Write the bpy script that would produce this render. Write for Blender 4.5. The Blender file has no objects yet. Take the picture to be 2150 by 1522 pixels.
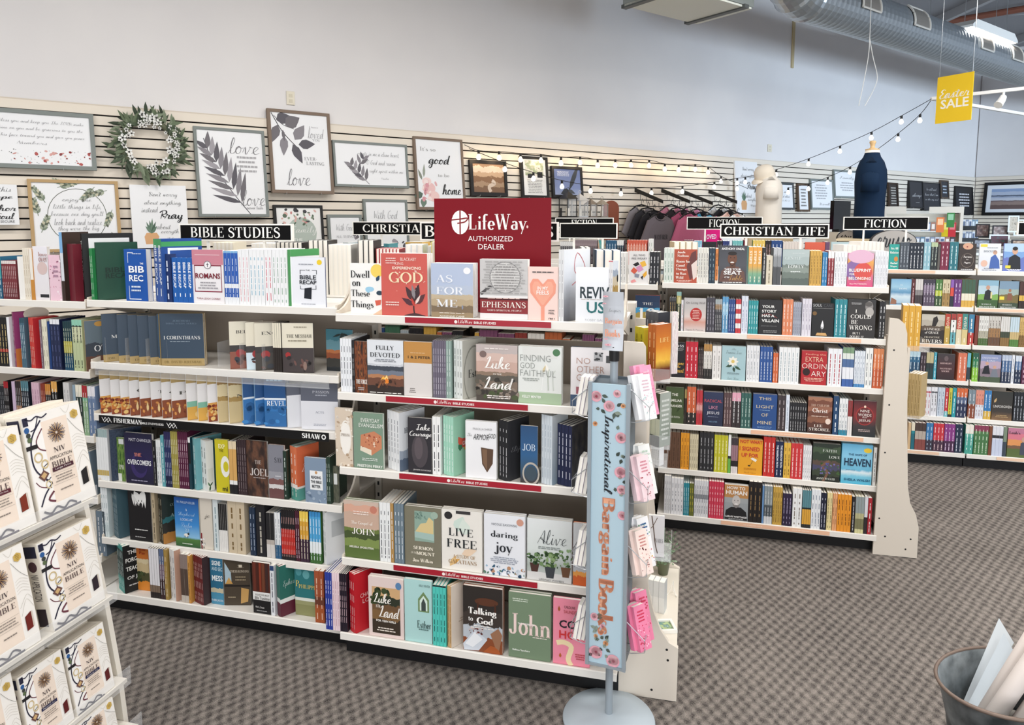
import bpy, math, random
from mathutils import Vector, Matrix
random.seed(7)
S = bpy.context.scene
COL = S.collection
# ---------------------------------------------------------------- camera, world, lights, exposure
F_PX, CAM_H, PITCH, CXP, HORIZON = 1480.0, 1.68, math.radians(6.0), 1075.0, 459.0
Y0P = HORIZON + F_PX*math.tan(PITCH)
cam = bpy.data.cameras.new('camera'); camo = bpy.data.objects.new('camera', cam); COL.objects.link(camo)
camo.location = (0, 0, CAM_H); camo.rotation_euler = (math.pi/2-PITCH, 0, 0)
cam.sensor_fit = 'HORIZONTAL'; cam.sensor_width = 36; cam.lens = 36*F_PX/2150
cam.shift_y = -(761-Y0P)/2150; cam.clip_start = .05; cam.clip_end = 100
S.camera = camo
W = bpy.data.worlds.new('world'); S.world = W; W.use_nodes = True
W.node_tree.nodes['Background'].inputs[0].default_value = (.93, .96, 1.0, 1)
W.node_tree.nodes['Background'].inputs[1].default_value = 0.42
S.view_settings.view_transform = 'Standard'; S.view_settings.look = 'None'
S.view_settings.exposure = 0.33; S.view_settings.gamma = 1; S.view_settings.use_curve_mapping = False
FV = Vector((0, math.cos(PITCH), -math.sin(PITCH))); UV_ = Vector((0, math.sin(PITCH), math.cos(PITCH))); CV = Vector((0, 0, CAM_H))
def ray(x, y): return FV + Vector(((x-CXP)/F_PX, 0, 0)) - UV_*((y-Y0P)/F_PX)
def at_depth(x, y, d): return CV + ray(x, y)*d
def at_z(x, y, z):
    d = ray(x, y); return CV + d*((z-CAM_H)/d.z)
def proj(P):
    v = Vector(P)-CV; w = v.dot(FV); return CXP+F_PX*v.x/w, Y0P-F_PX*v.dot(UV_)/w
# ---------------------------------------------------------------- materials
def lin(c): return tuple(((v/12.92) if v <= .04045 else ((v+.055)/1.055)**2.4) for v in c)
def hx(h):
    h = h.lstrip('#')
    if len(h) == 3: h = ''.join(c*2 for c in h)
    return lin(tuple(int(h[i:i+2], 16)/255 for i in (0, 2, 4)))+(1,)
_M = {}
def M(h, rough=.5, metal=0.0, spec=.4):
    k = (h, rough, metal, spec)
    if k not in _M:
        m = bpy.data.materials.new('paint_'+h); m.use_nodes = True
        b = m.node_tree.nodes['Principled BSDF']
        b.inputs['Base Color'].default_value = hx(h); b.inputs['Roughness'].default_value = rough
        b.inputs['Metallic'].default_value = metal; b.inputs['Specular IOR Level'].default_value = spec
        _M[k] = m
    return _M[k]
def MS(stops, noise=0.0, scale=5.0, interp='CONSTANT', axis='Y', rough=.42, stretch=1.0):
    """print along one UV axis: stops [(pos, hex)], noise wobbles the borders and mottles the print"""
    k = (tuple(stops), noise, scale, interp, axis, rough, stretch)
    if k in _M: return _M[k]
    m = bpy.data.materials.new('print_'+stops[0][1]); m.use_nodes = True; N = m.node_tree.nodes; L = m.node_tree.links
    b = N['Principled BSDF']; b.inputs['Roughness'].default_value = rough
    uv = N.new('ShaderNodeTexCoord'); sp = N.new('ShaderNodeSeparateXYZ'); L.new(uv.outputs['UV'], sp.inputs[0])
    src = sp.outputs[axis]
    if noise:
        mp = N.new('ShaderNodeMapping'); mp.inputs['Scale'].default_value = (scale*stretch, scale, scale); L.new(uv.outputs['UV'], mp.inputs[0])
        nz = N.new('ShaderNodeTexNoise'); nz.inputs['Scale'].default_value = 1; nz.inputs['Detail'].default_value = 5; nz.inputs['Roughness'].default_value = .65
        L.new(mp.outputs[0], nz.inputs['Vector'])
        a = N.new('ShaderNodeMath'); a.operation = 'MULTIPLY_ADD'; a.inputs[1].default_value = noise*2; L.new(nz.outputs[0], a.inputs[0])
        c = N.new('ShaderNodeMath'); c.operation = 'SUBTRACT'; c.inputs[1].default_value = noise; L.new(src, c.inputs[0]); L.new(c.outputs[0], a.inputs[2])
        src = a.outputs[0]
    r = N.new('ShaderNodeValToRGB'); r.color_ramp.interpolation = interp; e = r.color_ramp.elements
    st = sorted(stops)
    e[0].position = st[0][0]; e[0].color = hx(st[0][1])
    if len(st) == 1: e.remove(e[1])
    else: e[1].position = st[1][0]; e[1].color = hx(st[1][1])
    for p, h in st[2:]:
        q = e.new(p); q.color = hx(h)
    L.new(src, r.inputs[0]); L.new(r.outputs[0], b.inputs['Base Color'])
    _M[k] = m; return m
def MPH(cols, scale=6.0, stretch=1.0, rough=.42):
    """mottled printed picture: noise through a ramp of colours"""
    k = ('ph', tuple(cols), scale, stretch)
    if k in _M: return _M[k]
    m = bpy.data.materials.new('picture_'+cols[0]); m.use_nodes = True; N = m.node_tree.nodes; L = m.node_tree.links
    b = N['Principled BSDF']; b.inputs['Roughness'].default_value = rough
    uv = N.new('ShaderNodeTexCoord'); mp = N.new('ShaderNodeMapping'); mp.inputs['Scale'].default_value = (scale*stretch, scale, scale)
    L.new(uv.outputs['UV'], mp.inputs[0])
    nz = N.new('ShaderNodeTexNoise'); nz.inputs['Scale'].default_value = 1; nz.inputs['Detail'].default_value = 6; L.new(mp.outputs[0], nz.inputs['Vector'])
    r = N.new('ShaderNodeValToRGB'); e = r.color_ramp.elements
    n = len(cols)
    e[0].position = .3; e[0].color = hx(cols[0]); e[1].position = .7; e[1].color = hx(cols[-1])
    for i in range(1, n-1):
        q = e.new(.3+.4*i/(n-1)); q.color = hx(cols[i])
    L.new(nz.outputs[0], r.inputs[0]); L.new(r.outputs[0], b.inputs['Base Color'])
    _M[k] = m; return m
def bgmat(bg):
    """'hex' | [(v,hex)..] hard bands | ('g',stops,noise) soft gradient | ('p',cols,scale) picture | ('n',stops,noise,scale) rough bands"""
    if isinstance(bg, str): return M(bg, .42)
    if isinstance(bg, list): return MS(bg)
    if bg[0] == 'g': return MS(bg[1], bg[2], 4.0 if len(bg) < 4 else bg[3], 'LINEAR')
    if bg[0] == 'n': return MS(bg[1], bg[2], bg[3], 'CONSTANT')
    if bg[0] == 'p': return MPH(bg[1], bg[2])
    if bg[0] == 'x': return MS(bg[1], 0, 5, 'CONSTANT', 'X')
def nodemat(name, build, rough=.6):
    m = bpy.data.materials.new(name); m.use_nodes = True; N = m.node_tree.nodes; L = m.node_tree.links
    b = N['Principled BSDF']; b.inputs['Roughness'].default_value = rough; build(N, L, b); return m
def clear_mat(name, tint=(.96, .98, 1), a=.13):
    m = bpy.data.materials.new(name); m.use_nodes = True; N = m.node_tree.nodes; L = m.node_tree.links
    b = N['Principled BSDF']; b.inputs['Base Color'].default_value = tint+(1,); b.inputs['Roughness'].default_value = .06
    b.inputs['Alpha'].default_value = a; b.inputs['Specular IOR Level'].default_value = .6
    return m
def glow_mat(name, col, st):
    m = bpy.data.materials.new(name); m.use_nodes = True; b = m.node_tree.nodes['Principled BSDF']
    b.inputs['Base Color'].default_value = col+(1,); b.inputs['Emission Color'].default_value = col+(1,); b.inputs['Emission Strength'].default_value = st
    return m
ACR = clear_mat('clear_acrylic'); ACR2 = clear_mat('clear_acrylic_thick', (.9, .93, .95), .24)
# ---------------------------------------------------------------- mesh builder
class MB:
    def __init__(s): s.v = []; s.f = []; s.m = []; s.u = {}
    def add(s, vs, fs, m=0, uvs=None):
        o = len(s.v); s.v += [tuple(p) for p in vs]
        for i, f in enumerate(fs):
            if uvs: s.u[len(s.f)] = [uvs[j] for j in f]
            s.f.append([j+o for j in f]); s.m.append(m)
        return s
    def quad(s, a, b, c, d, m=0): return s.add([a, b, c, d], [(0, 1, 2, 3)], m, [(0, 0), (1, 0), (1, 1), (0, 1)])
    def box(s, x0, x1, y0, y1, z0, z1, m=0):
        v = [(x0, y0, z0), (x1, y0, z0), (x1, y1, z0), (x0, y1, z0), (x0, y0, z1), (x1, y0, z1), (x1, y1, z1), (x0, y1, z1)]
        f = [(0, 1, 5, 4), (1, 2, 6, 5), (2, 3, 7, 6), (3, 0, 4, 7), (4, 5, 6, 7), (3, 2, 1, 0)]
        for q in f:
            s.add([v[i] for i in q], [(0, 1, 2, 3)], m, [(0, 0), (1, 0), (1, 1), (0, 1)])
        return s
    def prism(s, pts, y0, y1, m=0):
        """outline in x,z extruded along y"""
        n = len(pts); v = [(x, y0, z) for x, z in pts]+[(x, y1, z) for x, z in pts]
        f = [tuple(range(n)), tuple(range(2*n-1, n-1, -1))]+[(i, i+n, (i+1) % n+n, (i+1) % n) for i in range(n)]
        return s.add(v, f, m)
    def prismx(s, pts, x0, x1, m=0):
        n = len(pts); v = [(x0, y, z) for y, z in pts]+[(x1, y, z) for y, z in pts]
        f = [tuple(range(n)), tuple(range(2*n-1, n-1, -1))]+[(i, i+n, (i+1) % n+n, (i+1) % n) for i in range(n)]
        return s.add(v, f, m)
    def prismz(s, pts, z0, z1, m=0):
        n = len(pts); v = [(x, y, z0) for x, y in pts]+[(x, y, z1) for x, y in pts]
        f = [tuple(range(n)), tuple(range(2*n-1, n-1, -1))]+[(i, i+n, (i+1) % n+n, (i+1) % n) for i in range(n)]
        return s.add(v, f, m)
    def tube(s, pts, r, k=6, m=0, closed=False):
        P = [Vector(p) for p in pts]; n = len(P); rr = r if isinstance(r, (list, tuple)) else [r]*n
        vs = []; fs = []
        for i, p in enumerate(P):
            a = P[(i-1) % n] if (i > 0 or closed) else p; b = P[(i+1) % n] if (i < n-1 or closed) else p
            d = (b-a).normalized() if (b-a).length > 1e-9 else Vector((0, 0, 1))
            h = Vector((0, 0, 1)) if abs(d.z) < .9 else Vector((1, 0, 0))
            e1 = d.cross(h).normalized(); e2 = d.cross(e1)
            for j in range(k):
                t = 2*math.pi*j/k; vs.append(p+(e1*math.cos(t)+e2*math.sin(t))*rr[i])
        for i in range(n if closed else n-1):
            for j in range(k):
                i2 = (i+1) % n
                fs.append((i*k+j, i*k+(j+1) % k, i2*k+(j+1) % k, i2*k+j))
        if not closed: fs += [tuple(range(k-1, -1, -1)), tuple(range((n-1)*k, n*k))]
        return s.add(vs, fs, m)
    def lathe(s, prof, k=24, m=0, c=(0, 0, 0), sx=1, sy=1, cap=True):
        vs = []; n = len(prof)
        for r, z in prof:
            for j in range(k):
                t = 2*math.pi*j/k; vs.append((c[0]+r*sx*math.cos(t), c[1]+r*sy*math.sin(t), c[2]+z))
        fs = [(i*k+j, i*k+(j+1) % k, (i+1)*k+(j+1) % k, (i+1)*k+j) for i in range(n-1) for j in range(k)]
        if cap: fs += [tuple(range(k-1, -1, -1)), tuple(range((n-1)*k, n*k))]
        return s.add(vs, fs, m)
    def mesh(s, name, mats, smooth=False):
        me = bpy.data.meshes.new(name); me.from_pydata(s.v, [], s.f)
        for mt in (mats if isinstance(mats, (list, tuple)) else [mats]): me.materials.append(mt)
        if s.u:
            uvl = me.uv_layers.new(name='UVMap')
            for p in me.polygons:
                q = s.u.get(p.index)
                if q:
                    for li, u in zip(p.loop_indices, q): uvl.data[li].uv = u
        me.polygons.foreach_set('material_index', s.m)
        if smooth: me.polygons.foreach_set('use_smooth', [True]*len(s.f))
        me.update(); return me
    def build(s, name, mats, parent=None, loc=(0, 0, 0), rotz=0, smooth=False, rot=None):
        return put(name, s.mesh(name, mats, smooth), parent, loc, rotz, rot)
def put(name, me, parent=None, loc=(0, 0, 0), rotz=0, rot=None):
    o = bpy.data.objects.new(name, me); COL.objects.link(o); o.location = loc
    o.rotation_euler = rot if rot else (0, 0, rotz)
    if parent: o.parent = parent
    return o
def empty(name, loc=(0, 0, 0), rotz=0, rot=None): return put(name, None, None, loc, rotz, rot)
LABELS = {}
def tag(o, label, cat, group=None):
    o['label'] = label; o['category'] = cat
    if group: o['group'] = group
    LABELS.setdefault(label, []).append((o.name, group)); return o
def struct(o): o['kind'] = 'structure'; return o
def smooth_pts(P, n=4, closed=False):
    P = [Vector(p) for p in P]; out = []; L = len(P)
    for i in range(L if closed else L-1):
        g = (lambda j: P[j % L]) if closed else (lambda j: P[min(max(j, 0), L-1)])
        a, b, c, d = g(i-1), g(i), g(i+1), g(i+2)
        for k in range(n):
            t = k/n
            out.append(.5*((2*b)+(c-a)*t+(2*a-5*b+4*c-d)*t*t+(3*b-a-3*c+d)*t**3))
    if not closed: out.append(P[-1])
    return out
# ---------------------------------------------------------------- lettering: flat glyph outlines in 2D
def ribbon(P, w):
    """polyline -> quads of constant width"""
    vs = []; fs = []; n = len(P)
    for i, p in enumerate(P):
        a = P[max(i-1, 0)]; b = P[min(i+1, n-1)]; dx, dy = b[0]-a[0], b[1]-a[1]; l = math.hypot(dx, dy) or 1
        ww = w(i/(n-1), dx/l, dy/l) if callable(w) else w
        nx, ny = -dy/l*ww/2, dx/l*ww/2
        vs += [(p[0]+nx, p[1]+ny), (p[0]-nx, p[1]-ny)]
        if i: fs.append((2*i-2, 2*i-1, 2*i+1, 2*i))
    return vs, fs
TH, TN, XH = .15, .045, .54
SERIF = {  # width, strokes; l = straight, a = elliptical arc, s = serif bar, v = arm tick
'A': (.76, [('l', .37, 1, .09, 0, TN), ('l', .37, 1, .65, 0, TH), ('l', .18, .33, .55, .33, TN), ('s', .09, 0, .2), ('s', .65, 0, .26)]),
'B': (.68, [('l', .16, 0, .16, 1, TH), ('a', .3, .75, .24, .23, -90, 90), ('a', .3, .27, .3, .25, -90, 90), ('l', .05, .98, .32, .98, TN), ('l', .05, .02, .32, .02, TN), ('l', .16, .52, .32, .52, TN)]),
'C': (.72, [('a', .4, .5, .32, .48, 42, 318), ('v', .66, .8, .26), ('v', .66, .16, .2)]),
'D': (.76, [('l', .16, 0, .16, 1, TH), ('a', .28, .5, .4, .48, -90, 90), ('l', .05, .98, .3, .98, TN), ('l', .05, .02, .3, .02, TN)]),
'E': (.66, [('l', .16, 0, .16, 1, TH), ('l', .04, .98, .58, .98, TN), ('l', .04, .02, .6, .02, TN), ('l', .16, .52, .44, .52, TN), ('v', .57, .88, .22), ('v', .59, .12, .24), ('v', .44, .52, .2)]),
'F': (.62, [('l', .16, 0, .16, 1, TH), ('l', .04, .98, .58, .98, TN), ('l', .16, .52, .44, .52, TN), ('v', .57, .88, .22), ('v', .44, .52, .2), ('s', .16, 0, .28)]),
'G': (.78, [('a', .4, .5, .32, .48, 42, 318), ('v', .66, .8, .26), ('l', .64, .02, .64, .4, TH), ('s', .62, .4, .26)]),
'H': (.84, [('l', .17, 0, .17, 1, TH), ('l', .67, 0, .67, 1, TH), ('l', .17, .52, .67, .52, TN), ('s', .17, 0, .28), ('s', .67, 0, .28), ('s', .17, 1, .28), ('s', .67, 1, .28)]),
'I': (.38, [('l', .19, 0, .19, 1, TH), ('s', .19, 0, .3), ('s', .19, 1, .3)]),
'J': (.5, [('l', .33, .2, .33, 1, TH), ('a', .2, .2, .14, .2, 180, 360), ('s', .33, 1, .3)]),
'K': (.78, [('l', .16, 0, .16, 1, TH), ('l', .16, .4, .6, 1, TN), ('l', .3, .58, .66, 0, TH), ('s', .16, 0, .28), ('s', .16, 1, .28), ('s', .62, 1, .24), ('s', .66, 0, .28)]),
'L': (.62, [('l', .16, 0, .16, 1, TH), ('l', .04, .02, .56, .02, TN), ('v', .55, .14, .28), ('s', .16, 1, .28)]),
'M': (.96, [('l', .14, 0, .14, 1, TN), ('l', .14, 1, .46, .05, TH), ('l', .46, .05, .76, 1, TN), ('l', .79, 0, .79, 1, TH), ('s', .14, 0, .22), ('s', .79, 0, .28), ('s', .12, 1, .22), ('s', .8, 1, .26)]),
'N': (.84, [('l', .15, 0, .15, 1, TN), ('l', .15, 1, .69, .02, TH), ('l', .69, 0, .69, 1, TN), ('s', .15, 0, .24), ('s', .12, 1, .24), ('s', .69, 1, .24)]),
'O': (.8, [('a', .4, .5, .33, .48, 0, 360)]),
'P': (.66, [('l', .16, 0, .16, 1, TH), ('a', .28, .73, .28, .25, -90, 90), ('l', .05, .98, .3, .98, TN), ('l', .16, .48, .3, .48, TN), ('s', .16, 0, .28)]),
'Q': (.8, [('a', .4, .5, .33, .48, 0, 360), ('l', .42, .12, .72, -.15, TH)]),
'R': (.74, [('l', .16, 0, .16, 1, TH), ('a', .28, .74, .26, .24, -90, 90), ('l', .05, .98, .3, .98, TN), ('l', .16, .5, .3, .5, TN), ('l', .36, .5, .6, 0, TH), ('s', .16, 0, .28), ('s', .64, 0, .2)]),
'S': (.6, [('c', [(.5, .8), (.4, .96), (.22, .95), (.1, .8), (.16, .62), (.36, .5), (.5, .34), (.48, .12), (.3, .02), (.14, .06), (.07, .24)]), ('v', .51, .82, .22), ('v', .07, .18, .22)]),
'T': (.7, [('l', .35, 0, .35, 1, TH), ('l', .04, .98, .66, .98, TN), ('v', .05, .86, .26), ('v', .65, .86, .26), ('s', .35, 0, .3)]),
'U': (.8, [('l', .17, .3, .17, 1, TH), ('a', .4, .3, .23, .3, 180, 360), ('l', .63, .3, .63, 1, TN), ('s', .17, 1, .28), ('s', .63, 1, .24)]),
'V': (.76, [('l', .1, 1, .38, 0, TH), ('l', .64, 1, .38, 0, TN), ('s', .1, 1, .28), ('s', .64, 1, .22)]),
'W': (1.06, [('l', .1, 1, .32, 0, TH), ('l', .53, .95, .32, 0, TN), ('l', .5, 1, .74, 0, TH), ('l', .94, 1, .74, 0, TN), ('s', .1, 1, .26), ('s', .94, 1, .22), ('s', .5, 1, .2)]),
'X': (.76, [('l', .1, 1, .64, 0, TH), ('l', .62, 1, .1, 0, TN), ('s', .1, 1, .26), ('s', .64, 0, .26), ('s', .62, 1, .22), ('s', .1, 0, .22)]),
'Y': (.72, [('l', .1, 1, .36, .45, TH), ('l', .62, 1, .36, .45, TN), ('l', .36, 0, .36, .46, TH), ('s', .36, 0, .28), ('s', .1, 1, .26), ('s', .62, 1, .22)]),
'Z': (.68, [('l', .06, .97, .6, .97, TN), ('l', .58, .97, .08, .03, TH), ('l', .06, .03, .6, .03, TN), ('v', .08, .86, .2), ('v', .6, .14, .2)]),
'a': (.52, [('a', .22, .16, .15, .15, 20, 340), ('l', .38, 0, .38, .4, TH), ('a', .24, .38, .14, .15, 0, 150)]),
'b': (.56, [('l', .13, 0, .13, 1, TH), ('a', .28, XH/2, .2, .27, 0, 360), ('s', .08, 1, .14)]),
'c': (.46, [('a', .26, XH/2, .18, .27, 45, 315)]),
'd': (.56, [('l', .42, 0, .42, 1, TH), ('a', .26, XH/2, .19, .27, 0, 360), ('s', .36, 1, .14), ('s', .47, 0, .14)]),
'e': (.48, [('a', .25, XH/2, .18, .27, 0, 318), ('l', .08, XH/2, .43, XH/2, TN)]),
'f': (.36, [('l', .15, 0, .15, .8, TH), ('a', .27, .8, .12, .18, 40, 180), ('l', .02, XH, .32, XH, TN), ('s', .15, 0, .22)]),
'g': (.52, [('a', .24, .34, .16, .19, 0, 360), ('a', .24, -.12, .2, .14, 0, 360), ('l', .16, .14, .1, .02, TN), ('l', .36, .5, .5, .53, TN)]),
'h': (.6, [('l', .13, 0, .13, 1, TH), ('l', .46, 0, .46, .36, TH), ('a', .3, .34, .16, .2, 0, 180), ('s', .13, 0, .22), ('s', .46, 0, .22), ('s', .08, 1, .14)]),
'i': (.3, [('l', .15, 0, .15, XH, TH), ('s', .15, 0, .24), ('s', .1, XH, .14), ('d', .15, .78, .08)]),
'j': (.3, [('l', .17, -.1, .17, XH, TH), ('a', .06, -.1, .11, .14, 180, 360), ('d', .17, .78, .08)]),
'k': (.58, [('l', .13, 0, .13, 1, TH), ('l', .13, .2, .42, XH, TN), ('l', .24, .32, .48, 0, TH), ('s', .13, 0, .22), ('s', .08, 1, .14), ('s', .48, 0, .2), ('s', .42, XH, .18)]),
'l': (.3, [('l', .15, 0, .15, 1, TH), ('s', .15, 0, .24), ('s', .1, 1, .14)]),
'm': (.9, [('l', .13, 0, .13, XH, TH), ('l', .45, 0, .45, .36, TH), ('l', .77, 0, .77, .36, TH), ('a', .29, .34, .16, .2, 0, 180), ('a', .61, .34, .16, .2, 0, 180), ('s', .13, 0, .2), ('s', .45, 0, .2), ('s', .77, 0, .2), ('s', .08, XH, .14)]),
'n': (.6, [('l', .13, 0, .13, XH, TH), ('l', .46, 0, .46, .36, TH), ('a', .3, .34, .16, .2, 0, 180), ('s', .13, 0, .22), ('s', .46, 0, .22), ('s', .08, XH, .14)]),
'o': (.52, [('a', .26, XH/2, .19, .27, 0, 360)]),
'p': (.56, [('l', .13, -.28, .13, XH, TH), ('a', .28, XH/2, .2, .27, 0, 360), ('s', .08, XH, .14), ('s', .13, -.28, .22)]),
'q': (.56, [('l', .43, -.28, .43, XH, TH), ('a', .26, XH/2, .19, .27, 0, 360), ('s', .43, -.28, .22)]),
'r': (.42, [('l', .13, 0, .13, XH, TH), ('a', .29, .34, .16, .2, 50, 180), ('s', .13, 0, .22), ('s', .08, XH, .14)]),
's': (.42, [('c', [(.34, .42), (.26, .53), (.14, .51), (.08, .42), (.14, .32), (.28, .25), (.34, .14), (.28, .02), (.16, .01), (.06, .12)])]),
't': (.36, [('l', .16, .08, .16, .72, TH), ('a', .26, .1, .1, .1, 180, 300), ('l', .02, XH, .32, XH, TN)]),
'u': (.6, [('l', .14, .16, .14, XH, TH), ('a', .28, .18, .14, .18, 180, 360), ('l', .45, 0, .45, XH, TH), ('s', .09, XH, .14), ('s', .4, XH, .14), ('s', .5, 0, .14)]),
'v': (.54, [('l', .08, XH, .27, 0, TH), ('l', .46, XH, .27, 0, TN), ('s', .08, XH, .22), ('s', .46, XH, .18)]),
'w': (.8, [('l', .08, XH, .25, 0, TH), ('l', .4, XH, .25, 0, TN), ('l', .38, XH, .55, 0, TH), ('l', .72, XH, .55, 0, TN), ('s', .08, XH, .22), ('s', .72, XH, .18)]),
'x': (.54, [('l', .08, XH, .46, 0, TH), ('l', .45, XH, .08, 0, TN), ('s', .08, XH, .2), ('s', .46, 0, .2)]),
'y': (.54, [('l', .08, XH, .27, 0, TH), ('l', .46, XH, .16, -.28, TN), ('s', .08, XH, .22), ('s', .46, XH, .18)]),
'z': (.48, [('l', .06, XH-.02, .42, XH-.02, TN), ('l', .41, XH-.02, .07, .02, TH), ('l', .06, .02, .43, .02, TN)]),
'1': (.4, [('l', .2, 0, .2, 1, TH), ('s', .2, 0, .3), ('l', .08, .85, .2, .98, TN)]), '0': (.6, [('a', .3, .5, .22, .48, 0, 360)]),
'&': (.7, [('a', .3, .75, .16, .22, -60, 240), ('a', .28, .27, .2, .25, 60, 340), ('l', .2, .6, .62, .02, TH)]),
"'": (.2, [('l', .1, .75, .1, 1, .08)]), '.': (.22, [('d', .1, .06, .07)]), ',': (.22, [('l', .1, .1, .06, -.1, .06)]), '-': (.36, [('l', .05, .36, .3, .36, .08)]), '?': (.4, [('d', .2, .06, .07), ('a', .2, .75, .15, .2, -90, 180)]),
}
def arc_pts(cx, cy, rx, ry, a0, a1):
    n = max(5, int(abs(a1-a0)/22))
    return [(cx+rx*math.cos(math.radians(a0+(a1-a0)*i/n)), cy+ry*math.sin(math.radians(a0+(a1-a0)*i/n))) for i in range(n+1)]
def glyph_serif(ch, bold=1.0):
    if ch not in SERIF: return .3, [], []
    w, st = SERIF[ch]; V = []; Fc = []
    def put_(vs, fs):
        o = len(V); V.extend(vs); Fc.extend([tuple(i+o for i in f) for f in fs])
    var = lambda t, dx, dy: (TN+(TH*1.02-TN)*abs(dy)**1.5)*bold
    for s in st:
        if s[0] == 'l': put_(*ribbon([(s[1], s[2]), (s[3], s[4])], s[5]*bold))
        elif s[0] == 'a': put_(*ribbon(arc_pts(*s[1:]), var))
        elif s[0] == 'c': put_(*ribbon([(p.x, p.y) for p in smooth_pts([(x, y, 0) for x, y in s[1]], 3)], lambda t, dx, dy: (TN+(TH-TN)*abs(math.sin(math.pi*t))**2)*bold))
        elif s[0] == 's':
            y = s[2]; h = .035*bold; y0, y1 = (y, y+h) if y <= 0 else (y-h, y)
            put_([(s[1]-s[3]/2, y0), (s[1]+s[3]/2, y0), (s[1]+s[3]/2, y1), (s[1]-s[3]/2, y1)], [(0, 1, 2, 3)])
        elif s[0] == 'v': put_([(s[1]-.025, s[2]-s[3]/2), (s[1]+.02, s[2]-s[3]/2), (s[1]+.02, s[2]+s[3]/2), (s[1]-.025, s[2]+s[3]/2)], [(0, 1, 2, 3)])
        elif s[0] == 'd': put_([(s[1]+s[3]*math.cos(k*math.pi/3), s[2]+s[3]*math.sin(k*math.pi/3)) for k in range(6)], [(0, 1, 2, 3, 4, 5)])
    return w, V, Fc
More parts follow.
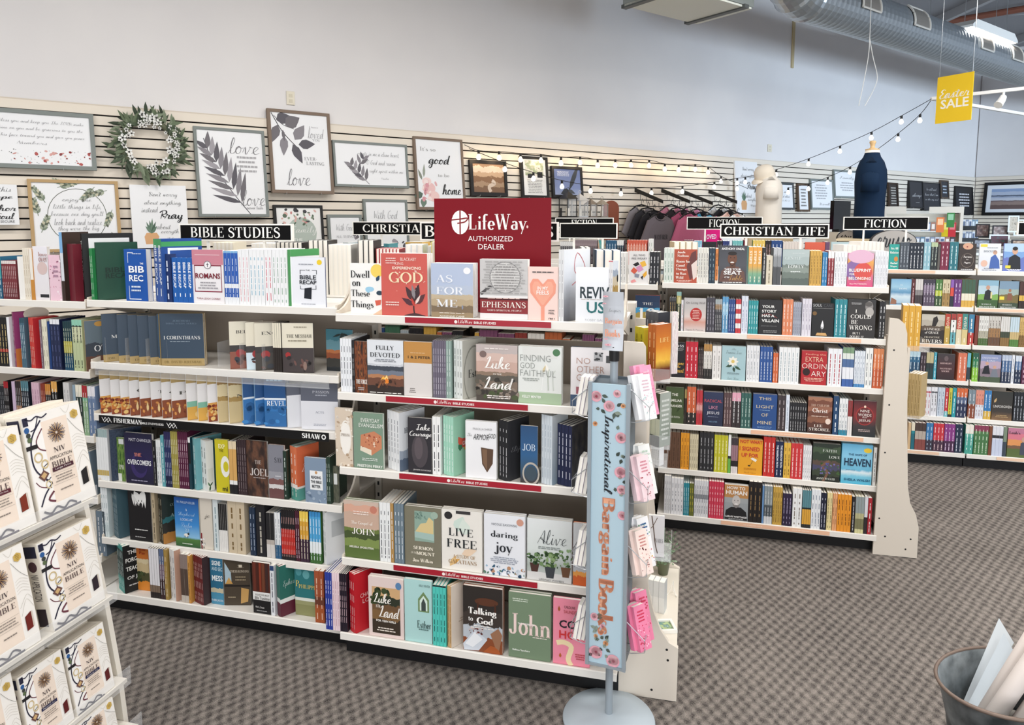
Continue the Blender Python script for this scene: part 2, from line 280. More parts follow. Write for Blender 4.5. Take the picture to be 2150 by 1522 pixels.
CUR = {k: [tuple(float(q) for q in p.split(',')) for p in v.split()] for k, v in {
'a': '0,0 .3,.3 .75,.95 .45,1 .15,.6 .15,.2 .4,0 .65,.35 .78,.95 .74,.3 .86,.02 1.05,.1', 'b': '0,0 .3,.7 .5,1.7 .35,2.1 .2,1.7 .2,.3 .45,0 .75,.3 .7,.8 .45,.75 .7,.7 1,.7',
'c': '0,0 .3,.5 .75,.9 .5,1 .15,.6 .2,.15 .5,0 .9,.2', 'd': '0,0 .3,.3 .75,.95 .45,1 .15,.6 .15,.2 .4,0 .7,.5 .9,2 .78,.3 .9,.02 1.05,.1',
'e': '0,.1 .4,.45 .65,.8 .45,1 .2,.7 .2,.25 .45,0 .85,.2', 'f': '0,0 .35,.8 .6,1.9 .45,2.1 .32,1.5 .3,0 .25,-.8 .4,-.9 .45,-.3 .35,.1 .75,.2',
'g': '0,0 .3,.3 .75,.95 .45,1 .15,.6 .15,.2 .4,0 .7,.5 .78,.95 .7,-.5 .45,-.95 .2,-.7 .5,-.2 1,.15', 'h': '0,0 .35,.9 .5,1.8 .35,2.1 .22,1.5 .2,0 .35,.6 .6,1 .72,.7 .7,.2 .85,0 1.05,.1',
'i': '0,0 .25,.5 .32,.95 .3,.2 .42,0 .65,.1', 'j': '0,0 .3,.9 .3,-.6 .1,-.9 0,-.6 .5,.1', 'k': '0,0 .35,.9 .5,1.8 .35,2.1 .22,1.5 .2,0 .3,.5 .65,.95 .6,.6 .3,.5 .6,.3 .75,0 1,.1',
'l': '0,0 .35,.9 .5,1.8 .35,2.1 .22,1.4 .25,.2 .4,0 .65,.1', 'm': '0,0 .2,.9 .2,0 .35,.7 .55,1 .62,.6 .6,0 .75,.7 .95,1 1.02,.6 1,.15 1.15,0 1.35,.1',
'n': '0,0 .2,.9 .2,0 .35,.7 .58,1 .68,.6 .66,.15 .8,0 1,.1', 'o': '0,0 .25,.6 .5,1 .2,.75 .2,.2 .45,0 .7,.3 .65,.8 .45,.95 .7,.75 .95,.8', 'p': '0,0 .25,.95 .15,-.9 .25,.4 .5,1 .75,.7 .65,.1 .35,.05 .7,0 .95,.1',
'q': '0,0 .75,.95 .45,1 .15,.5 .4,0 .75,.9 .7,-.9 1,0', 'r': '0,0 .2,.9 .25,1.1 .35,.9 .65,.85 .6,.2 .75,0 .95,.1', 's': '0,0 .3,.6 .45,1.1 .5,.6 .55,.2 .35,0 .15,.1 .5,0 .8,.1',
't': '0,0 .3,.8 .4,1.6 .32,.3 .45,0 .75,.1', 'u': '0,0 .2,.95 .2,.2 .4,0 .65,.4 .72,.95 .7,.2 .85,0 1,.1', 'v': '0,.2 .2,.95 .35,.05 .5,.1 .75,.9 .65,.95 1,.85',
'w': '0,.2 .2,.95 .3,.05 .5,.6 .55,.9 .6,.1 .75,.1 1,.9 .9,.95 1.2,.85', 'x': '0,0 .2,.95 .6,0 .4,.5 .7,.95 .1,0 .9,.1', 'y': '0,0 .2,.95 .25,.2 .45,0 .7,.5 .75,.95 .7,-.5 .45,-.95 .25,-.7 .55,-.2 .95,.1', 'z': '0,.8 .5,.95 .1,.1 .5,0 .9,.1',
'A': '0,0 .4,1.2 .7,2 .8,1 .9,0 .6,.8 .3,.8 1.1,.3', 'B': '.2,0 .3,2 .1,1.7 .7,2 .9,1.6 .4,1.1 .95,.8 .8,.1 .2,.1 1.2,.1', 'C': '1,1.7 .7,2 .2,1.4 .2,.4 .6,0 1.1,.3', 'D': '.3,1.8 .3,.1 .15,.2 .6,.05 1.1,.8 .9,1.7 .4,2 0,1.7 1.3,.2',
'E': '.9,1.8 .5,2 .25,1.5 .6,1.1 .2,.6 .4,0 1,.2', 'F': '.1,1.7 .5,1.95 1.2,2 .6,1.9 .5,.2 .2,0 .1,.3 .5,1 1,1.1', 'G': '1,1.7 .7,2 .2,1.4 .2,.4 .6,0 1,.5 1,.9 .6,.9 1.2,.8', 'H': '.2,2 .2,0 .25,1 .9,1.1 .9,2 .9,0 1.2,.1',
'I': '.1,1.9 .6,2 .35,1.9 .3,.1 0,0 .7,.1', 'J': '.2,1.9 .8,2 .6,1.8 .5,-.4 .2,-.7 .1,-.3 .9,.1', 'L': '.2,1.6 .5,2.1 .6,1.7 .3,.2 .1,.1 .5,.1 1,.1', 'N': '.1,0 .3,1.9 .4,1.7 .8,.1 .9,.3 1.1,2', 'O': '.6,2 .2,1.3 .3,.2 .8,.1 1.1,1 .9,1.8 .5,1.9 1.2,1.6',
'P': '.35,0 .4,1.9 0,1.5 .4,2 1,1.9 1,1.2 .4,.95 .9,.4', 'R': '.3,0 .35,1.9 0,1.5 .8,2 1,1.4 .4,1 .9,.1 1.2,.1', 'S': '1,1.7 .6,2 .3,1.6 .8,.9 .6,.1 .1,.2 1,.1', 'T': '.1,1.8 .6,2 1.2,1.9 .7,1.9 .6,.1 .3,0 .2,.3 1,.1', 'U': '.1,1.9 .2,.4 .6,0 .9,.6 1,2 1,.2 1.2,.1', 'W': '.1,1.9 .3,.1 .6,1.3 .85,.1 1.2,2',
'Y': '.1,2 .4,1.1 .9,2 .6,.3 .2,-.5', 'M': '.1,0 .3,1.9 .6,.4 1,1.9 1.1,.1 1.3,.1', "'": '.2,2 .15,1.6', ',': '.1,.1 0,-.3', '.': '.1,0 .15,.05', ':': '.1,0 .1,.8', '-': '0,.6 .5,.6'}.items()}
_T = {}
def text2d(txt, font):
    """-> verts, faces, (x0,y0,x1,y1).  fonts: b sans, B bold sans, i slanted sans, s serif, S bold serif, c script, C bold script"""
    k = (txt, font)
    if k in _T: return _T[k]
    V = []; Fc = []
    if font in 'sS':
        x = 0
        for ch in txt:
            w, vs, fs = glyph_serif(ch, 1.0 if font == 's' else 1.5); o = len(V)
            V += [(a+x, b) for a, b in vs]; Fc += [tuple(i+o for i in f) for f in fs]; x += w+.03
    elif font in 'cC':
        x = 0; wd = .085 if font == 'c' else .19
        for ch in txt:
            if ch == ' ': x += .7; continue
            if ch not in CUR: x += .4; continue
            g = CUR[ch]; P = [(p.x+x+p.y*.18, p.y) for p in smooth_pts([(a, b, 0) for a, b in g], 3)]
            vs, fs = ribbon(P, (lambda t, dx, dy: wd*(.55+.75*max(0, -dy))) ); o = len(V); V += vs; Fc += [tuple(i+o for i in f) for f in fs]
            if ch in 'ij':
                o = len(V); V += [(x+.55+.1*math.cos(q), 1.4+.1*math.sin(q)) for q in (0, 1.57, 3.14, 4.71)]; Fc.append((o, o+1, o+2, o+3))
            if ch == 't':
                vs, fs = ribbon([(x+.1, 1.15), (x+.9, 1.25)], wd*.7); o = len(V); V += vs; Fc += [tuple(i+o for i in f) for f in fs]
            x += max(a for a, b in g)-.03
    else:
        c = bpy.data.curves.new('txt', 'FONT'); c.body = txt; c.resolution_u = 2; c.fill_mode = 'FRONT'
        if font == 'B': c.offset = .022
        if font == 'i': c.shear = .3
        if font == 't': c.offset = -.012
        o = bpy.data.objects.new('txt', c); COL.objects.link(o)
        me = bpy.data.meshes.new_from_object(o)
        V = [(v.co.x, v.co.y) for v in me.vertices]; Fc = [tuple(p.vertices) for p in me.polygons]
        bpy.data.objects.remove(o); bpy.data.curves.remove(c); bpy.data.meshes.remove(me)
    if not V: V = [(0, 0), (1, 0), (0, 1)]; Fc = []
    xs = [v[0] for v in V]; ys = [v[1] for v in V]
    _T[k] = (V, Fc, (min(xs), min(ys), max(xs), max(ys))); return _T[k]
class Print(MB):
    """flat printing laid on a face; coordinates u,v are fractions of w,h; y grows toward the reader with each layer"""
    def __init__(s, w, h, y=-.0004): MB.__init__(s); s.w = w; s.h = h; s.y = y; s.k = 0; s.mats = []
    def mi(s, col):
        mt = col if not isinstance(col, (str, list, tuple)) else bgmat(col)
        if mt not in s.mats: s.mats.append(mt)
        return s.mats.index(mt)
    def flat(s, pts, fs, col, lift=None):
        s.k += 1; y = s.y-.00012*min(s.k, 14); m = s.mi(col)
        xs = [p[0] for p in pts]; zs = [p[1] for p in pts]; a, b = min(xs), min(zs); dx = (max(xs)-a) or 1; dz = (max(zs)-b) or 1
        s.add([(p[0]*s.w, y, p[1]*s.h) for p in pts], fs, m, [((p[0]-a)/dx, (p[1]-b)/dz) for p in pts])
    def shape(s, q):
        t = q[0]; asp = s.w/s.h
        if t == 'r': s.flat([(q[1], q[2]), (q[3], q[2]), (q[3], q[4]), (q[1], q[4])], [(0, 1, 2, 3)], q[5])
        elif t == 'e':
            n = 20; s.flat([(q[1]+q[3]*math.cos(2*math.pi*i/n), q[2]+q[4]*math.sin(2*math.pi*i/n)) for i in range(n)], [tuple(range(n))], q[5])
        elif t == 'o':  # ring  cx cy rx ry width
            n = 28; P = []
            for i in range(n):
                c, d = math.cos(2*math.pi*i/n), math.sin(2*math.pi*i/n); P += [(q[1]+q[3]*c, q[2]+q[4]*d), (q[1]+(q[3]-q[5])*c, q[2]+(q[4]-q[5]*q[4]/q[3])*d)]
            s.flat(P, [(2*i, 2*i+1, (2*i+3) % (2*n), (2*i+2) % (2*n)) for i in range(n)], q[6])
        elif t == 'p': s.flat(q[1], [tuple(range(len(q[1])))], q[2])
        elif t == 'l':  # smooth stroke
            P = [(p.x, p.y) for p in smooth_pts([(a, b/asp, 0) for a, b in q[1]], 4)]
            vs, fs = ribbon(P, (lambda t_, dx, dy: q[2]) if len(q) < 5 else (lambda t_, dx, dy: q[2]*(1-t_*q[4])))
            s.flat([(x, y*asp) for x, y in vs], fs, q[3])
        elif t == 'leaf':  # cx cy len width angle col : pointed leaf from base
            x, y, L, wd, an, col = q[1:]; ca, sa = math.cos(math.radians(an)), math.sin(math.radians(an)); P = []
            for a, b in ((0, 0), (.25, .5), (.5, .55), (.8, .25), (1, 0), (.8, -.25), (.5, -.55), (.25, -.5)):
                u, v = a*L, b*wd; P.append((x+(u*ca-v*sa), y+(u*sa+v*ca)*asp))
            s.flat(P, [tuple(range(8))], col)
        elif t == 'sc':  # scatter x0 y0 x1 y1 n size cols seed (many small blots in one layer per colour)
            rnd = random.Random(q[8] if len(q) > 8 else 1)
            for col in q[7]:
                P = []; Fc = []
                for i in range(max(1, q[5]//len(q[7]))):
                    x = rnd.uniform(q[1], q[3]); y = rnd.uniform(q[2], q[4]); a0 = rnd.uniform(0, 6.28); r = q[6]*rnd.uniform(.5, 1.2); e = rnd.uniform(.35, 1); o = len(P)
                    for k in range(7):
                        c, d = r*math.cos(k*.8976), r*e*math.sin(k*.8976)
                        P.append((x+c*math.cos(a0)-d*math.sin(a0), y+(c*math.sin(a0)+d*math.cos(a0))*asp))
                    Fc.append(tuple(range(o, o+7)))
                s.flat(P, Fc, col)
        elif t == 't':  # txt cx cy w h col font
            V, Fc, (a, b, c, d) = text2d(q[1], q[7] if len(q) > 7 else 'b')
            w, h = q[4], q[5]
            if not h: h = w*(d-b)/((c-a) or 1)*asp
            if not w: w = h/((d-b) or 1)*(c-a)/asp
            s.flat([(q[2]+((x-a)/((c-a) or 1)-.5)*w, q[3]+((y-b)/((d-b) or 1)-.5)*h) for x, y in V], Fc, q[6])
        elif t == 'tv':  # vertical text reading downward: txt cx cy len(h frac) width(w frac) col font
            V, Fc, (a, b, c, d) = text2d(q[1], q[7] if len(q) > 7 else 'b')
            s.flat([(q[2]+((y-b)/((d-b) or 1)-.5)*q[5], q[3]-((x-a)/((c-a) or 1)-.5)*q[4]) for x, y in V], Fc, q[6])
        elif t == 'lines':  # fine unreadable print: cx y0 y1 n w col
            P = []; Fc = []; rnd = random.Random(int(abs(q[2])*997)+q[4])
            for i in range(q[4]):
                y = q[2]+(q[3]-q[2])*(i+.5)/q[4]; hh = abs(q[3]-q[2])/q[4]*.22; w = q[5]*rnd.uniform(.7, 1); x = q[1]-w/2
                while x < q[1]+w/2-.01:
                    e = min(x+w*rnd.uniform(.1, .24), q[1]+w/2); o = len(P); P += [(x, y-hh), (e, y-hh), (e, y+hh), (x, y+hh)]; Fc.append((o, o+1, o+2, o+3)); x = e+w*.03
            s.flat(P, Fc, q[6])
    def all(s, L):
        for q in L: s.shape(q)
        return s
    def out(s, name, parent, loc=(0, 0, 0), rot=None): return s.build(name, s.mats, parent, loc, 0, False, rot)
# ---------------------------------------------------------------- frames: s along, t outward toward the aisle, z up
class Frame:
    def __init__(s, o, deg): s.o = Vector((o[0], o[1], 0)); s.a = math.radians(deg); s.x = Vector((math.cos(s.a), math.sin(s.a), 0)); s.n = Vector((math.sin(s.a), -math.cos(s.a), 0))
    def P(s, u, t, z): return s.o+s.x*u+s.n*t+Vector((0, 0, z))
    def hit(s, px, py, t=0.0):
        d = ray(px, py); k = ((s.o+s.n*t)-CV).dot(s.n)/d.dot(s.n); q = CV+d*k-s.o
        return q.dot(s.x), q.z
NEAR = Frame(at_z(688, 1326, .1), -13.8); LIFE = Frame(at_z(1395.6, 1077.7, .1), -14.8); FICT = Frame(at_z(1904, 944, .1), -15.4)
WA, WC = at_depth(208, 300, 5.245), at_depth(2049, 350, 14.42)
WDEG = math.degrees(math.atan2(WC.y-WA.y, WC.x-WA.x)); WALL = Frame(WA, WDEG); RWALL = Frame(WC, WDEG-90); RACK = Frame(at_depth(232, 1255, 2.0), 76)
# ---------------------------------------------------------------- lamps: ceiling troffers, assumed daylight from the right, an added front fill
def area(name, loc, sx, sy, power, col, target=None):
    l = bpy.data.lights.new(name, 'AREA'); l.shape = 'RECTANGLE'; l.size = sx; l.size_y = sy; l.energy = power; l.color = col
    o = bpy.data.objects.new(name, l); COL.objects.link(o); o.location = loc
    if target is not None: o.rotation_euler = (Vector(target)-Vector(loc)).to_track_quat('-Z', 'Y').to_euler()
    else: o.rotation_euler = (0, 0, WALL.a)
    return o
TUBE = glow_mat('fluorescent_diffuser', (1.0, .98, .95), 7.0); WHT = M('f2f0ea', .5); STEEL = M('b9bdc0', .3, .9)
def troffer(loc, label, power):
    r = empty('ceiling_light', loc, WALL.a); tag(r, label, 'light', 'fluorescent lights hung from the ceiling')
    b = MB(); b.prism([(-.75, .03), (.75, .03), (.62, .11), (-.62, .11)], -.2, .2); b.box(-.75, -.735, -.2, .2, 0, .03); b.box(.735, .75, -.2, .2, 0, .03); b.box(-.735, .735, -.2, -.185, 0, .03); b.box(-.735, .735, .185, .2, 0, .03)
    b.build('housing', WHT, r)
    MB().box(-.734, .734, -.184, .184, .004, .028).build('diffuser', TUBE, r)
    for x in (-.5, .5): MB().tube([(x, 0, .11), (x, 0, 5.0-loc[2])], .004, 5).build('hanging_rod', STEEL, r)
    area('troffer_lamp', Vector(loc)-Vector((0, 0, .02)), 1.45, .36, power, (1.0, .965, .92))
LAMPW = 35
vis = at_depth(2057, 80, 9.6)
troffer(tuple(vis), 'lit white ceiling light hanging beside the round metal duct', LAMPW)
for i, (x, y) in enumerate([(-3.4, 1.8), (-.6, 3.8), (2.2, 5.0), (-1.2, .2), (1.6, 2.0), (4.6, 3.6), (1.0, -1.4), (3.8, .3), (6.6, 1.6), (5.2, 5.6)]):  # lights out of view, assumed to repeat the visible one
    troffer((x, y, 4.15), 'lit white ceiling light above the book aisles', LAMPW)
area('assumed_daylight', (10.8, -0.6, 1.4), 6, 2.0, 300, (.66, .82, 1.0), (7.6, 12.6, .6)).data.spread = math.radians(80)  # assumed unseen blue daylight brightening the right-hand walls; no window is built
area('low_front_fill', (0.5, -4.6, 1.3), 9, 2.2, 190, (.97, .98, 1.0), (0.3, 4, .7))  # added unseen fill from behind the camera, brightens the lower shelves
# ---------------------------------------------------------------- room shell
def carpet(N, L, b):
    tc = N.new('ShaderNodeTexCoord'); mp = N.new('ShaderNodeMapping'); mp.inputs['Rotation'].default_value = (0, 0, math.radians(14)); L.new(tc.outputs['Object'], mp.inputs[0])
    nz0 = N.new('ShaderNodeTexNoise'); nz0.inputs['Scale'].default_value = 34; nz0.inputs['Detail'].default_value = 3; L.new(mp.outputs[0], nz0.inputs['Vector'])
    ad = N.new('ShaderNodeVectorMath'); ad.operation = 'MULTIPLY_ADD'; ad.inputs[1].default_value = (.036, .024, 0); L.new(nz0.outputs['Color'], ad.inputs[0]); L.new(mp.outputs[0], ad.inputs[2])
    sx = N.new('ShaderNodeSeparateXYZ'); L.new(ad.outputs[0], sx.inputs[0])
    def sn(o, period):
        a = N.new('ShaderNodeMath'); a.operation = 'MULTIPLY'; a.inputs[1].default_value = 2*math.pi/period; L.new(o, a.inputs[0]); s_ = N.new('ShaderNodeMath'); s_.operation = 'SINE'; L.new(a.outputs[0], s_.inputs[0]); return s_.outputs[0]
    pr = N.new('ShaderNodeMath'); pr.operation = 'MULTIPLY'; L.new(sn(sx.outputs['X'], .042), pr.inputs[0]); L.new(sn(sx.outputs['Y'], .066), pr.inputs[1])
    wv_ = N.new('ShaderNodeMath'); wv_.operation = 'MULTIPLY_ADD'; wv_.inputs[1].default_value = .36; wv_.inputs[2].default_value = .5; L.new(pr.outputs[0], wv_.inputs[0])
    fib = N.new('ShaderNodeTexNoise'); fib.inputs['Scale'].default_value = 260; fib.inputs['Detail'].default_value = 4; L.new(mp.outputs[0], fib.inputs['Vector'])
    big = N.new('ShaderNodeTexNoise'); big.inputs['Scale'].default_value = 2.2; L.new(mp.outputs[0], big.inputs['Vector'])
    def mix(a, bb, f):
        m = N.new('ShaderNodeMix'); m.data_type = 'FLOAT'; m.inputs[0].default_value = f; L.new(a, m.inputs[2]); L.new(bb, m.inputs[3]); return m.outputs[0]
    v = mix(wv_.outputs[0], fib.outputs[0], .58); v = mix(v, big.outputs[0], .12)
    r = N.new('ShaderNodeValToRGB'); r.color_ramp.elements[0].position = .3; r.color_ramp.elements[0].color = hx('363333'); r.color_ramp.elements[1].position = .7; r.color_ramp.elements[1].color = hx('989089')
    L.new(v, r.inputs[0]); L.new(r.outputs[0], b.inputs['Base Color'])
    bp = N.new('ShaderNodeBump'); bp.inputs['Strength'].default_value = .5; bp.inputs['Distance'].default_value = .004; L.new(v, bp.inputs['Height']); L.new(bp.outputs[0], b.inputs['Normal'])
    b.inputs['Specular IOR Level'].default_value = .1
CARPET = nodemat('woven_carpet', carpet, .95)
def plaster(N, L, b):
    tc = N.new('ShaderNodeTexCoord'); nz = N.new('ShaderNodeTexNoise'); nz.inputs['Scale'].default_value = 1.1; nz.inputs['Detail'].default_value = 3; L.new(tc.outputs['Object'], nz.inputs['Vector'])
    r = N.new('ShaderNodeValToRGB'); r.color_ramp.elements[0].position = .35; r.color_ramp.elements[0].color = hx('e2dfdf'); r.color_ramp.elements[1].position = .65; r.color_ramp.elements[1].color = hx('e7e4e3')
    L.new(nz.outputs[0], r.inputs[0]); L.new(r.outputs[0], b.inputs['Base Color'])
    n2 = N.new('ShaderNodeTexNoise'); n2.inputs['Scale'].default_value = 300; L.new(tc.outputs['Object'], n2.inputs['Vector']); bp = N.new('ShaderNodeBump'); bp.inputs['Strength'].default_value = .08; bp.inputs['Distance'].default_value = .002; L.new(n2.outputs[0], bp.inputs['Height']); L.new(bp.outputs[0], b.inputs['Normal'])
PLASTER = nodemat('painted_plaster', plaster, .8)
CEIL = nodemat('ceiling_deck', lambda N, L, b: b.inputs['Base Color'].__setattr__('default_value', hx('8d8d90')), .8)
struct(MB().add([(-9, -5, 0), (16, -5, 0), (16, 18, 0), (-9, 18, 0)], [(0, 1, 2, 3)]).build('floor', CARPET))
cl = struct(MB().box(-9, 16, -5, 18, 5.0, 5.1).build('ceiling', CEIL))
for k in range(9):   # bar joists under the deck
    x = -4+k*2.2
    MB().box(x, x+.08, -5, 18, 4.86, 4.998).build('ceiling_beam', M('a4a4a6', .6), cl)
WLEN = (WC-WA).to_2d().length
struct(MB().box(-4, WLEN+.1, 0, .1, 0, 5.0).build('wall_back', PLASTER, None, WALL.P(0, -.02, 0), WALL.a))
struct(MB().box(0, 9, 0, .1, 0, 5.0).build('wall_right', PLASTER, None, RWALL.P(0, -.02, 0), RWALL.a))
SLAT = nodemat('slat_laminate', lambda N, L, b: b.inputs['Base Color'].__setattr__('default_value', hx('e9dfd0')), .5)
GROOVE = M('1c1815', .8)
ztop = WALL.hit(208, 222)[1]
def slatwall(fr, length, x0, name):
    r = struct(MB().box(x0, length, 0, .012, .1, ztop).build(name, GROOVE, None, fr.P(0, -.006, 0), fr.a))
    me = MB().box(x0, length, -.014, -.0005, 0, .0762-.012).mesh('slat', SLAT)
    k = 0; z = ztop-.0762+.012
    while z > .3:
        put('slat', me, r, (0, 0, z)); z -= .0762
    MB().box(x0, length, -.016, 0, ztop, ztop+.008).build('cap_strip', M('d8cdbd'), r)
slatwall(WALL, WLEN-.01, -3.9, 'trim_1'); slatwall(RWALL, 5.0, .02, 'trim_2')
b = MB().box(-3.9, WLEN, -.02, 0, 0, .1); struct(b.build('baseboard_back', M('5a544e'), None, WALL.P(0, 0, 0), WALL.a))
# ---------------------------------------------------------------- gondola shelving
CREAM = M('ddd3c4', .45); SHELFW = M('ece8e1', .35); BACKP = M('b0a598', .6); BLK = M('141416', .5); UPR = M('c8c2b8', .4)
class Shelf:
    def __init__(s, fr, px, py, t, phrase, kind, zone=None, z=None):
        s.f = fr; s.t = t; s.z = fr.hit(px, py, t)[1] if z is None else z; s.ph = phrase; s.kind = kind; s.zone = zone
    def pix(s, x, y):
        return (x, y) if not s.zone else (s.zone[0]+x/s.zone[2], s.zone[1]+y/s.zone[2])
    def spos(s, x, t):
        y = proj(s.f.P(0, t, s.z))[1]
        for _ in range(3):
            u = s.f.hit(x, y, t)[0]; y = proj(s.f.P(u, t, s.z))[1]
        return u
def gondola(name, label, fr, s0, s1, shelves, top, base_t, group, back_t=-.37, panel_top=None, ends=True, back_side=True):
    r = empty(name, fr.P(s0, 0, 0), fr.a); tag(r, label, 'shelving', group); w = s1-s0; yb = -back_t
    for k, sh in enumerate(shelves):
        z = sh.z; yl = -sh.t
        b = MB(); b.box(0.002, w-.002, yl+.006, yb-.002, z-.014, z-.0008)
        b.prismx([(yl-.002, z-.026), (yl+.006, z-.026), (yl+.006, z-.0008), (yl+.004, z+.003), (yl, z+.003), (yl-.002, z+.0)], .002, w-.002)
        so = b.build('shelf', SHELFW, r)
        if k < len(shelves)-1:
            for x in (.004, w-.010):
                MB().prismx([(yl+.03, z-.016), (yb-.004, z-.016), (yb-.004, z-.085), (yb-.05, z-.085)], x, x+.004).build('bracket', UPR, r)
        if ends and k < len(shelves)-1:
            for x in (.001, w-.009):
                pts = [(yl-.002, z-.024)]+[(yl+.002+.13*math.sin(q), z+.012+.11*(1-math.cos(q))) for q in [i*math.pi/2/7 for i in range(8)]]+[(yl+.15, z+.122), (yl+.15, z-.024)]
                MB().prismx(pts, x, x+.008).build('end_bracket', CREAM, r)
    for x in (0.0, w):
        b = MB(); b.box(x-.014, x+.014, yb, yb+.03, 0, top)
        z = .2
        while z < top-.03:
            b.box(x-.004, x+.004, yb-.0006, yb, z, z+.016, 1); z += .05
        b.build('upright', [UPR, BLK], r)
    MB().box(.015, w-.015, yb+.008, yb+.02, .04, panel_top or top-.02).build('back_panel', BACKP, r)
    MB().box(0, w, -base_t+.05, -base_t+.062, 0, shelves[-1].z-.028).build('kick_plate', BLK, r)
    if back_side:
        b = MB(); z = shelves[0].z; b.box(0.002, w-.002, yb+.034, yb+.33, z-.014, z-.0008); b.box(.002, w-.002, yb+.33, yb+.338, z-.026, z+.002); b.build('shelf', SHELFW, r)
        MB().box(0, w, yb+.27, yb+.28, 0, .07).build('kick_plate', BLK, r)
        b = MB(); b.box(.002, w-.002, yb+.034, yb+.37, .07, .085); b.build('base_deck', SHELFW, r)
    return r
# ---------------------------------------------------------------- books
PAGE = MS([(0, 'efeae0'), (.5, 'f5f1e9')], .02, 60, 'LINEAR', 'X', .8)
def book_mesh(w, d, h, body, front, spine, c=.0011):
    b = MB(); c = min(c, d*.2)
    def bx(x0, x1, y0, y1, z0, z1, fm, sm):
        v = [(x0, y0, z0), (x1, y0, z0), (x1, y1, z0), (x0, y1, z0), (x0, y0, z1), (x1, y0, z1), (x1, y1, z1), (x0, y1, z1)]
        U = [(0, 0), (1, 0), (1, 1), (0, 1)]
        for q, m in (((0, 1, 5, 4), fm), ((1, 2, 6, 5), 0), ((2, 3, 7, 6), 0), ((3, 0, 4, 7), sm), ((4, 5, 6, 7), 0), ((3, 2, 1, 0), 0)):
            b.add([v[i] for i in q], [(0, 1, 2, 3)], m, U)
    bx(0, w, 0, c, 0, h, 1, 2); bx(0, w, d-c, d, 0, h, 0, 2); bx(0, c, c, d-c, 0, h, 0, 2)
    me = b.mesh('book_cover', [body, front, spine])
    pg = MB().box(c, w-.0015, c, d-c, .0008, h-.0012).mesh('pages', PAGE)
    return me, pg
def make_book(sh, loc, rotz, meshes, label, letter=None, art=None, cat='book', name=None, group=None):
    o = put(name or sh.kind, meshes[0], None, loc, rotz); tag(o, label, cat, group or ('books '+sh.ph))
    put('pages', meshes[1], o)
    if letter: put('lettering', letter, o)
    if art: put('cover_art', art, o)
    return o
def darker(bg):
    if isinstance(bg, str): return bg
    st = bg if isinstance(bg, list) else bg[1]
    return st[0][1] if isinstance(st[0], tuple) else st[0]
FOOT = {}   # footprints already taken on each shelf, so that no two books stand inside one another
def clash(sh, poly):
    for z, q in FOOT.get(id(sh.f), []):
        if abs(z-sh.z) > .08: continue
        sep = False
        for A, B in ((poly, q), (q, poly)):
            for i in range(4):
                ex, ey = A[(i+1) % 4][0]-A[i][0], A[(i+1) % 4][1]-A[i][1]; nx, ny = -ey, ex
                a = [p[0]*nx+p[1]*ny for p in A]; b = [p[0]*nx+p[1]*ny for p in B]
                if max(a) < min(b)+1e-7 or max(b) < min(a)+1e-7: sep = True; break
            if sep: break
        if not sep: return True
    return False
def foot(u, t, rot, w, d0, d1):
    c, s_ = math.cos(math.radians(rot)), math.sin(math.radians(rot)); e = .0006
    return [(u+x*c-y*s_, -t+x*s_+y*c) for x, y in ((e, d0+e), (w-e, d0+e), (w-e, d1-e), (e, d1-e))]
def face(sh, x0, x1, ytop, bg, art, desc, d=.014, n=1, back=.012, rot=0, spine=None, edge=None, name=None, tlean=None):
    """book shown cover outward between photo columns x0..x1 (at the shelf), top edge at photo row ytop"""
    x0, yt = sh.pix(x0, ytop); x1 = sh.pix(x1, 0)[0]; t = sh.t-back
    u0 = sh.spos(x0, t); u1 = sh.spos(x1, t); w = (u1-u0)/math.cos(math.radians(rot))-.001
    h = sh.f.hit((x0+x1)/2, yt, t)[1]-sh.z
    while n > 1 and clash(sh, foot(u0+.0005, t, rot, w, 0, n*(d+.0012))): n -= 1
    while d > .006 and clash(sh, foot(u0+.0005, t, rot, w, 0, n*(d+.0012))): d -= .002
    FOOT.setdefault(id(sh.f), []).append((sh.z, foot(u0+.0005, t, rot, w, 0, n*(d+.0012))))
    body = M(edge or darker(bg), .45); sp = bgmat(spine) if spine else body
    ms = book_mesh(w, d, h, body, bgmat(bg), sp)
    let = art_m = None
    A = [q for q in art if q[0] not in ('t', 'lines', 'tv')]; T = [q for q in art if q[0] in ('t', 'lines', 'tv')]
    if A:
        p = Print(w, h); p.all(A); art_m = p.mesh('cover_art', p.mats)
    if T:
        p = Print(w, h, -.0022 if A else -.0004); p.all(T); let = p.mesh('lettering', p.mats)
    r = sh.f.a+math.radians(rot)
    for i in range(n):
        q = Vector((-math.sin(math.radians(rot)), math.cos(math.radians(rot)), 0))*(i*(d+.0012))
        loc = sh.f.P(u0+.0005+q.x, t-q.y, sh.z)
        make_book(sh, loc, r, ms, desc+' '+sh.ph if i == 0 or n == 1 else 'copy behind '+desc+' '+sh.ph, let if i == 0 else None, art_m if i == 0 else None, name=name)
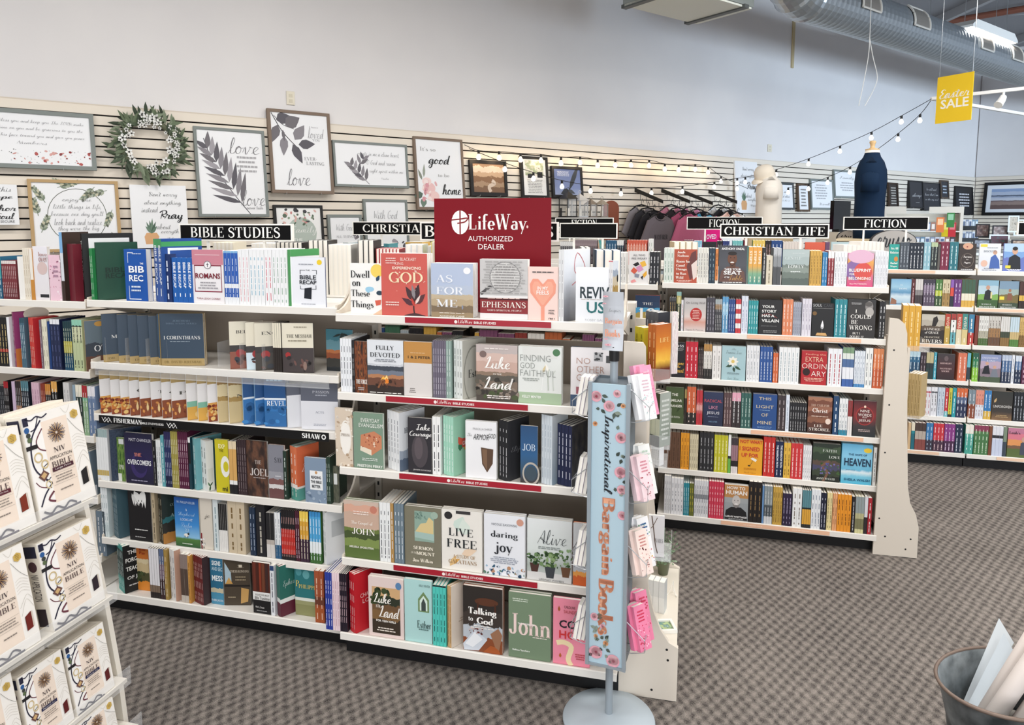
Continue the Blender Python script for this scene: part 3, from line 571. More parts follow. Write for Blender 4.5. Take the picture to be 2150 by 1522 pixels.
def run(sh, x0, x1, n, ytop, spine, desc, txt=None, tc='ffffff', rot=90, w=.135, front=None, art=None, back=.008, body=None, tf='b', name=None, short=False):
    """n alike books standing spine outward between photo columns x0..x1"""
    x0, yt = sh.pix(x0, ytop); x1 = sh.pix(x1, 0)[0]; t = sh.t-back
    u0 = sh.spos(x0, t); u1 = sh.spos(x1, t); sr, cr = math.sin(math.radians(rot)), math.cos(math.radians(rot))
    d = (u1-u0)/(n*sr); h = sh.f.hit((x0+x1)/2, yt, t)[1]-sh.z
    while w > .03 and clash(sh, foot(u1-.0004, t, rot, w, 0, n*d)): w -= .006
    FOOT.setdefault(id(sh.f), []).append((sh.z, foot(u1-.0004, t, rot, w, 0, n*d)))
    sm = bgmat(spine); bm = M(body or darker(spine), .45)
    ms = book_mesh(w, d-.0008, h, bm, bgmat(front) if front else (sm if isinstance(spine, str) else bm), sm)
    p = Print(w, h); dd = d-.0008
    def spine_quads(pts, fs, col):   # (along from top 0..1, across 0..1) -> spine plane
        p.k += 1; p.add([(-.0005-.0001*p.k, dd*(1-a), h*(1-l)) for l, a in pts], fs, p.mi(col))
    if txt:
        V, Fc, (a, b, c, e) = text2d(txt, tf); L = min(.62, (c-a)/((e-b) or 1)*dd*.6/h)
        if len(txt) > 2 and L < .35: L = .35
        spine_quads([(.10+(x-a)/((c-a) or 1)*L, .24+(y-b)/((e-b) or 1)*.52) for x, y in V], Fc, tc)
    if tc and not short:
        rnd = random.Random(int(x0*7)+n); P = []; Fc = []; l = .78 if txt else .14
        while l < .9:
            e = min(l+rnd.uniform(.05, .14), .93); o = len(P); P += [(l, .41), (e, .41), (e, .59), (l, .59)]; Fc.append((o, o+1, o+2, o+3)); l = e+(.02 if rnd.random() < .7 else .09)
        spine_quads(P, Fc, tc)
    let = p.mesh('lettering', p.mats) if p.v else None
    fa = None
    if art:
        p2 = Print(w, h); p2.all(art); fa = p2.mesh('cover_art', p2.mats)
    for i in range(n):
        k = n-1-i
        loc = sh.f.P(u1-.0004-k*d*sr, t-k*d*cr, sh.z)
        make_book(sh, loc, sh.f.a+math.radians(rot), ms, desc+' '+sh.ph, let, fa if i == n-1 else None, name=name)
# zones: origin and magnification at which columns and rows were read off the photograph
ZA = (180, 480, 3.8393); ZB = (180, 840, 3.1714); ZC = (680, 480, 3.2576); ZD = (680, 840, 2.5803)
ZE = (1330, 480, 3.7719); ZF = (1370, 780, 3.7123); ZG = (1820, 480, 3.0455); ZH = (0, 620, 6.3417); ZI = (0, 480, 4.0048); ZJ = (1160, 420, 5.375)
OR = ['top', 'second', 'third', 'fourth', 'fifth', 'bottom']
UT = -.03
LW = [Shelf(NEAR, (a+c)/2, (b+d)/2, UT if i < 4 else 0, 'on %s shelf below red sign' % ('bottom' if i == 4 else OR[i]), 'workbook', ZC if i < 2 else ZD) for i, (a, b, c, d) in enumerate([(703, 660, 1277, 679.5), (704.6, 823.8, 1220, 856), (703, 977.6, 1209, 1028), (699, 1169.5, 1230, 1233.4), (688, 1326, 1292, 1413.6)])]
BSO = -.04
BS = [Shelf(NEAR, (a+c)/2, (b+d)/2, (UT if i < 5 else 0)+BSO, 'on %s BIBLE STUDIES shelf' % OR[i], 'study_guide', ZA if i < 3 else ZB) for i, (a, b, c, d) in enumerate([(185, 629.8, 689, 648), (194, 760, 688, 790), (208.4, 870, 691, 907.8), (210, 1008.7, 697, 1062.3), (216, 1128.5, 697, 1190), (233.6, 1243.6, 684.6, 1313)])]
CL = [Shelf(LIFE, (a+c)/2, (b+d)/2, UT if i < 5 else 0, 'on %s front CHRISTIAN LIFE shelf' % OR[i], 'paperback', ZE if i < 3 else ZF) for i, (a, b, c, d) in enumerate([(1392, 594, 1863, 604.6), (1411, 696, 1860, 713), (1396, 791.5, 1852, 818), (1410, 889, 1844, 921.4), (1393, 983.4, 1837, 1021), (1395.6, 1077.7, 1830.6, 1126)])]
FI = [Shelf(FICT, (a+c)/2, (b+d)/2, UT if i < 5 else 0, 'on %s far FICTION shelf' % OR[i], 'novel', ZG) for i, (a, b, c, d) in enumerate([(1866, 567, 2150, 570), (1874, 643, 2150, 648), (1932, 722, 2150, 729), (1917, 796, 2150, 807), (1938, 875, 2150, 885), (1904, 943, 2150, 964)])]
B3 = [Shelf(NEAR, px, py, UT+BSO, 'on %s shelf behind boxed Bibles' % OR[i], 'softcover_book', ZI if i == 0 else ZH) for i, (px, py) in enumerate([(90, 632), (90, 776), (90, 908), (150, 1040), (150, 1160)])]
SL = [sh.z for sh in LW]
lw0, lw1 = LW[0].spos(704, UT), LW[4].spos(1296, 0)
bs0 = BS[1].spos(190, UT+BSO); bs1 = lw0-.012
GG = 'cream metal gondola bays filled with books'
gondola('gondola_bay', 'cream gondola bay of workbooks under the red dealer sign', NEAR, lw0, lw1, LW, 1.36, 0, GG, panel_top=LW[1].z+.17)
gondola('gondola_bay', 'cream gondola bay with black lettered strip under BIBLE STUDIES sign', NEAR, bs0, bs1, BS, 1.36, BSO, GG, back_t=-.4, panel_top=BS[0].z-.05)
gondola('gondola_bay', 'cream gondola bay standing behind the rack of boxed Bibles', NEAR, bs0-1.02, bs0-.004, B3+[Shelf(NEAR, 0, 0, BSO, '', '', None, BS[5].z)], 1.36, BSO, GG, back_t=-.4, panel_top=B3[1].z+.17)
cl0, cl1 = CL[0].spos(1390, UT), CL[2].spos(1855, UT)
gondola('gondola_bay', 'cream gondola bay with peach strips under front CHRISTIAN LIFE sign', LIFE, cl0, cl1, CL, 1.36, 0, GG, panel_top=1.33)
CLL = [Shelf(LIFE, 0, 0, s.t, 'in bay left of front CHRISTIAN LIFE sign', 'paperback', ZE, s.z-(.012 if i == 0 else 0)) for i, s in enumerate(CL)]
gondola('gondola_bay', 'cream gondola bay half hidden behind the spinner rack', LIFE, cl0-1.05, cl0-.02, CLL, 1.36, 0, GG, panel_top=1.33)
gondola('gondola_bay', 'cream gondola bay behind the red dealer sign under small CHRISTIAN LIFE sign', LIFE, cl0-2.1, cl0-1.07, CLL, 1.36, 0, GG, panel_top=1.33)
fi0 = FI[5].spos(1800, 0); fim = FI[0].spos(2052, UT); fi1 = fim+1.05
gondola('gondola_bay', 'far cream gondola bay of novels under the right FICTION sign', FICT, fim-1.06, fim-.006, FI, 1.36, 0, GG, panel_top=1.33)
gondola('gondola_bay', 'far cream gondola bay of novels beside the bucket aisle', FICT, fim, fi1, FI, 1.36, 0, GG, panel_top=1.33)
gondola('gondola_bay', 'far cream gondola bay behind the white shirt display under FICTION sign', FICT, fim-2.12, fim-1.066, FI, 1.36, 0, GG, panel_top=1.33)
gondola('gondola_bay', 'far cream gondola bay in front of the lanterns', FICT, fim-3.18, fim-2.126, FI, 1.36, 0, GG, panel_top=1.33)
# ================================================================ BOOKS, shelf by shelf
W_, K_ = 'f4f2ee', '17171a'
def T(*a): return ('t',)+a
# ---- bay under the red sign, top shelf
s = LW[0]
face(s, 185, 400, 238, 'f6f5f2', [('e', .86, .86, .2, .13, 'f5d565'), ('e', .62, .5, .14, .05, '9fcde6'), ('p', [(.48, .47), (.6, .55), (.66, .47), (.58, .42)], '9fcde6'), ('leaf', .84, .66, .2, .1, 60, '2f4a63'), ('e', .93, .43, .1, .045, '2c4254'), ('p', [(.78, .28), (.98, .3), (.96, .2), (.82, .18)], 'd9634f'), ('p', [(.7, 0), (1, .12), (1, 0)], 'e8c3a4'),
  T('Dwell', .33, .79, .6, .14, K_, 's'), T('on', .2, .6, .26, .09, K_, 's'), T('These', .33, .42, .6, .13, K_, 's'), T('Things', .38, .19, .72, .17, K_, 's')], 'white paperback with a yellow sun and blue bird', .012, back=.02)
face(s, 397, 712, 170, 'cf5f56', [('l', [(.72, .02), (.7, .15), (.72, .3), (.68, .45)], .03, '3a2a2c'), ('leaf', .7, .25, .34, .12, 120, '4a3034'), ('leaf', .72, .25, .36, .13, 75, '3c2a30'), ('leaf', .74, .2, .3, .12, 45, '5a3236'), ('leaf', .7, .18, .3, .1, 150, '55303a'), ('leaf', .72, .28, .3, .07, 100, '8b8488'), ('leaf', .74, .2, .22, .05, 60, 'e9d6cf'), ('leaf', .72, .16, .2, .05, 110, 'c64238'), ('p', [(.5, .02), (.72, .06), (.95, .02), (.95, 0), (.5, 0)], '4a2f33'), ('sc', .3, .4, .95, .75, 14, .014, ['f3e0d8'], 3),
  T('EXPERIENCING', .56, .77, .62, .045, 'f7ead9', 'B'), T('GOD', .54, .62, .74, .17, 'f5e2bd', 's'), T('BLACKABY', .6, .91, .34, .05, 'f3dfd6', 'b'), T('KING', .4, .84, .18, .045, 'f3dfd6', 'b'), ('lines', .22, .94, .83, 3, .26, 'f0d5cc'), ('lines', .24, .24, .16, 2, .32, 'f3dfd6')], 'coral paperback with a burning tree drawing', .018, 3, edge='f1efec')
face(s, 735, 1022, 238, ('n', [(0, '9c8767'), (.1, '7d6a52'), (.22, 'b6a283'), (.34, 'c3b295'), (.42, 'b8c3d6'), (.6, 'b5c2da')], .07, 5), [('e', .86, .87, .085, .062, 'f3f3f5'), ('e', .75, .2, .018, .04, '8a93a8'), T('AS', .32, .72, .4, .14, 'eef1f7', 's'), T('FOR', .46, .5, .66, .14, 'eef1f7', 's'), T('ME', .38, .27, .5, .14, 'eef1f7', 's'), T('ADRIENNE CAMP', .5, .03, .6, .03, 'f7f4ee', 'b'), ('lines', .5, .1, .08, 1, .8, 'f7f4ee')], 'grey-blue paperback with desert hills', .014, 4, edge='eceef2')
face(s, 1068, 1395, 210, [(0, 'e9e5e4'), (.1, '8c1f24'), (.35, 'c9c7c6')], [('r', 0, .355, 1, .4, 'eceae9'), ('lines', .5, .42, .98, 13, .96, 'a9a7a6'), ('e', .53, .7, .32, .255, 'dcdad8'), ('lines', .53, .5, .9, 9, .48, '8f8d8c'), ('o', .53, .7, .33, .265, .022, '8b8a8a'), ('l', [(.02, .42), (.14, .5), (.24, .56)], .06, '4d4b4c'), ('r', 0, .33, 1, .36, '4a1114'),
  T('EPHESIANS', .5, .25, .92, .1, 'f5efe6', 's'), T("GOD'S SPIRITUAL PEOPLE", .52, .155, .72, .03, 'f1e4dc', 's'), ('lines', .5, .34, .37, 1, .9, 'dfb9b0')], 'grey paperback with magnifying glass and red band', .014, 2, edge='f1efee')
face(s, 1395, 1600, 262, 'f3d6cd', [('p', [(.5, .22), (.08, .52), (.06, .68), (.16, .78), (.34, .78), (.5, .68), (.66, .78), (.84, .78), (.94, .68), (.92, .52)], 'ee9c83'), ('p', [(.5, .28), (.16, .54), (.15, .65), (.22, .73), (.34, .73), (.5, .62), (.66, .73), (.78, .73), (.85, .65), (.84, .54)], 'f0a990'), ('r', .44, 0, .56, .3, 'ee9c83'), T('IN MY', .5, .61, .36, .065, 'fdf3ee', 'B'), T('FEELS', .5, .53, .42, .075, 'fdf3ee', 'B'), ('lines', .5, .88, .93, 1, .75, '4a4444'), T('HOW', .8, .2, .2, .03, '333', 'B'), T('FEEL', .8, .15, .2, .03, '333', 'B'), T("I'M I", .8, .05, .2, .03, '333', 'B')], 'pale pink paperback with a coral heart', .013)
run(s, 1600, 1640, 2, 145, 'eceef0', 'thin white-spined workbook with grey script cover', None, 'b9b9be', 62, .15, ('g', [(0, '55565b'), (.3, '8f9299'), (.6, 'd5dae1'), (1, 'e7ebf0')], .06), [('l', [(.3, .5), (.6, .6), (.8, .75), (.5, .95), (.4, .7), (.75, .55)], .02, 'b7555c'), ('r', .8, .45, .98, .58, 'b02a38')], back=.004)
face(s, 1720, 1945, 268, 'f0f2f6', [T('REVIVE', .66, .55, 1.05, .21, '20323a', 'B'), T('US', .62, .28, .56, .21, '1f6e70', 'B'), ('lines', .55, .41, .44, 1, .8, 'c9c3c0'), T('ROBBY GALLATY', .7, .05, .8, .04, '9b9da2', 't')], 'white paperback with big dark teal lettering', .013, 2)
run(s, 1940, 1972, 2, 220, [(0, 'f0eff0'), (.98, 'd77983')], 'pink and white spined workbook with a mountain cover', None, 'b9b9be', 55, .13, ('n', [(0, '6d5a34'), (.1, '4a4a4a'), (.3, '3c434e'), (.5, 'a88a50'), (.6, 'c5b89f'), (.75, '9aa5b4'), (.85, 'd6dce4')], .08, 4), [T('WITHOUT', .5, .44, .85, .07, 'f3f3f3', 'b'), T('WAVERING', .5, .33, .85, .07, 'f3f3f3', 'b'), ('e', .85, .72, .12, .06, '1d2023')], back=.004)
# second shelf
s = LW[1]
face(s, 22, 205, 690, ('n', [(0, '20262b'), (.3, '34332f'), (.46, '8d4a2c'), (.56, 'b06a3e'), (.62, '5f8b97'), (.8, '3c7482')], .06, 4), [('leaf', .62, .95, .35, .07, 250, '20302d'), ('leaf', .6, .93, .3, .06, 300, '20302d'), ('leaf', .58, .92, .35, .07, 200, '1f2e2b'), ('leaf', .6, .93, .35, .07, 340, '1f2e2b'), ('l', [(.6, .92), (.62, .7), (.6, .5)], .03, '1c2526')], 'sunset palm tree workbook standing behind white spines', .01, back=.13)
run(s, 118, 196, 4, 752, 'eceef2', 'thin white-spined workbook beside the palm cover', None, '5c6068', name=None)
run(s, 196, 214, 2, 765, '25262b', 'thin black-spined workbook beside white spines', None, 'bbbbbb')
face(s, 214, 300, 770, ('p', ['171312', '4a2418', '8b4a24', '2a1c18', 'c07a44'], 4), [T('THE FORGE', .55, .22, .9, .09, 'f1ede6', 'S'), ('lines', .5, .05, .12, 2, .6, 'bbb')], 'dark workbook showing two figures and fire', .012)
face(s, 302, 548, 763, ('n', [(0, '2c201d'), (.16, '6b4332'), (.3, 'b07a55'), (.36, '6f7786'), (.44, '3c4450'), (.52, 'c9cdd3'), (.56, 'dfe3e8')], .05, 4), [('leaf', .44, .2, .2, .14, 90, 'f4b64a'), ('leaf', .5, .2, .24, .1, 80, 'f9d98a'), ('leaf', .55, .2, .16, .12, 100, 'e9852f'), ('sc', .25, .14, .8, .26, 22, .05, ['5b3a2c', '8a5738', '3a2822'], 4), T('FULLY', .5, .86, .5, .08, '25282d', 's'), T('DEVOTED', .5, .73, .82, .085, '25282d', 's'), ('lines', .5, .6, .66, 2, .62, '7d828a'), ('lines', .5, .02, .05, 1, .9, 'f3efe8')], 'campfire paperback with pale sky', .014, 2)
face(s, 550, 742, 775, [(0, 'd9d4d1'), (.61, 'c08a45')], [T('1 & 2 PETER', .55, .72, .8, .05, '2a2018', 'B'), ('lines', .3, .06, .16, 3, .24, '6d6764'), ('lines', .5, .79, .81, 1, .6, 'e8cfa6')], 'tan and pale grey field guide', .013)
run(s, 748, 838, 6, 765, '6b6474', 'grey-purple spined workbook', None, 'cfcad6')
run(s, 838, 872, 2, 768, '93aaa2', 'sage-spined workbook', None, 'e6eeea')
run(s, 878, 950, 3, 768, 'e9ecea', 'white-spined workbook with grey arch cover', None, '777d79', 62, .12, 'bdbcb2', [('o', .5, .4, .45, .5, .03, '8f8f86'), T('Esther', .6, .42, .7, .14, '3c3d3b', 's')], back=.004)
face(s, 1042, 1325, 795, ('n', [(0, '4a423b'), (.2, '7b6a5c'), (.36, '59534a'), (.46, '8a7462'), (.52, 'c7a79a'), (.7, 'd3b8ad'), (.85, 'bfb3b0')], .05, 5), [('sc', 0, .08, 1, .42, 40, .08, ['37332e', '8d8074', '5d574c', '4b5637'], 9), ('e', .17, .83, .085, .06, '7b6762'), T('Luke', .52, .69, .62, .22, 'fbf8f4', 'C'), T('IN THE', .52, .49, .2, .025, 'fbf8f4', 'b'), T('Land', .55, .33, .72, .22, 'fbf8f4', 'C'), ('lines', .55, .05, .12, 2, .7, 'f3ede8'), ('lines', .5, .92, .95, 1, .6, 'f3ede8')], 'dusty rose workbook with rocky valley and script', .014, 2)
face(s, 1328, 1625, 808, [(0, 'a9bf9f'), (.2, 'e3e6e2')], [('r', .1, .8, .9, .99, 'dfe0dc'), ('e', .88, .91, .085, .062, '4d7a53'), ('l', [(.55, .25), (.58, .5), (.6, .62)], .022, 'f0f2ef'), ('l', [(.7, .25), (.69, .5), (.72, .62)], .022, 'b9c0b4'), ('l', [(.82, .25), (.8, .5), (.86, .6)], .02, 'cdd2ca'), ('leaf', .57, .55, .2, .05, 70, 'd9c79c'), ('leaf', .7, .58, .2, .05, 110, 'f5f3ea'), T('FINDING', .4, .8, .7, .11, '8b8f8b', 't'), T('GOD', .22, .67, .34, .1, '8b8f8b', 't'), T('FAITHFUL', .46, .54, .82, .11, '8b8f8b', 't'), T('KELLY MINTER', .32, .13, .44, .045, 'f5f7f2', 'B'), ('lines', .3, .4, .46, 2, .4, '9ba09b')], 'white workbook with glass bottles and green band', .016, 2, edge='e7eae7')
face(s, 1685, 1960, 815, [(0, '3b5372'), (.2, 'ece8e9')], [('r', .14, .22, .42, .34, 'a25a66'), ('r', .58, .78, .8, .93, 'b2b2b4'), ('sc', .6, .8, .78, .92, 8, .04, ['3d3d40'], 2), ('r', .88, .76, 1, .88, '4a4a4c'), T('NO', .32, .78, .34, .1, 'b08878', 't'), T('OTHER', .5, .64, .68, .11, 'b08878', 't'), T('GODS', .42, .5, .54, .11, 'b08878', 't'), T('KELLY MINTER', .4, .1, .5, .05, 'f5f7f2', 'B')], 'white workbook with navy band and thin rose lettering', .016)
# third shelf
s = LW[2]
face(s, 66, 160, 45, 'd9c9b6', [('e', .6, .5, .32, .3, 'f3eee6'), ('sc', 0, 0, 1, 1, 40, .09, ['b39a80', 'efe6da'], 5), ('e', .6, .5, .28, .26, 'f5f1ea'), T('EPHESIANS', .6, .55, .5, .05, '8a7866', 's')], 'beige lace-patterned workbook', .012)
face(s, 164, 325, 70, '7d9683', [('p', [(.22, .32), (.6, .24), (.95, .38), (.95, .6), (.7, .68), (.25, .6)], 'c98461'), ('p', [(.22, .32), (.6, .24), (.6, .34), (.24, .4)], 'e7dcc8'), ('sc', .3, .36, .9, .6, 24, .035, ['e6d3bd', '8f4a3a', 'a8563f'], 6), T('EVERYDAY', .58, .87, .62, .07, 'f1f2ec', 'b'), T('EVANGELISM', .6, .78, .8, .07, 'f1f2ec', 'b'), T('PRESTON PERRY', .55, .05, .85, .05, 'f1f2ec', 'B'), ('lines', .55, .14, .2, 2, .6, 'e6ebe4')], 'sage green workbook with a brick house', .013)
run(s, 328, 412, 4, 68, 'eceef0', 'white-spined workbook with a watercolour cover', None, '8b8f96', 60, .12, ('n', [(0, '5c6a7e'), (.2, '98a3b2'), (.35, 'dfe2e6')], .12, 3), [T('HEBREWS', .6, .68, .8, .1, '6a6e76', 'S')], back=.004)
face(s, 458, 586, 97, '2d2b31', [('e', .5, .4, .35, .3, '4a4449'), ('e', .45, .45, .18, .2, '5c5358'), T('Take', .66, .84, .6, .12, 'f4f2f0', 'C'), T('Courage', .55, .7, .95, .13, 'f4f2f0', 'C'), T('JENNIFER ROTHSCHILD', .6, .06, .75, .03, 'e9e6e4', 'b')], 'black workbook with a grey drawing and script', .013)
run(s, 590, 634, 2, 90, [(0, 'f0f0ef'), (.9, 'f0f0ef')], 'white-spined workbook beside mint spines', None, '33353a')
run(s, 638, 704, 4, 92, 'a9dcc6', 'mint-spined workbook with a floral cover', None, 'f5fbf8', 64, .11, '9ccfb4', [('leaf', .3, .4, .4, .2, 80, '3f7a58'), ('leaf', .4, .5, .35, .2, 120, 'd9624e'), ('leaf', .5, .4, .35, .2, 50, 'e0b04e'), ('r', .4, .45, .9, .6, 'd0584c'), T('COME HOME', .65, .52, .45, .07, 'f7efe8', 'B')], back=.004)
face(s, 768, 936, 115, 'efeff1', [('p', [(.5, .55), (.9, .53), (.88, .28), (.7, .12), (.54, .26)], '5d4636'), ('p', [(.54, .52), (.7, .52), (.7, .16), (.57, .28)], '7b5f49'), T('The', .14, .76, .16, .06, '333', 'c'), T('ARMOR', .5, .73, .5, .1, '2c2a2a', 'i'), T('GOD', .86, .76, .24, .08, '2c2a2a', 'i'), T('PRISCILLA SHIRER', .56, .87, .62, .035, '9b9b9f', 'b')], 'white workbook with a wooden shield', .014)
run(s, 940, 998, 3, 115, '26272b', 'black-spined workbook with a plain cover', None, 'c9c9cc', 60, .11, '2e2f33', [T('Elijah', .5, .5, .7, .12, '8d8f94', 'c')], back=.004)
face(s, 1064, 1158, 140, ('g', [(0, '3b342f'), (.25, '32536d'), (.5, '2a5d8d'), (1, '224a75')], .04), [('o', .62, .17, .5, .2, .09, 'b9b2a8'), ('e', .62, .17, .32, .13, '40505c'), T('JOB', .5, .63, .75, .12, 'c4d5e6', 's')], 'blue workbook with a compass', .013)
run(s, 1172, 1236, 4, 85, 'd4dde4', 'pale blue-white spined workbook', None, '9fb0bd', 66, .10, ('g', [(0, '8ea2b2'), (1, 'dfe6ea')], .05), back=.004)
run(s, 1258, 1342, 4, 140, '23294a', 'navy-spined workbook beside the spinner rack', None, 'd8dae4', 66, .10, ('p', ['23252d', '3d3f47', '5b564e'], 5), back=.004)
# fourth shelf
s = LW[3]
face(s, 114, 303, 548, ('n', [(0, '5b7038'), (.2, '7f9150'), (.34, '46552e'), (.46, '6b7b3f'), (.52, 'c9ab98'), (.8, 'd8a892'), (.92, 'cdb7a8')], .08, 4), [('e', .85, .87, .1, .065, 'c7806c'), T('The Gospel of', .52, .62, .62, .07, 'f7f2ea', 's'), T('JOHN', .56, .48, .66, .11, 'f9f5ee', 's'), T('MELISSA SPOELSTRA', .5, .2, .7, .035, 'f3f0e6', 'B'), ('lines', .5, .76, .84, 2, .6, 'f3e3da')], 'green meadow workbook under a pink sky', .013, 2)
run(s, 306, 364, 3, 556, 'eceeee', 'white-spined workbook beside a tan spine', None, '3c4046')
run(s, 364, 382, 1, 560, 'b18b54', 'tan-spined workbook between white and slate spines', None, 'eee')
run(s, 384, 436, 3, 562, '71828e', 'slate-spined workbook', None, 'e6ebef')
face(s, 440, 636, 580, '7c7866', [('r', .28, .42, .82, .93, '8faa9c'), ('p', [(.3, .58), (.8, .55), (.8, .78), (.68, .84), (.6, .74), (.45, .72)], 'd9c48e'), ('p', [(.28, .48), (.82, .45), (.82, .56), (.28, .58)], 'a5bfb8'), ('sc', .3, .8, .6, .92, 20, .04, ['5e7d74', '7a9689'], 7), ('e', .83, .88, .1, .06, '9fb5a6'), T('SERMON', .52, .31, .55, .06, 'f1ead9', 'S'), T('MOUNT', .58, .22, .5, .06, 'f1ead9', 'S'), T('ON THE', .26, .22, .16, .035, 'f1ead9', 's'), T('Jen Wilkin', .5, .1, .56, .065, 'f1ead9', 'S')], 'olive workbook with a tree and cliff picture', .013, 2)
face(s, 640, 858, 598, 'ece8e0', [('leaf', .4, .65, .4, .3, 70, 'cfe0d6'), ('leaf', .6, .6, .4, .26, 100, 'dbe6dc'), ('leaf', .2, .1, .3, .1, 30, 'd9a85c'), ('leaf', .2, .06, .34, .1, 60, 'e1bd84'), ('leaf', .5, .28, .4, .16, 20, 'ead0b4'), ('e', .17, .9, .1, .062, '2b2a2c'), ('r', .36, .94, .72, .99, '3a383a'), T('LIVE', .48, .64, .6, .13, '24282c', 's'), T('FREE', .5, .45, .74, .14, '24282c', 's'), T('A STUDY OF', .56, .24, .56, .055, 'a8834e', 's'), T('GALATIANS', .52, .15, .7, .065, '9a7a52', 's')], 'cream workbook with gold leaves and black seal', .013, 2)
face(s, 868, 1090, 622, 'e9ebf0', [('sc', 0, .02, 1, .15, 46, .045, ['3f6a86', '9dbad0', '5c7f6a', '22405c', 'b98c6c', 'cfd8e2'], 8), ('e', .88, .9, .085, .056, 'd09a86'), T('NICOLE ZASOWSKI', .5, .84, .62, .035, '6a6e78', 'b'), T('daring', .5, .67, .66, .13, '2a2c33', 's'), T('joy', .48, .45, .46, .2, '2a2c33', 's'), ('lines', .5, .2, .32, 4, .7, '9aa0ad')], 'white workbook with blue sea glass', .013, 2)
face(s, 1100, 1342, 648, ('g', [(0, 'c9cccb'), (.25, 'a9b3ab'), (.5, 'd7dedb'), (1, 'e4e8e8')], .08, 3), [('r', 0, 0, 1, .14, 'd9d8d6'), ('p', [(.06, .28), (.28, .28), (.24, .14), (.1, .14)], '4a2f2a'), ('p', [(.4, .24), (.64, .24), (.6, .06), (.44, .06)], '3c4046'), ('p', [(.76, .26), (.98, .26), (.94, .1), (.8, .1)], '6b4a34'), ('sc', .02, .28, .34, .44, 26, .05, ['3c5a34', '2b4429', '6d8a5c'], 1), ('sc', .38, .24, .7, .48, 34, .05, ['54703f', '37522f', '86a06e'], 2), ('sc', .74, .28, 1, .55, 30, .035, ['5d7a48', '8ba877', '425e35'], 3), T('Alive', .56, .72, .66, .24, '3e4347', 'c'), T('LIFEWAY WOMEN', .55, .03, .55, .03, '4a4a4a', 'b'), ('lines', .5, .52, .57, 2, .5, '7d8583')], 'pale green workbook with three potted plants', .014, 2)
face(s, 1348, 1440, 668, ('n', [(0, 'd4632a'), (.15, 'e9a04c'), (.22, 'b9bcc0'), (.6, 'd4d6d8')], .1, 5), [('sc', 0, .3, 1, .5, 14, .1, ['8e9196', 'f0f0f0'], 3)], 'grey workbook with orange leaves behind the spinner', .013)
# bottom shelf
s = LW[4]
run(s, 12, 50, 3, 935, '2c3f9a', 'blue-spined thin workbook', None, 'e9ecf8')
run(s, 50, 90, 3, 938, 'ead3da', 'pale pink spined thin workbook', None, 'b98a98')
run(s, 90, 130, 4, 942, '241c28', 'black-spined thin workbook beside red covers', None, 'd8b8c0')
run(s, 132, 172, 3, 945, 'c41f2c', 'red-spined workbook with a red cover', None, 'f3dada', 58, .125, 'bb1c28', [T('CHASING', .5, .6, .6, .07, 'f1c9c6', 'b'), T('LOVE', .5, .5, .45, .07, 'f1c9c6', 'b')], back=.004)
face(s, 246, 436, 965, 'e2cfca', [('r', .1, .06, .9, .84, ('n', [(0, '3a2f24'), (.3, '7d5e3a'), (.5, '6d5136'), (.62, '2c3326'), (.8, 'd0a87a')], .12, 4)), ('sc', .12, .58, .6, .8, 20, .09, ['2c3a24', '3d4a2c'], 4), ('e', .86, .89, .085, .06, '5b83ad'), T('Luke', .4, .66, .5, .17, 'fbf6ee', 'C'), T('Land', .6, .44, .6, .2, 'fbf6ee', 'C'), T('IN THE', .28, .52, .12, .05, 'fbf6ee', 'b'), T('FOR TEEN GIRLS', .5, .28, .56, .035, 'fbf6ee', 'B'), ('lines', .5, .1, .18, 2, .6, 'f1e6da')], 'pink-bordered workbook with savanna picture', .012, 2)
face(s, 440, 588, 975, 'aed6d4', [('p', [(.5, .5), (.5, .7), (.7, .82), (.9, .7), (.9, .5)], '6f8a5c'), ('p', [(.56, .52), (.56, .68), (.7, .76), (.84, .68), (.84, .52)], 'd6e8dd'), ('p', [(.62, .52), (.62, .64), (.7, .72), (.78, .64), (.78, .52)], '3f4a48'), T('Esther', .72, .3, .5, .12, '2f4744', 's'), ('lines', .7, .2, .24, 1, .5, '5a7a78'), T('KELLY MINTER', .75, .92, .4, .035, '4d6a69', 'b')], 'aqua workbook with an arched window', .012)
run(s, 592, 664, 4, 1005, [(0, '4fc4b8'), (.97, '1d2a2c')], 'turquoise-spined workbook', None, '123c3a')
run(s, 666, 692, 2, 1012, 'd3a874', 'tan-spined workbook with a cream cover', None, '8d6c3c', 60, .12, 'dcd2c4', [('lines', .5, .36, .44, 2, .4, 'b3a48f')], back=.004)
face(s, 755, 968, 1015, ('n', [(0, '8a4a2a'), (.2, 'b9c0c8'), (.4, '3b332e'), (.6, '2b2522')], .16, 3), [('e', .6, .78, .3, .06, '5a3524'), ('r', .36, .56, .4, .76, '4a2a1e'), ('r', .8, .56, .84, .76, '4a2a1e'), ('p', [(0, .1), (.3, .34), (.62, .2), (.4, .02), (.02, 0)], 'cfd6df'), ('p', [(.05, .1), (.3, .3), (.5, .2), (.25, .06)], 'eceff3'), ('p', [(.5, 0), (.7, .12), (.9, .1), (.95, 0)], 'a9582c'), ('p', [(.7, .3), (.9, .4), (1, .3), (.92, .06), (.82, .1)], '9a6f54'), ('sc', .15, .28, .5, .38, 24, .03, ['6b3b38', 'd8c0b8'], 5), T('Talking', .5, .62, .72, .13, 'faf7f2', 'S'), T('to', .2, .5, .12, .06, 'faf7f2', 's'), T('God', .56, .49, .42, .1, 'faf7f2', 'S'), ('lines', .5, .36, .42, 2, .6, 'f3eee6')], 'dark workbook showing a stool and open notebook', .014, 2)
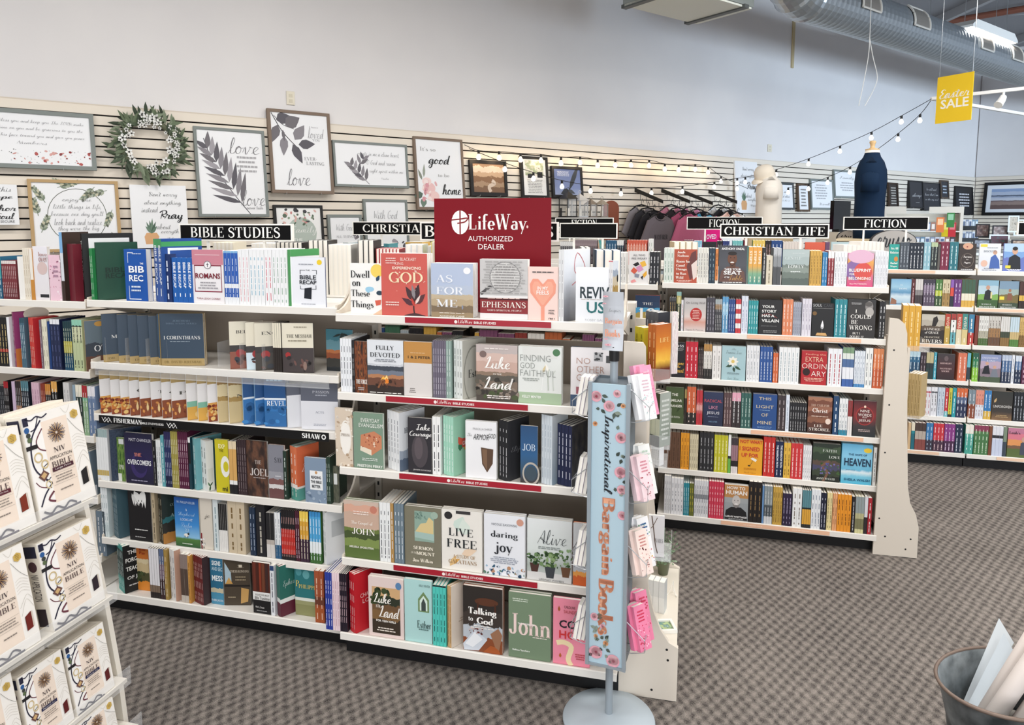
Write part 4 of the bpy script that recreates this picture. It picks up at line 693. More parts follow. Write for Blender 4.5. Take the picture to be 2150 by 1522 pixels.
face(s, 1000, 1228, 1050, '768a70', [T('John', .5, .52, .98, .32, 'efd6cf', 's'), T('THE GOSPEL OF', .42, .53, .4, .03, 'f8f3ee', 'B'), ('lines', .28, .86, .92, 2, .4, 'd9e2d3'), T('Melissa Spoelstra', .3, .12, .42, .035, 'eef2ea', 'S'), ('lines', .75, .33, .36, 1, .35, 'e3d8cf')], 'moss green workbook with huge pink lettering', .013, 2)
face(s, 1240, 1440, 1080, 'ee8fa4', [('l', [(.1, .32), (.3, .34), (.5, .28), (.42, .1), (.5, 0)], .14, 'f1dcb0'), ('leaf', .16, .8, .16, .06, 90, 'a8552e'), ('leaf', .2, .1, .14, .06, 90, 'b8622e'), T('COME', .6, .62, .86, .12, '26222a', 'B'), T('HOME', .6, .46, .86, .12, 'd3383c', 'B'), T('CAROLINE', .45, .88, .3, .04, '5a2a30', 'b'), T('SAUNDERS', .5, .81, .42, .05, 'b84a50', 'b'), ('lines', .75, .1, .2, 3, .3, 'b84a50')], 'pink workbook with a yellow winding road', .013)
# ---- bay under BIBLE STUDIES, top shelf
s = BS[0]
run(s, -62, 0, 1, 40, '19191b', 'large black boxed set with a white cover panel', 'THE BIBLE STUDY', 'f2f2f2', 52, .19, '17181a', [('r', .12, .05, .92, .93, 'e9eaec'), T('YOU', .4, .45, .5, .2, '25262a', 'C')], tf='B', short=True, back=.03)
run(s, 42, 74, 2, 160, '2f8a4f', 'thin bright green study guide', None, 'e6f2ea', 75, .14, '2f8a4f')
run(s, 74, 104, 1, 112, '15402f', 'thick dark green leather study book', None, None, 52, .155, '174634', [T('BIBLE', .5, .52, .6, .09, '0e2c21', 'B'), T('RECAP', .5, .42, .6, .09, '0e2c21', 'B')], back=.004)
face(s, 328, 506, 166, '1d55a8', [('r', .16, .04, .18, .3, 'eef2f8'), ('r', .16, .04, .7, .055, 'eef2f8'), ('r', .16, .74, .18, .94, 'eef2f8'), ('r', .16, .925, .42, .94, 'eef2f8'), T('BIB', .55, .62, .7, .13, 'f5f7fb', 'B'), T('REC', .52, .45, .64, .12, 'f5f7fb', 'B'), T('THE', .8, .73, .16, .035, 'f5f7fb', 'B'), ('lines', .5, .18, .32, 2, .5, 'dfe8f4'), ('lines', .6, .9, .93, 1, .5, 'dfe8f4')], 'royal blue hardcover with white corner brackets', .03)
run(s, 508, 632, 2, 85, [(0, '1b4f9e'), (.86, '3f9a5c')], 'thick blue study book with green top band', 'BIBLE RECAP', 'f0f4fa', 60, .16, [(0, '1b4a94'), (.88, '3f9a5c'), (.96, '1b4a94')], [('r', .15, .06, .2, .86, 'dfe7f2'), ('r', .15, .82, .9, .86, 'dfe7f2'), T('THE', .55, .6, .3, .06, 'f5f7fb', 'B')], tf='B', back=.002)
run(s, 634, 700, 1, 205, '1d3163', 'navy study book between blue spines', None, 'dfe5f2', 80)
run(s, 704, 868, 4, 235, '2361b0', 'small royal blue study guide', 'BIBLE RECAP', 'f2f6fc', 88, .1, tf='B')
face(s, 872, 1122, 170, [(0, 'f1eef0'), (.48, 'f1eef0'), (.72, 'cf8796')], [('r', .06, .22, .94, .24, '8a2c42'), ('r', .06, .7, .94, .72, '8a2c42'), ('r', .06, .22, .08, .72, '8a2c42'), ('r', .92, .22, .94, .72, '8a2c42'), ('e', .5, .72, .12, .075, 'f3f0f2'), ('o', .5, .72, .12, .075, .02, '7d7a80'), ('r', .49, .68, .51, .76, '4a464c'), ('r', .46, .725, .54, .737, '4a464c'), ('r', .1, .9, .9, .91, 'f0dfe3'), T('ROMANS', .5, .52, .8, .1, '7b1c30', 'B'), ('lines', .5, .27, .42, 3, .66, 'a3a0a5'), T('TARA-LEIGH COBBLE', .5, .1, .76, .035, '8a2c42', 'b')], 'white and pink study guide with a cross medallion', .012)
run(s, 1126, 1240, 4, 180, [(0, 'f0f2f5'), (.14, '2b5cb4'), (.31, 'f0f2f5'), (.39, '2b5cb4'), (.96, '7fb0dc')], 'white-banded blue study guide', None, 'dce6f5')
for a, b_, n, c, dsc in ((1242, 1328, 3, 'e7b6bc', 'faint pink'), (1330, 1450, 4, '7fb9cf', 'light blue'), (1452, 1512, 2, 'd86a78', 'rose red'), (1514, 1634, 4, '8fae9a', 'sage green')):
    run(s, a, b_, n, 168, 'f1f2f4', 'thin white study guide with %s spine lettering' % dsc, None, c)
run(s, 1634, 1662, 1, 170, '4e9a5b', 'white study guide with green border and spine', None, None, 70, .14, 'f0f2f2', [('r', 0, .88, 1, 1, '4e9a5b')])
face(s, 1664, 1938, 230, 'eceef4', [('e', .84, .9, .075, .052, 'f0cf35'), ('r', .26, .66, .28, .74, '2a2d36'), ('r', .26, .735, .42, .745, '2a2d36'), ('r', .62, .735, .76, .745, '2a2d36'), ('r', .745, .66, .76, .74, '2a2d36'), ('r', .26, .37, .275, .43, '2a2d36'), ('r', .26, .36, .72, .37, '2a2d36'), ('r', .72, .36, .735, .44, '2a2d36'), ('p', [(.37, .18), (.58, .16), (.6, .4), (.39, .38)], '20232c'), T('THE', .5, .74, .12, .03, '2a2d36', 'b'), T('BIBLE', .5, .6, .48, .085, '22252e', 'B'), T('RECAP', .5, .5, .5, .08, '22252e', 'B'), ('lines', .5, .05, .08, 1, .5, '8e929c'), ('lines', .45, .84, .88, 1, .5, '8e929c')], 'white study guide with bracketed black title', .02, 4, edge='1f3f80')
# second shelf: fanned commentaries in clear pockets
s = BS[1]
for i, (x, ti) in enumerate(((132, 'MARK'), (258, ''), (346, ''), (422, ''), (512, 'PHIL'))):
    run(s, x, x+14, 1, 690+i*4, [(0, 'c4ad7c'), (.15, '5c7084')], 'slate and tan commentary, %s of the fanned row' % ['first', 'second', 'third', 'fourth', 'fifth'][i], None, None, 46, .13, [(0, 'b09763'), (.15, '35475a')], [T('DR.', .25, .07, .22, .045, '7d6a40', 's')]+([T(ti, .55, .52, .6, .07, 'f2f2f0', 's')] if ti else []), back=.012)
face(s, 612, 905, 690, [(0, 'b09763'), (.14, '35475a')], [T('1 CORINTHIANS', .5, .54, .84, .07, 'f2f2f0', 's'), T('JEREMIAH', .5, .86, .4, .035, '6e8093', 's'), T('BIBLE STUDY SERIES', .5, .81, .7, .03, '6e8093', 's'), ('lines', .45, .45, .48, 1, .6, '9aa8b5'), T('DR. DAVID JEREMIAH', .5, .07, .85, .05, '86713f', 's')], 'slate and tan commentary with white numbered title', .012, 2, rot=14)
run(s, 592, 606, 1, 690, [(0, 'b09763'), (.15, '3a4d60')], 'slate and tan spine beside the numbered commentary', None, None)
for i, (x, ti, dsc) in enumerate(((1156, 'BELONG', 'rust pictures'), (1288, '', 'a pale blue foot'), (1360, 'EXCEL', 'curled fingers'))):
    run(s, x, x+12, 1, 750+i*6, [(0, '6d4030'), (.5, 'e6dfcb')], 'cream-topped study guide with %s' % dsc, None, None, 30, .13, [(0, ['8a4c38', 'cfe0ea', '3a332c'][i]), (.36, '2a2422'), (.5, 'e6dfcb')], [('e', .3, .33, .13, .085, 'a02828'), ('sc', .2, .05, .9, .26, 10, .09, ['c9b39a', '5a2f24', '30343c'], i)]+([T(ti, .55, .78, .7, .07, '3a342c', 's')] if ti else []), back=.02)
run(s, 1516, 1584, 4, 760, [(0, '2c2522'), (.5, 'e6dfcb')], 'thin cream and black study guide', None, None)
face(s, 1590, 1815, 765, [(0, '3a3030'), (.5, 'e6dfcb')], [('e', .18, .36, .085, .055, 'a02828'), ('sc', .1, .04, .95, .3, 16, .1, ['4a3c3c', '6a4a44', '241e1f'], 6), ('e', .72, .14, .06, .09, '8a7066'), T('THE MESSIAH', .55, .74, .8, .07, '3a342c', 's'), ('lines', .5, .62, .67, 1, .7, '8d8470'), ('lines', .6, .9, .94, 1, .5, '8d8470')], 'cream-topped study guide with dark praying figure', .01, 2, rot=12)
# third shelf: fanned series behind the black strip
s = BS[2]; s.zone = ZB
ser = [(85, 0), (158, 0), (222, 0), (282, 1), (350, 1), (425, 1), (497, 1), (562, 1), (662, 2), (735, 2), (802, 0), (868, 3), (942, 3), (1038, 4), (1118, 4)]
def sercov(k):
    if k == 0: return ('n', [(0, '8f3f1c'), (.12, 'c9772f'), (.26, 'e0a552'), (.4, 'eceaea'), (.8, 'ad935c')], .012, 4), [('sc', 0, .02, 1, .38, 60, .06, ['7d2f18', 'd9a04a', 'b4552a', 'e8c37a'], 3)]
    if k == 1: return ('n', [(0, '8a4522'), (.4, 'eceaea'), (.8, 'ad935c')], .01, 4), [('sc', 0, .02, 1, .38, 40, .05, ['6b2f18', 'b8703a', 'd8954c'], 5), ('leaf', .2, .1, .3, .06, 90, 'f3d79a'), ('leaf', .5, .12, .28, .06, 90, 'f6e2b4'), ('leaf', .8, .1, .28, .06, 90, 'f3d79a')]
    if k == 2: return [(0, 'dca94a'), (.28, '7fb9a3'), (.4, 'eceaea'), (.8, 'ad935c')], [('leaf', .3, .02, .3, .2, 80, 'e8c886'), ('leaf', .6, .02, .3, .2, 95, 'b5742f')]
    if k == 3: return ('n', [(0, 'cbb78a'), (.45, 'a98a4f'), (.55, 'd9c9a0'), (.8, '8f6f3a')], .05, 5), []
    return [(0, '2c6aa6'), (.3, '2f73b3'), (.52, 'e7eef5'), (.56, '1d4f86'), (.86, '173f6c')], [('sc', 0, .05, 1, .4, 12, .14, ['3f86c4', '265f98'], 2)]
ND = ['autumn-leaf', 'candle-lit', 'teal-banded', 'sand-coloured', 'sea blue']; cnt = {}
ORD = ['first', 'second', 'third', 'fourth', 'fifth', 'sixth', 'seventh']
for i, (x, k) in enumerate(ser):
    bg, ar = sercov(k); cnt[k] = cnt.get(k, -1)+1
    ti = {3: '2 CO', 5: 'THE', 6: 'C', 7: 'PE', 11: 'JO', 12: 'NE'}.get(i)
    run(s, x, x+18, 1, -195+i*3, 'efece8' if k != 4 else '8fb8dc', '%s slim study guide, %s of its kind' % (ND[k], ORD[cnt[k]]), None, None, 46, .135, bg, ar+([T(ti, .45, .56, .5, .07, '55534f', 's')] if ti else []), back=.012, body='d8d4cc')
bg, ar = sercov(4)
face(s, 1195, 1325, -160, bg, ar+[T('REVEL', .55, .46, .85, .1, 'f3f7fb', 's'), ('lines', .5, .88, .94, 1, .8, '9fc3e0')], 'sea blue slim study guide with white capitals', .01, 3, rot=10)
run(s, 1328, 1345, 1, -105, [(0, 'dcdde0'), (.76, '565a68')], 'grey-topped white commentary beside the blue series', None, None, 32, .13, [(0, 'dcdde2'), (.74, '565a68')], [T('A', .5, .4, .2, .08, '8b8d94', 's')], back=.012)
face(s, 1438, 1668, -105, [(0, 'dfe0e6'), (.62, '5a5e6c')], [T('PASSION', .55, .82, .46, .06, 'c5c8d0', 's'), ('lines', .55, .72, .78, 1, .4, '9ca0ac'), T('ACTS', .5, .38, .24, .05, '9093a0', 's'), ('lines', .5, .08, .14, 2, .4, 'a9acb8')], 'grey-topped white commentary lettered in pale capitals', .012, 2, rot=8)
# fourth shelf
s = BS[3]
run(s, 82, 160, 5, 195, [(0, 'eef0f1'), (.1, 'c9b06a'), (.2, 'eef0f1'), (.84, '9db3b4')], 'thin white study guide with tan and teal bands', None, None)
run(s, 162, 176, 1, 200, '24344a', 'navy study guide with a speckled cover', None, None, 45, .12, ('p', ['1d2a40', '2c3c54', '3b4a5e'], 20))
face(s, 220, 268, 250, ('p', ['24401c', '3f6a2a', '7d9a4c', '2a4a20'], 6), [('r', 0, 0, .5, .18, 'dfe2dc'), ('r', .3, .85, 1, .97, 'd5d8d8'), T('EPH', .55, .33, .7, .1, 'f0f2ea', 's')], 'leafy green study guide', .01, back=.02)
face(s, 272, 456, 222, ('g', [(0, '1c1a34'), (.5, '2a2450'), (1, '1d1c38')], .05), [('e', .5, .36, .3, .24, '3a2f66'), ('e', .55, .4, .24, .19, '2a2450'), T('MATT CHANDLER', .58, .87, .8, .06, 'd9d9e4', 'b'), T('THE', .48, .58, .26, .07, 'e08a7a', 'S'), T('OVERCOMERS', .52, .43, .86, .1, 'f0f0f4', 'B'), ('lines', .5, .05, .09, 1, .7, 'a9a6c0')], 'indigo study guide with a dark planet', .014)
run(s, 458, 476, 1, 270, '1b1c20', 'black spine beside the indigo cover', None, 'aaa')
run(s, 480, 512, 2, 268, 'e9ecec', 'white-spined study guide beside black spine', None, '7a8088')
run(s, 512, 534, 1, 236, '5fa3ad', 'steel teal spined study guide', None, 'eef5f6')
run(s, 536, 580, 4, 212, [(0, '1d2448'), (.2, '2a3564'), (.75, '2c2a58')], 'thin navy study guide', None, 'c9cfe6')
run(s, 580, 626, 4, 210, 'a59a4e', 'thin olive gold study guide', None, 'f0edd2')
run(s, 626, 692, 5, 212, '561f3c', 'thin maroon study guide', None, 'e6cdd8')
run(s, 694, 710, 1, 250, [(0, '1a3c48'), (.5, '17181b'), (.9, 'eee')], 'black spine with white top', None, None)
run(s, 712, 744, 1, 258, '7fb9bf', 'pale teal hardcover', None, 'f2f8f8', 62, .11, '6ea9b0')
run(s, 752, 812, 2, 275, 'eceeec', 'white study guide with a palm leaf cover', None, '4a5148', 60, .12, 'e4e6e2', [('leaf', .3, 0, .9, .2, 80, '2f5a34'), ('leaf', .35, .1, .7, .16, 110, '3f6f42'), ('leaf', .35, .1, .7, .16, 50, '29502f'), ('r', .2, .2, .8, .45, 'd9dcd4')], back=.004)
face(s, 872, 960, 265, 'cfc32a', [('e', .75, .5, .35, .2, 'efeee6'), ('e', .8, .5, .2, .1, 'cfc32a'), T('EXP', .55, .88, .5, .08, 'f4f0b8', 'B'), T('THE', .5, .8, .3, .05, '7d7410', 'B'), T('mi', .7, .08, .4, .09, '2c2a1c', 'B')], 'acid yellow study guide', .012)
run(s, 962, 1014, 2, 275, [(0, '1b1c20'), (.18, 'f0f0ee'), (.26, 'd7a862'), (.85, 'e6d3b2')], 'tan white and black banded study guide', None, None)
run(s, 1018, 1078, 4, 265, '3a2c30', 'thin dark brown study guide', None, '9a8a8c')
face(s, 1080, 1218, 272, ('p', ['1d1718', '3a2a26', '6d4a38', '2a1f20'], 3), [T('THE', .55, .62, .3, .07, 'cfc4be', 's'), T('JOEL', .6, .44, .9, .13, 'd8d0cc', 's'), ('lines', .6, .32, .36, 1, .7, 'a89c98')], 'dark brown study guide with smoky cover', .012)
face(s, 1224, 1330, 300, ('n', [(0, '6d4a4a'), (.18, 'd8d4d4'), (.26, '7d5654'), (.36, '9a9aa2'), (.5, '84858f')], .05, 4), [T('SAV', .65, .72, .5, .1, '3a3c44', 's'), ('lines', .6, .4, .44, 1, .5, 'd0d0d4')], 'grey study guide with brown mountains', .012)
run(s, 1322, 1346, 1, 340, '26382f', 'slim dark green study guide', None, 'dfe8e2')
run(s, 1350, 1414, 2, 315, [(0, '4f9a8c'), (.22, 'efe9e4'), (.3, 'e07a52')], 'coral white and teal banded study guide', None, 'f8ece4', 62, .10, [(0, '5a9a90'), (.22, 'e6e2dc'), (.26, 'd66a44')], [T('Luke', .55, .6, .7, .16, 'fbf2ea', 'c')], back=.004)
face(s, 1464, 1606, 386, '8295ab', [('r', .24, .3, .84, .72, 'f1f3f4'), ('e', .54, .68, .06, .035, 'c99a6a'), ('sc', .05, .02, .95, .26, 14, .08, ['6a7f98', '9fb0c2'], 3), T('READING', .54, .58, .46, .06, '2a3038', 'B'), T('THE BIBLE', .54, .48, .5, .06, '2a3038', 'B'), T('BETTER', .54, .38, .4, .06, '2a3038', 'B')], 'blue-grey booklet with white title square', .012, back=.004)
run(s, 1608, 1634, 2, 380, '2b4034', 'thin forest green study guide at the shelf end', None, 'c9d6cc')
face(s, 1638, 1690, 440, ('p', ['3a3f34', '585a4c', '757663'], 5), [('r', .35, .5, .8, .8, 'e4e6e4')], 'grey-green study guide with a white tag', .01, back=.03)
# fifth shelf
s = BS[4]
run(s, 116, 160, 3, 586, [(0, 'd4e0e2'), (.3, 'e6ecee')], 'thin pale aqua study guide', None, '8fa6aa')
run(s, 164, 222, 4, 592, '43606b', 'slate teal study guide', None, 'c6d4d9', 62, .11, '3d5964', [('lines', .6, .2, .24, 1, .5, '9fb4bc')], back=.004)
face(s, 296, 446, 592, '1c1b1e', [('leaf', .3, .95, .6, .1, a, 'f0f0ee') for a in (-70, -55, -40, -85)]+[('leaf', .75, .98, .7, .1, a, 'f0f0ee') for a in (-100, -115, -130, -88)]+[('leaf', .2, .9, .5, .08, a, 'dcdcda') for a in (-60, -80)]+[('lines', .55, .2, .24, 1, .8, 'e6e6e4'), ('lines', .5, .06, .1, 1, .6, 'aaa')], 'black study guide with white feathers', .012)
run(s, 452, 474, 1, 620, 'b9a98c', 'tan spine beside two black spines', None, '4a4034')
run(s, 476, 520, 2, 615, '22241f', 'black-spined study guide with teal and tan cover', None, 'c9c4ae', 60, .11, ('n', [(0, 'b07a3a'), (.2, '2a2a28'), (.4, '2d6a72'), (.5, '22302f')], .1, 3), [T('COUNTED', .6, .72, .6, .05, '8fa09c', 's'), T('ASHES', .6, .52, .6, .07, '9fb0ac', 's')], back=.004)
face(s, 602, 764, 652, ('g', [(0, '2f5a34'), (.16, '54803f'), (.2, '8fc4e8'), (.45, '3f8fd6'), (1, '1f4f9a')], .02), [('e', .45, .24, .1, .035, 'f1efe8'), ('r', .38, .19, .4, .23, '333'), ('r', .5, .19, .52, .23, '333'), ('e', .54, .27, .04, .025, '3a3a3a'), T('A', .5, .76, .08, .05, 'e6eef6', 's'), T('Shepherd', .5, .66, .7, .1, 'bfe0f6', 'c'), T('LOOKS AT', .5, .56, .5, .05, 'e6eef6', 'b'), T('Psalm', .5, .45, .45, .1, 'bfe0f6', 'c'), T('23', .5, .35, .15, .06, 'bfe0f6', 'b'), T('W. PHILLIP KELLER', .5, .91, .75, .045, 'c9dcf0', 'b'), ('lines', .5, .05, .09, 1, .5, 'dfe8da')], 'blue sky study guide with a sheep', .013)
face(s, 772, 852, 642, 'ddd5c8', [('r', 0, 0, .1, .3, '8a1d2a'), ('sc', 0, .02, .3, .2, 10, .09, ['3a2c2c', 'eee'], 3), T('je', .6, .62, .5, .1, '55504a', 'c')], 'cream study guide with red corner', .014)
run(s, 858, 890, 1, 665, 'd9e2e4', 'pale grey-blue spined study guide', None, '7f9aa2')
run(s, 894, 950, 5, 692, [(0, 'eceae6'), (.42, 'eceae6'), (.45, '1b1b1d')], 'thin black over white study guide', None, None)
run(s, 956, 1068, 2, 670, 'cfbfa4', 'thick tan study book with brown script spine', None, '7d6440', tf='c')
run(s, 1098, 1136, 2, 715, '27364c', 'navy study guide beside thick black book', None, 'b9c6d9')
run(s, 1142, 1202, 1, 700, '232327', 'thick black study book with ring emblem', None, 'b9b4a8', tf='s')
run(s, 1208, 1262, 2, 752, [(0, 'd8d4d0'), (.3, 'b9b0a8'), (.4, '222225')], 'black study guide with white lower band', None, None)
run(s, 1266, 1304, 2, 750, [(0, '2d5f86'), (.3, 'eef0f2')], 'white study guide with blue foot', None, '8a9098')
run(s, 1308, 1400, 8, 735, [(0, '1f1d20'), (.12, 'c5332c'), (.62, '1f1d20')], 'slim red and black study guide', None, 'e9b6b0')
run(s, 1402, 1430, 2, 738, '4a2030', 'slim maroon study guide beside red and black', None, 'f0dde4', tf='B')
run(s, 1432, 1490, 3, 742, [(0, '3a2438'), (.45, 'd9a23a'), (.8, 'f0cf5a')], 'yellow over purple study guide', None, 'f4ead0')
run(s, 1496, 1572, 4, 745, [(0, '3f6a35'), (.2, 'e9eef0'), (.42, '4fa4d8'), (.9, '3a8cc8')], 'sky blue study guide with green foot', None, 'eef6fb')
run(s, 1576, 1606, 2, 748, 'eceeef', 'white study guide with pale side cover', None, '9aa0a6', 55, .12, 'dfe1e2', [('r', .2, .5, .8, .8, 'b9bcbe')], back=.004)
# bottom shelf
s = BS[5]
run(s, 180, 262, 4, 975, [(0, '3f9a92'), (.3, '2d7a74'), (.34, '173a38'), (.9, '3f9a92')], 'teal-spined study guide with black cover', None, 'e0f0ee', 60, .125, '1b1c1c', [T('THE', .3, .84, .3, .08, 'f0f0ec', 'B'), T('FORGOTTEN', .5, .68, .85, .09, 'f0f0ec', 'B'), T('TEACHINGS', .5, .5, .85, .09, 'f0f0ec', 'B'), T('OF JESUS', .45, .3, .7, .09, 'f0f0ec', 'B'), ('lines', .45, .12, .18, 1, .7, 'ccc')], back=.004)
face(s, 346, 430, 970, ('n', [(0, 'd9862a'), (.2, '4a4a2c'), (.4, 'c9b48a'), (.6, 'd8c9a4'), (.7, 'c8702a')], .1, 3), [('sc', 0, .2, .6, .4, 16, .14, ['2f3a24', '4a5634'], 4), T('Kin', .55, .92, .5, .06, 'a8401c', 'S'), T('Par', .55, .84, .5, .06, 'a8401c', 'S')], 'orange landscape study guide', .012, back=.05)
run(s, 434, 500, 4, 990, [(0, '2a2422'), (.12, '7d6a58'), (.26, 'e4e2e6')], 'pale lilac study guide with brown foot', None, None)
run(s, 502, 534, 2, 995, [(0, '3a2428'), (.4, '7d6a7a'), (.7, '5a6a8a')], 'dusky purple study guide', None, 'ddd')
run(s, 534, 552, 2, 1000, 'a88a4a', 'slim bronze study guide', None, 'f0e6cc')
run(s, 554, 604, 2, 1005, 'e6e4e2', 'spiral-bound white study guide with tan cover', None, '8a8886', 66, .1, 'bd9682', back=.004)
run(s, 640, 690, 2, 1030, [(0, 'c9bfb4'), (.15, '54443c'), (.7, '8a7a74')], 'grey-brown study guide', None, None)
run(s, 690, 704, 1, 1040, 'd39a4c', 'slim amber study guide', None, '7a4c14')
run(s, 706, 788, 6, 1050, '6b2226', 'slim oxblood study guide', None, 'e6c6c2', 70, .11, '3a2a2c', back=.004)
face(s, 838, 922, 1050, ('n', [(0, '4a90b0'), (.25, 'c9c0a4'), (.34, '2a6a8a'), (.6, '2f7090')], .05, 4), [T('SIGNS', .5, .88, .7, .1, 'eef4f6', 'B'), T('AND SEC', .55, .76, .85, .08, 'bcd4de', 'B'), T('MESS', .55, .56, .85, .12, 'f6fafb', 'B'), T('RABBI JASON', .5, .08, .9, .06, 'e6eef2', 'b')], 'ocean blue study guide with white capitals', .012, back=.03)
face(s, 926, 1076, 1065, '4a4034', [('r', .02, .4, 1, .43, '1d1a18'), ('p', [(.05, .46), (.05, .92), (.28, .7), (.3, .46)], 'a9c0cc'), ('p', [(.06, .46), (.2, .6), (.34, .46)], 'c99a54'), ('p', [(.62, .04), (.66, .38), (.95, .34), (.9, .08)], 'c49a5c'), T('1+2', .66, .84, .26, .06, 'd9cdb8', 's'), T('THESSALONIANS', .62, .73, .7, .05, 'd9cdb8', 's'), ('lines', .3, .16, .2, 1, .4, 'b9a98c'), ('lines', .65, .52, .64, 2, .4, '9a8a70')], 'brown study guide with painted panels', .01, rot=14, back=.03)
face(s, 1118, 1234, 1085, [(0, '1c1b1d'), (.26, 'f0efec'), (.42, '5a2a20')], [('r', .08, .44, .2, 1, '6b3226'), ('r', .24, .44, .38, 1, '4a241c'), ('r', .4, .44, .52, 1, '8a3a26'), ('r', .56, .44, .72, 1, '70402c'), ('r', .76, .44, .92, 1, '3f2a28'), T('48 QUESTIONS ABOUT', .55, .37, .8, .04, '55504c', 'b'), T('Bible Translation', .55, .31, .86, .06, '22201f', 'b'), T('Mark L. Strauss', .4, .13, .5, .04, 'e6e4e0', 'b'), ('lines', .5, .04, .08, 1, .7, '999')], 'study guide picturing old brown spines', .014)
run(s, 1236, 1262, 1, 1105, [(0, 'e6e8ec'), (.9, '2c4470')], 'slim white study guide with navy top', None, '445')
run(s, 1266, 1300, 2, 1110, [(0, '5c1f30'), (.28, 'e9ece8'), (.36, '2c6a5e')], 'green white and wine banded study guide', None, None, 58, .115, [(0, '5c1f30'), (.26, 'e9ece8'), (.34, '2a6a60')], [T('Ephesians', .5, .62, .75, .16, 'd4e2dc', 'c')], back=.004)
face(s, 1398, 1540, 1110, [(0, '8a8a5c'), (.22, '9a9a6e'), (.3, 'e0e4dc'), (.36, '2c7478')], [('e', .2, .88, .14, .08, '4f9298'), ('e', .55, .84, .16, .09, '5fa0a4'), T('P', .14, .65, .16, .12, 'd9c46a', 's'), T('PHILIPPI', .58, .6, .75, .08, 'd9c46a', 's')], 'teal and olive study guide with gold lettering', .012, back=.04)
run(s, 1530, 1592, 2, 1140, [(0, 'a8562c'), (.3, '9a4a28'), (.34, '6b3a2a'), (.5, 'a05030')], 'rust-brown study guide at the shelf end', None, 'e6c4ac')
# ---- bay behind the boxed Bibles
s = B3[0]
run(s, 0, 28, 1, 235, [(0, '1f5a78'), (.5, '3f9aa0')], 'teal hardcover', None, 'e0eef0')
run(s, 32, 154, 8, 270, [(0, '6b2a30'), (.3, '7d3238'), (.92, 'e6dcd8')], 'slim maroon paperback with pale top', None, 'e9d6d4')
run(s, 156, 170, 1, 235, 'e9e7e4', 'white paperback with a pencil sketch cover', None, None, 40, .1, 'eceae6', [('e', .6, .25, .2, .1, '9a9a98'), ('lines', .5, .4, .9, 5, .6, 'c4c2be')])
run(s, 216, 268, 3, 165, 'e9e0d0', 'cream paperback with tall spine', None, 'bfae94')
run(s, 270, 296, 1, 170, [(0, 'c98a3a'), (.4, 'efe9de')], 'white and amber paperback', None, None)
face(s, 302, 424, 150, ('g', [(0, 'e6e2e4'), (1, 'eceaf0')], .03), [('r', .35, .06, .95, .12, '2c2c30'), ('e', .6, .6, .35, .12, 'd8c0bc'), T('love', .7, .86, .6, .08, 'b08a86', 's'), T('over', .7, .76, .6, .08, 'b08a86', 's')], 'white paperback with blush lettering', .014)
face(s, 428, 526, 222, 'ecc9d6', [('sc', 0, 0, 1, 1, 26, .09, ['f6e6ec', 'd99ab4', '8f5a70'], 5), ('lines', .6, .5, .8, 3, .5, 'b08aa0')], 'pink floral paperback', .012)
run(s, 530, 556, 1, 30, ('n', [(0, '3a2a24'), (.3, 'd8dce2'), (.7, '7fb0dc')], .05, 3), 'tall sky blue and white paperback', None, None)
run(s, 566, 640, 1, 130, '6b1a2a', 'thick wine red leather book', None, None, 70, .16, '6b1a2a', back=.004)
s = B3[1]
run(s, -60, 128, 5, 292, [(0, '1a1918'), (.3, 'a8242c'), (.36, '1a1918')], 'black paperback with gold lettering', None, 'e0c88a', tf='B')
run(s, 130, 166, 1, 292, 'efeff2', 'white spine beside magenta', None, None)
run(s, 168, 228, 2, 230, '8a2a62', 'magenta paperback with geometric cover', None, 'f0d8e6', 60, .12, [(0, 'c06a2c'), (.34, '8a2a62')], [('p', [(.2, .35), (.9, .45), (.4, .55)], 'e0d4c4'), ('e', .7, .95, .4, .12, 'd8ccbc')], tf='B', back=.004)
run(s, 300, 364, 3, 306, [(0, '4a6a7c'), (.9, '34505e')], 'steel blue paperback', None, 'dce8ee')
run(s, 374, 482, 3, 306, 'd8453c', 'bright red-orange paperback', None, 'fbe6d8', 68, .1, 'b5242a', tf='B', back=.004)
run(s, 560, 588, 1, 330, '7a6a74', 'mottled purple-grey paperback', None, 'c9bcc6')
run(s, 594, 660, 2, 322, 'e4e0cc', 'cream paperback on middle shelf', None, '9a9684')
run(s, 668, 698, 1, 350, '1f3f78', 'blue paperback', None, None)
run(s, 702, 830, 3, 320, [(0, '20284a'), (.9, 'e9e9ee')], 'navy paperback with white tag at top', None, '5a6490')
run(s, 872, 984, 4, 350, [(0, '1c4a66'), (.3, '1c3a40'), (.36, 'b9b04a'), (.6, '1c3a40')], 'dark green paperback with yellow square', None, 'dfe4c8')
run(s, 992, 1126, 3, 328, [(0, 'b9c49a'), (.6, 'd4d8b4'), (.86, '2a3a34'), (.88, '8fc8b0')], 'pale green paperback with slanted black lettering', 'JOHN MARK', '1c2420', tf='B')
run(s, 1130, 1160, 1, 345, 'd8b48c', 'peach-spined paperback with dark seascape cover', None, None, 50, .09, ('n', [(0, '5a3420'), (.3, '2a3440'), (.55, '5a6a74')], .08, 3), [('e', .6, .93, .2, .05, 'b98a3c'), T('OT', .6, .45, .5, .12, 'e6e6e6', 's')], back=.004)
s = B3[2]
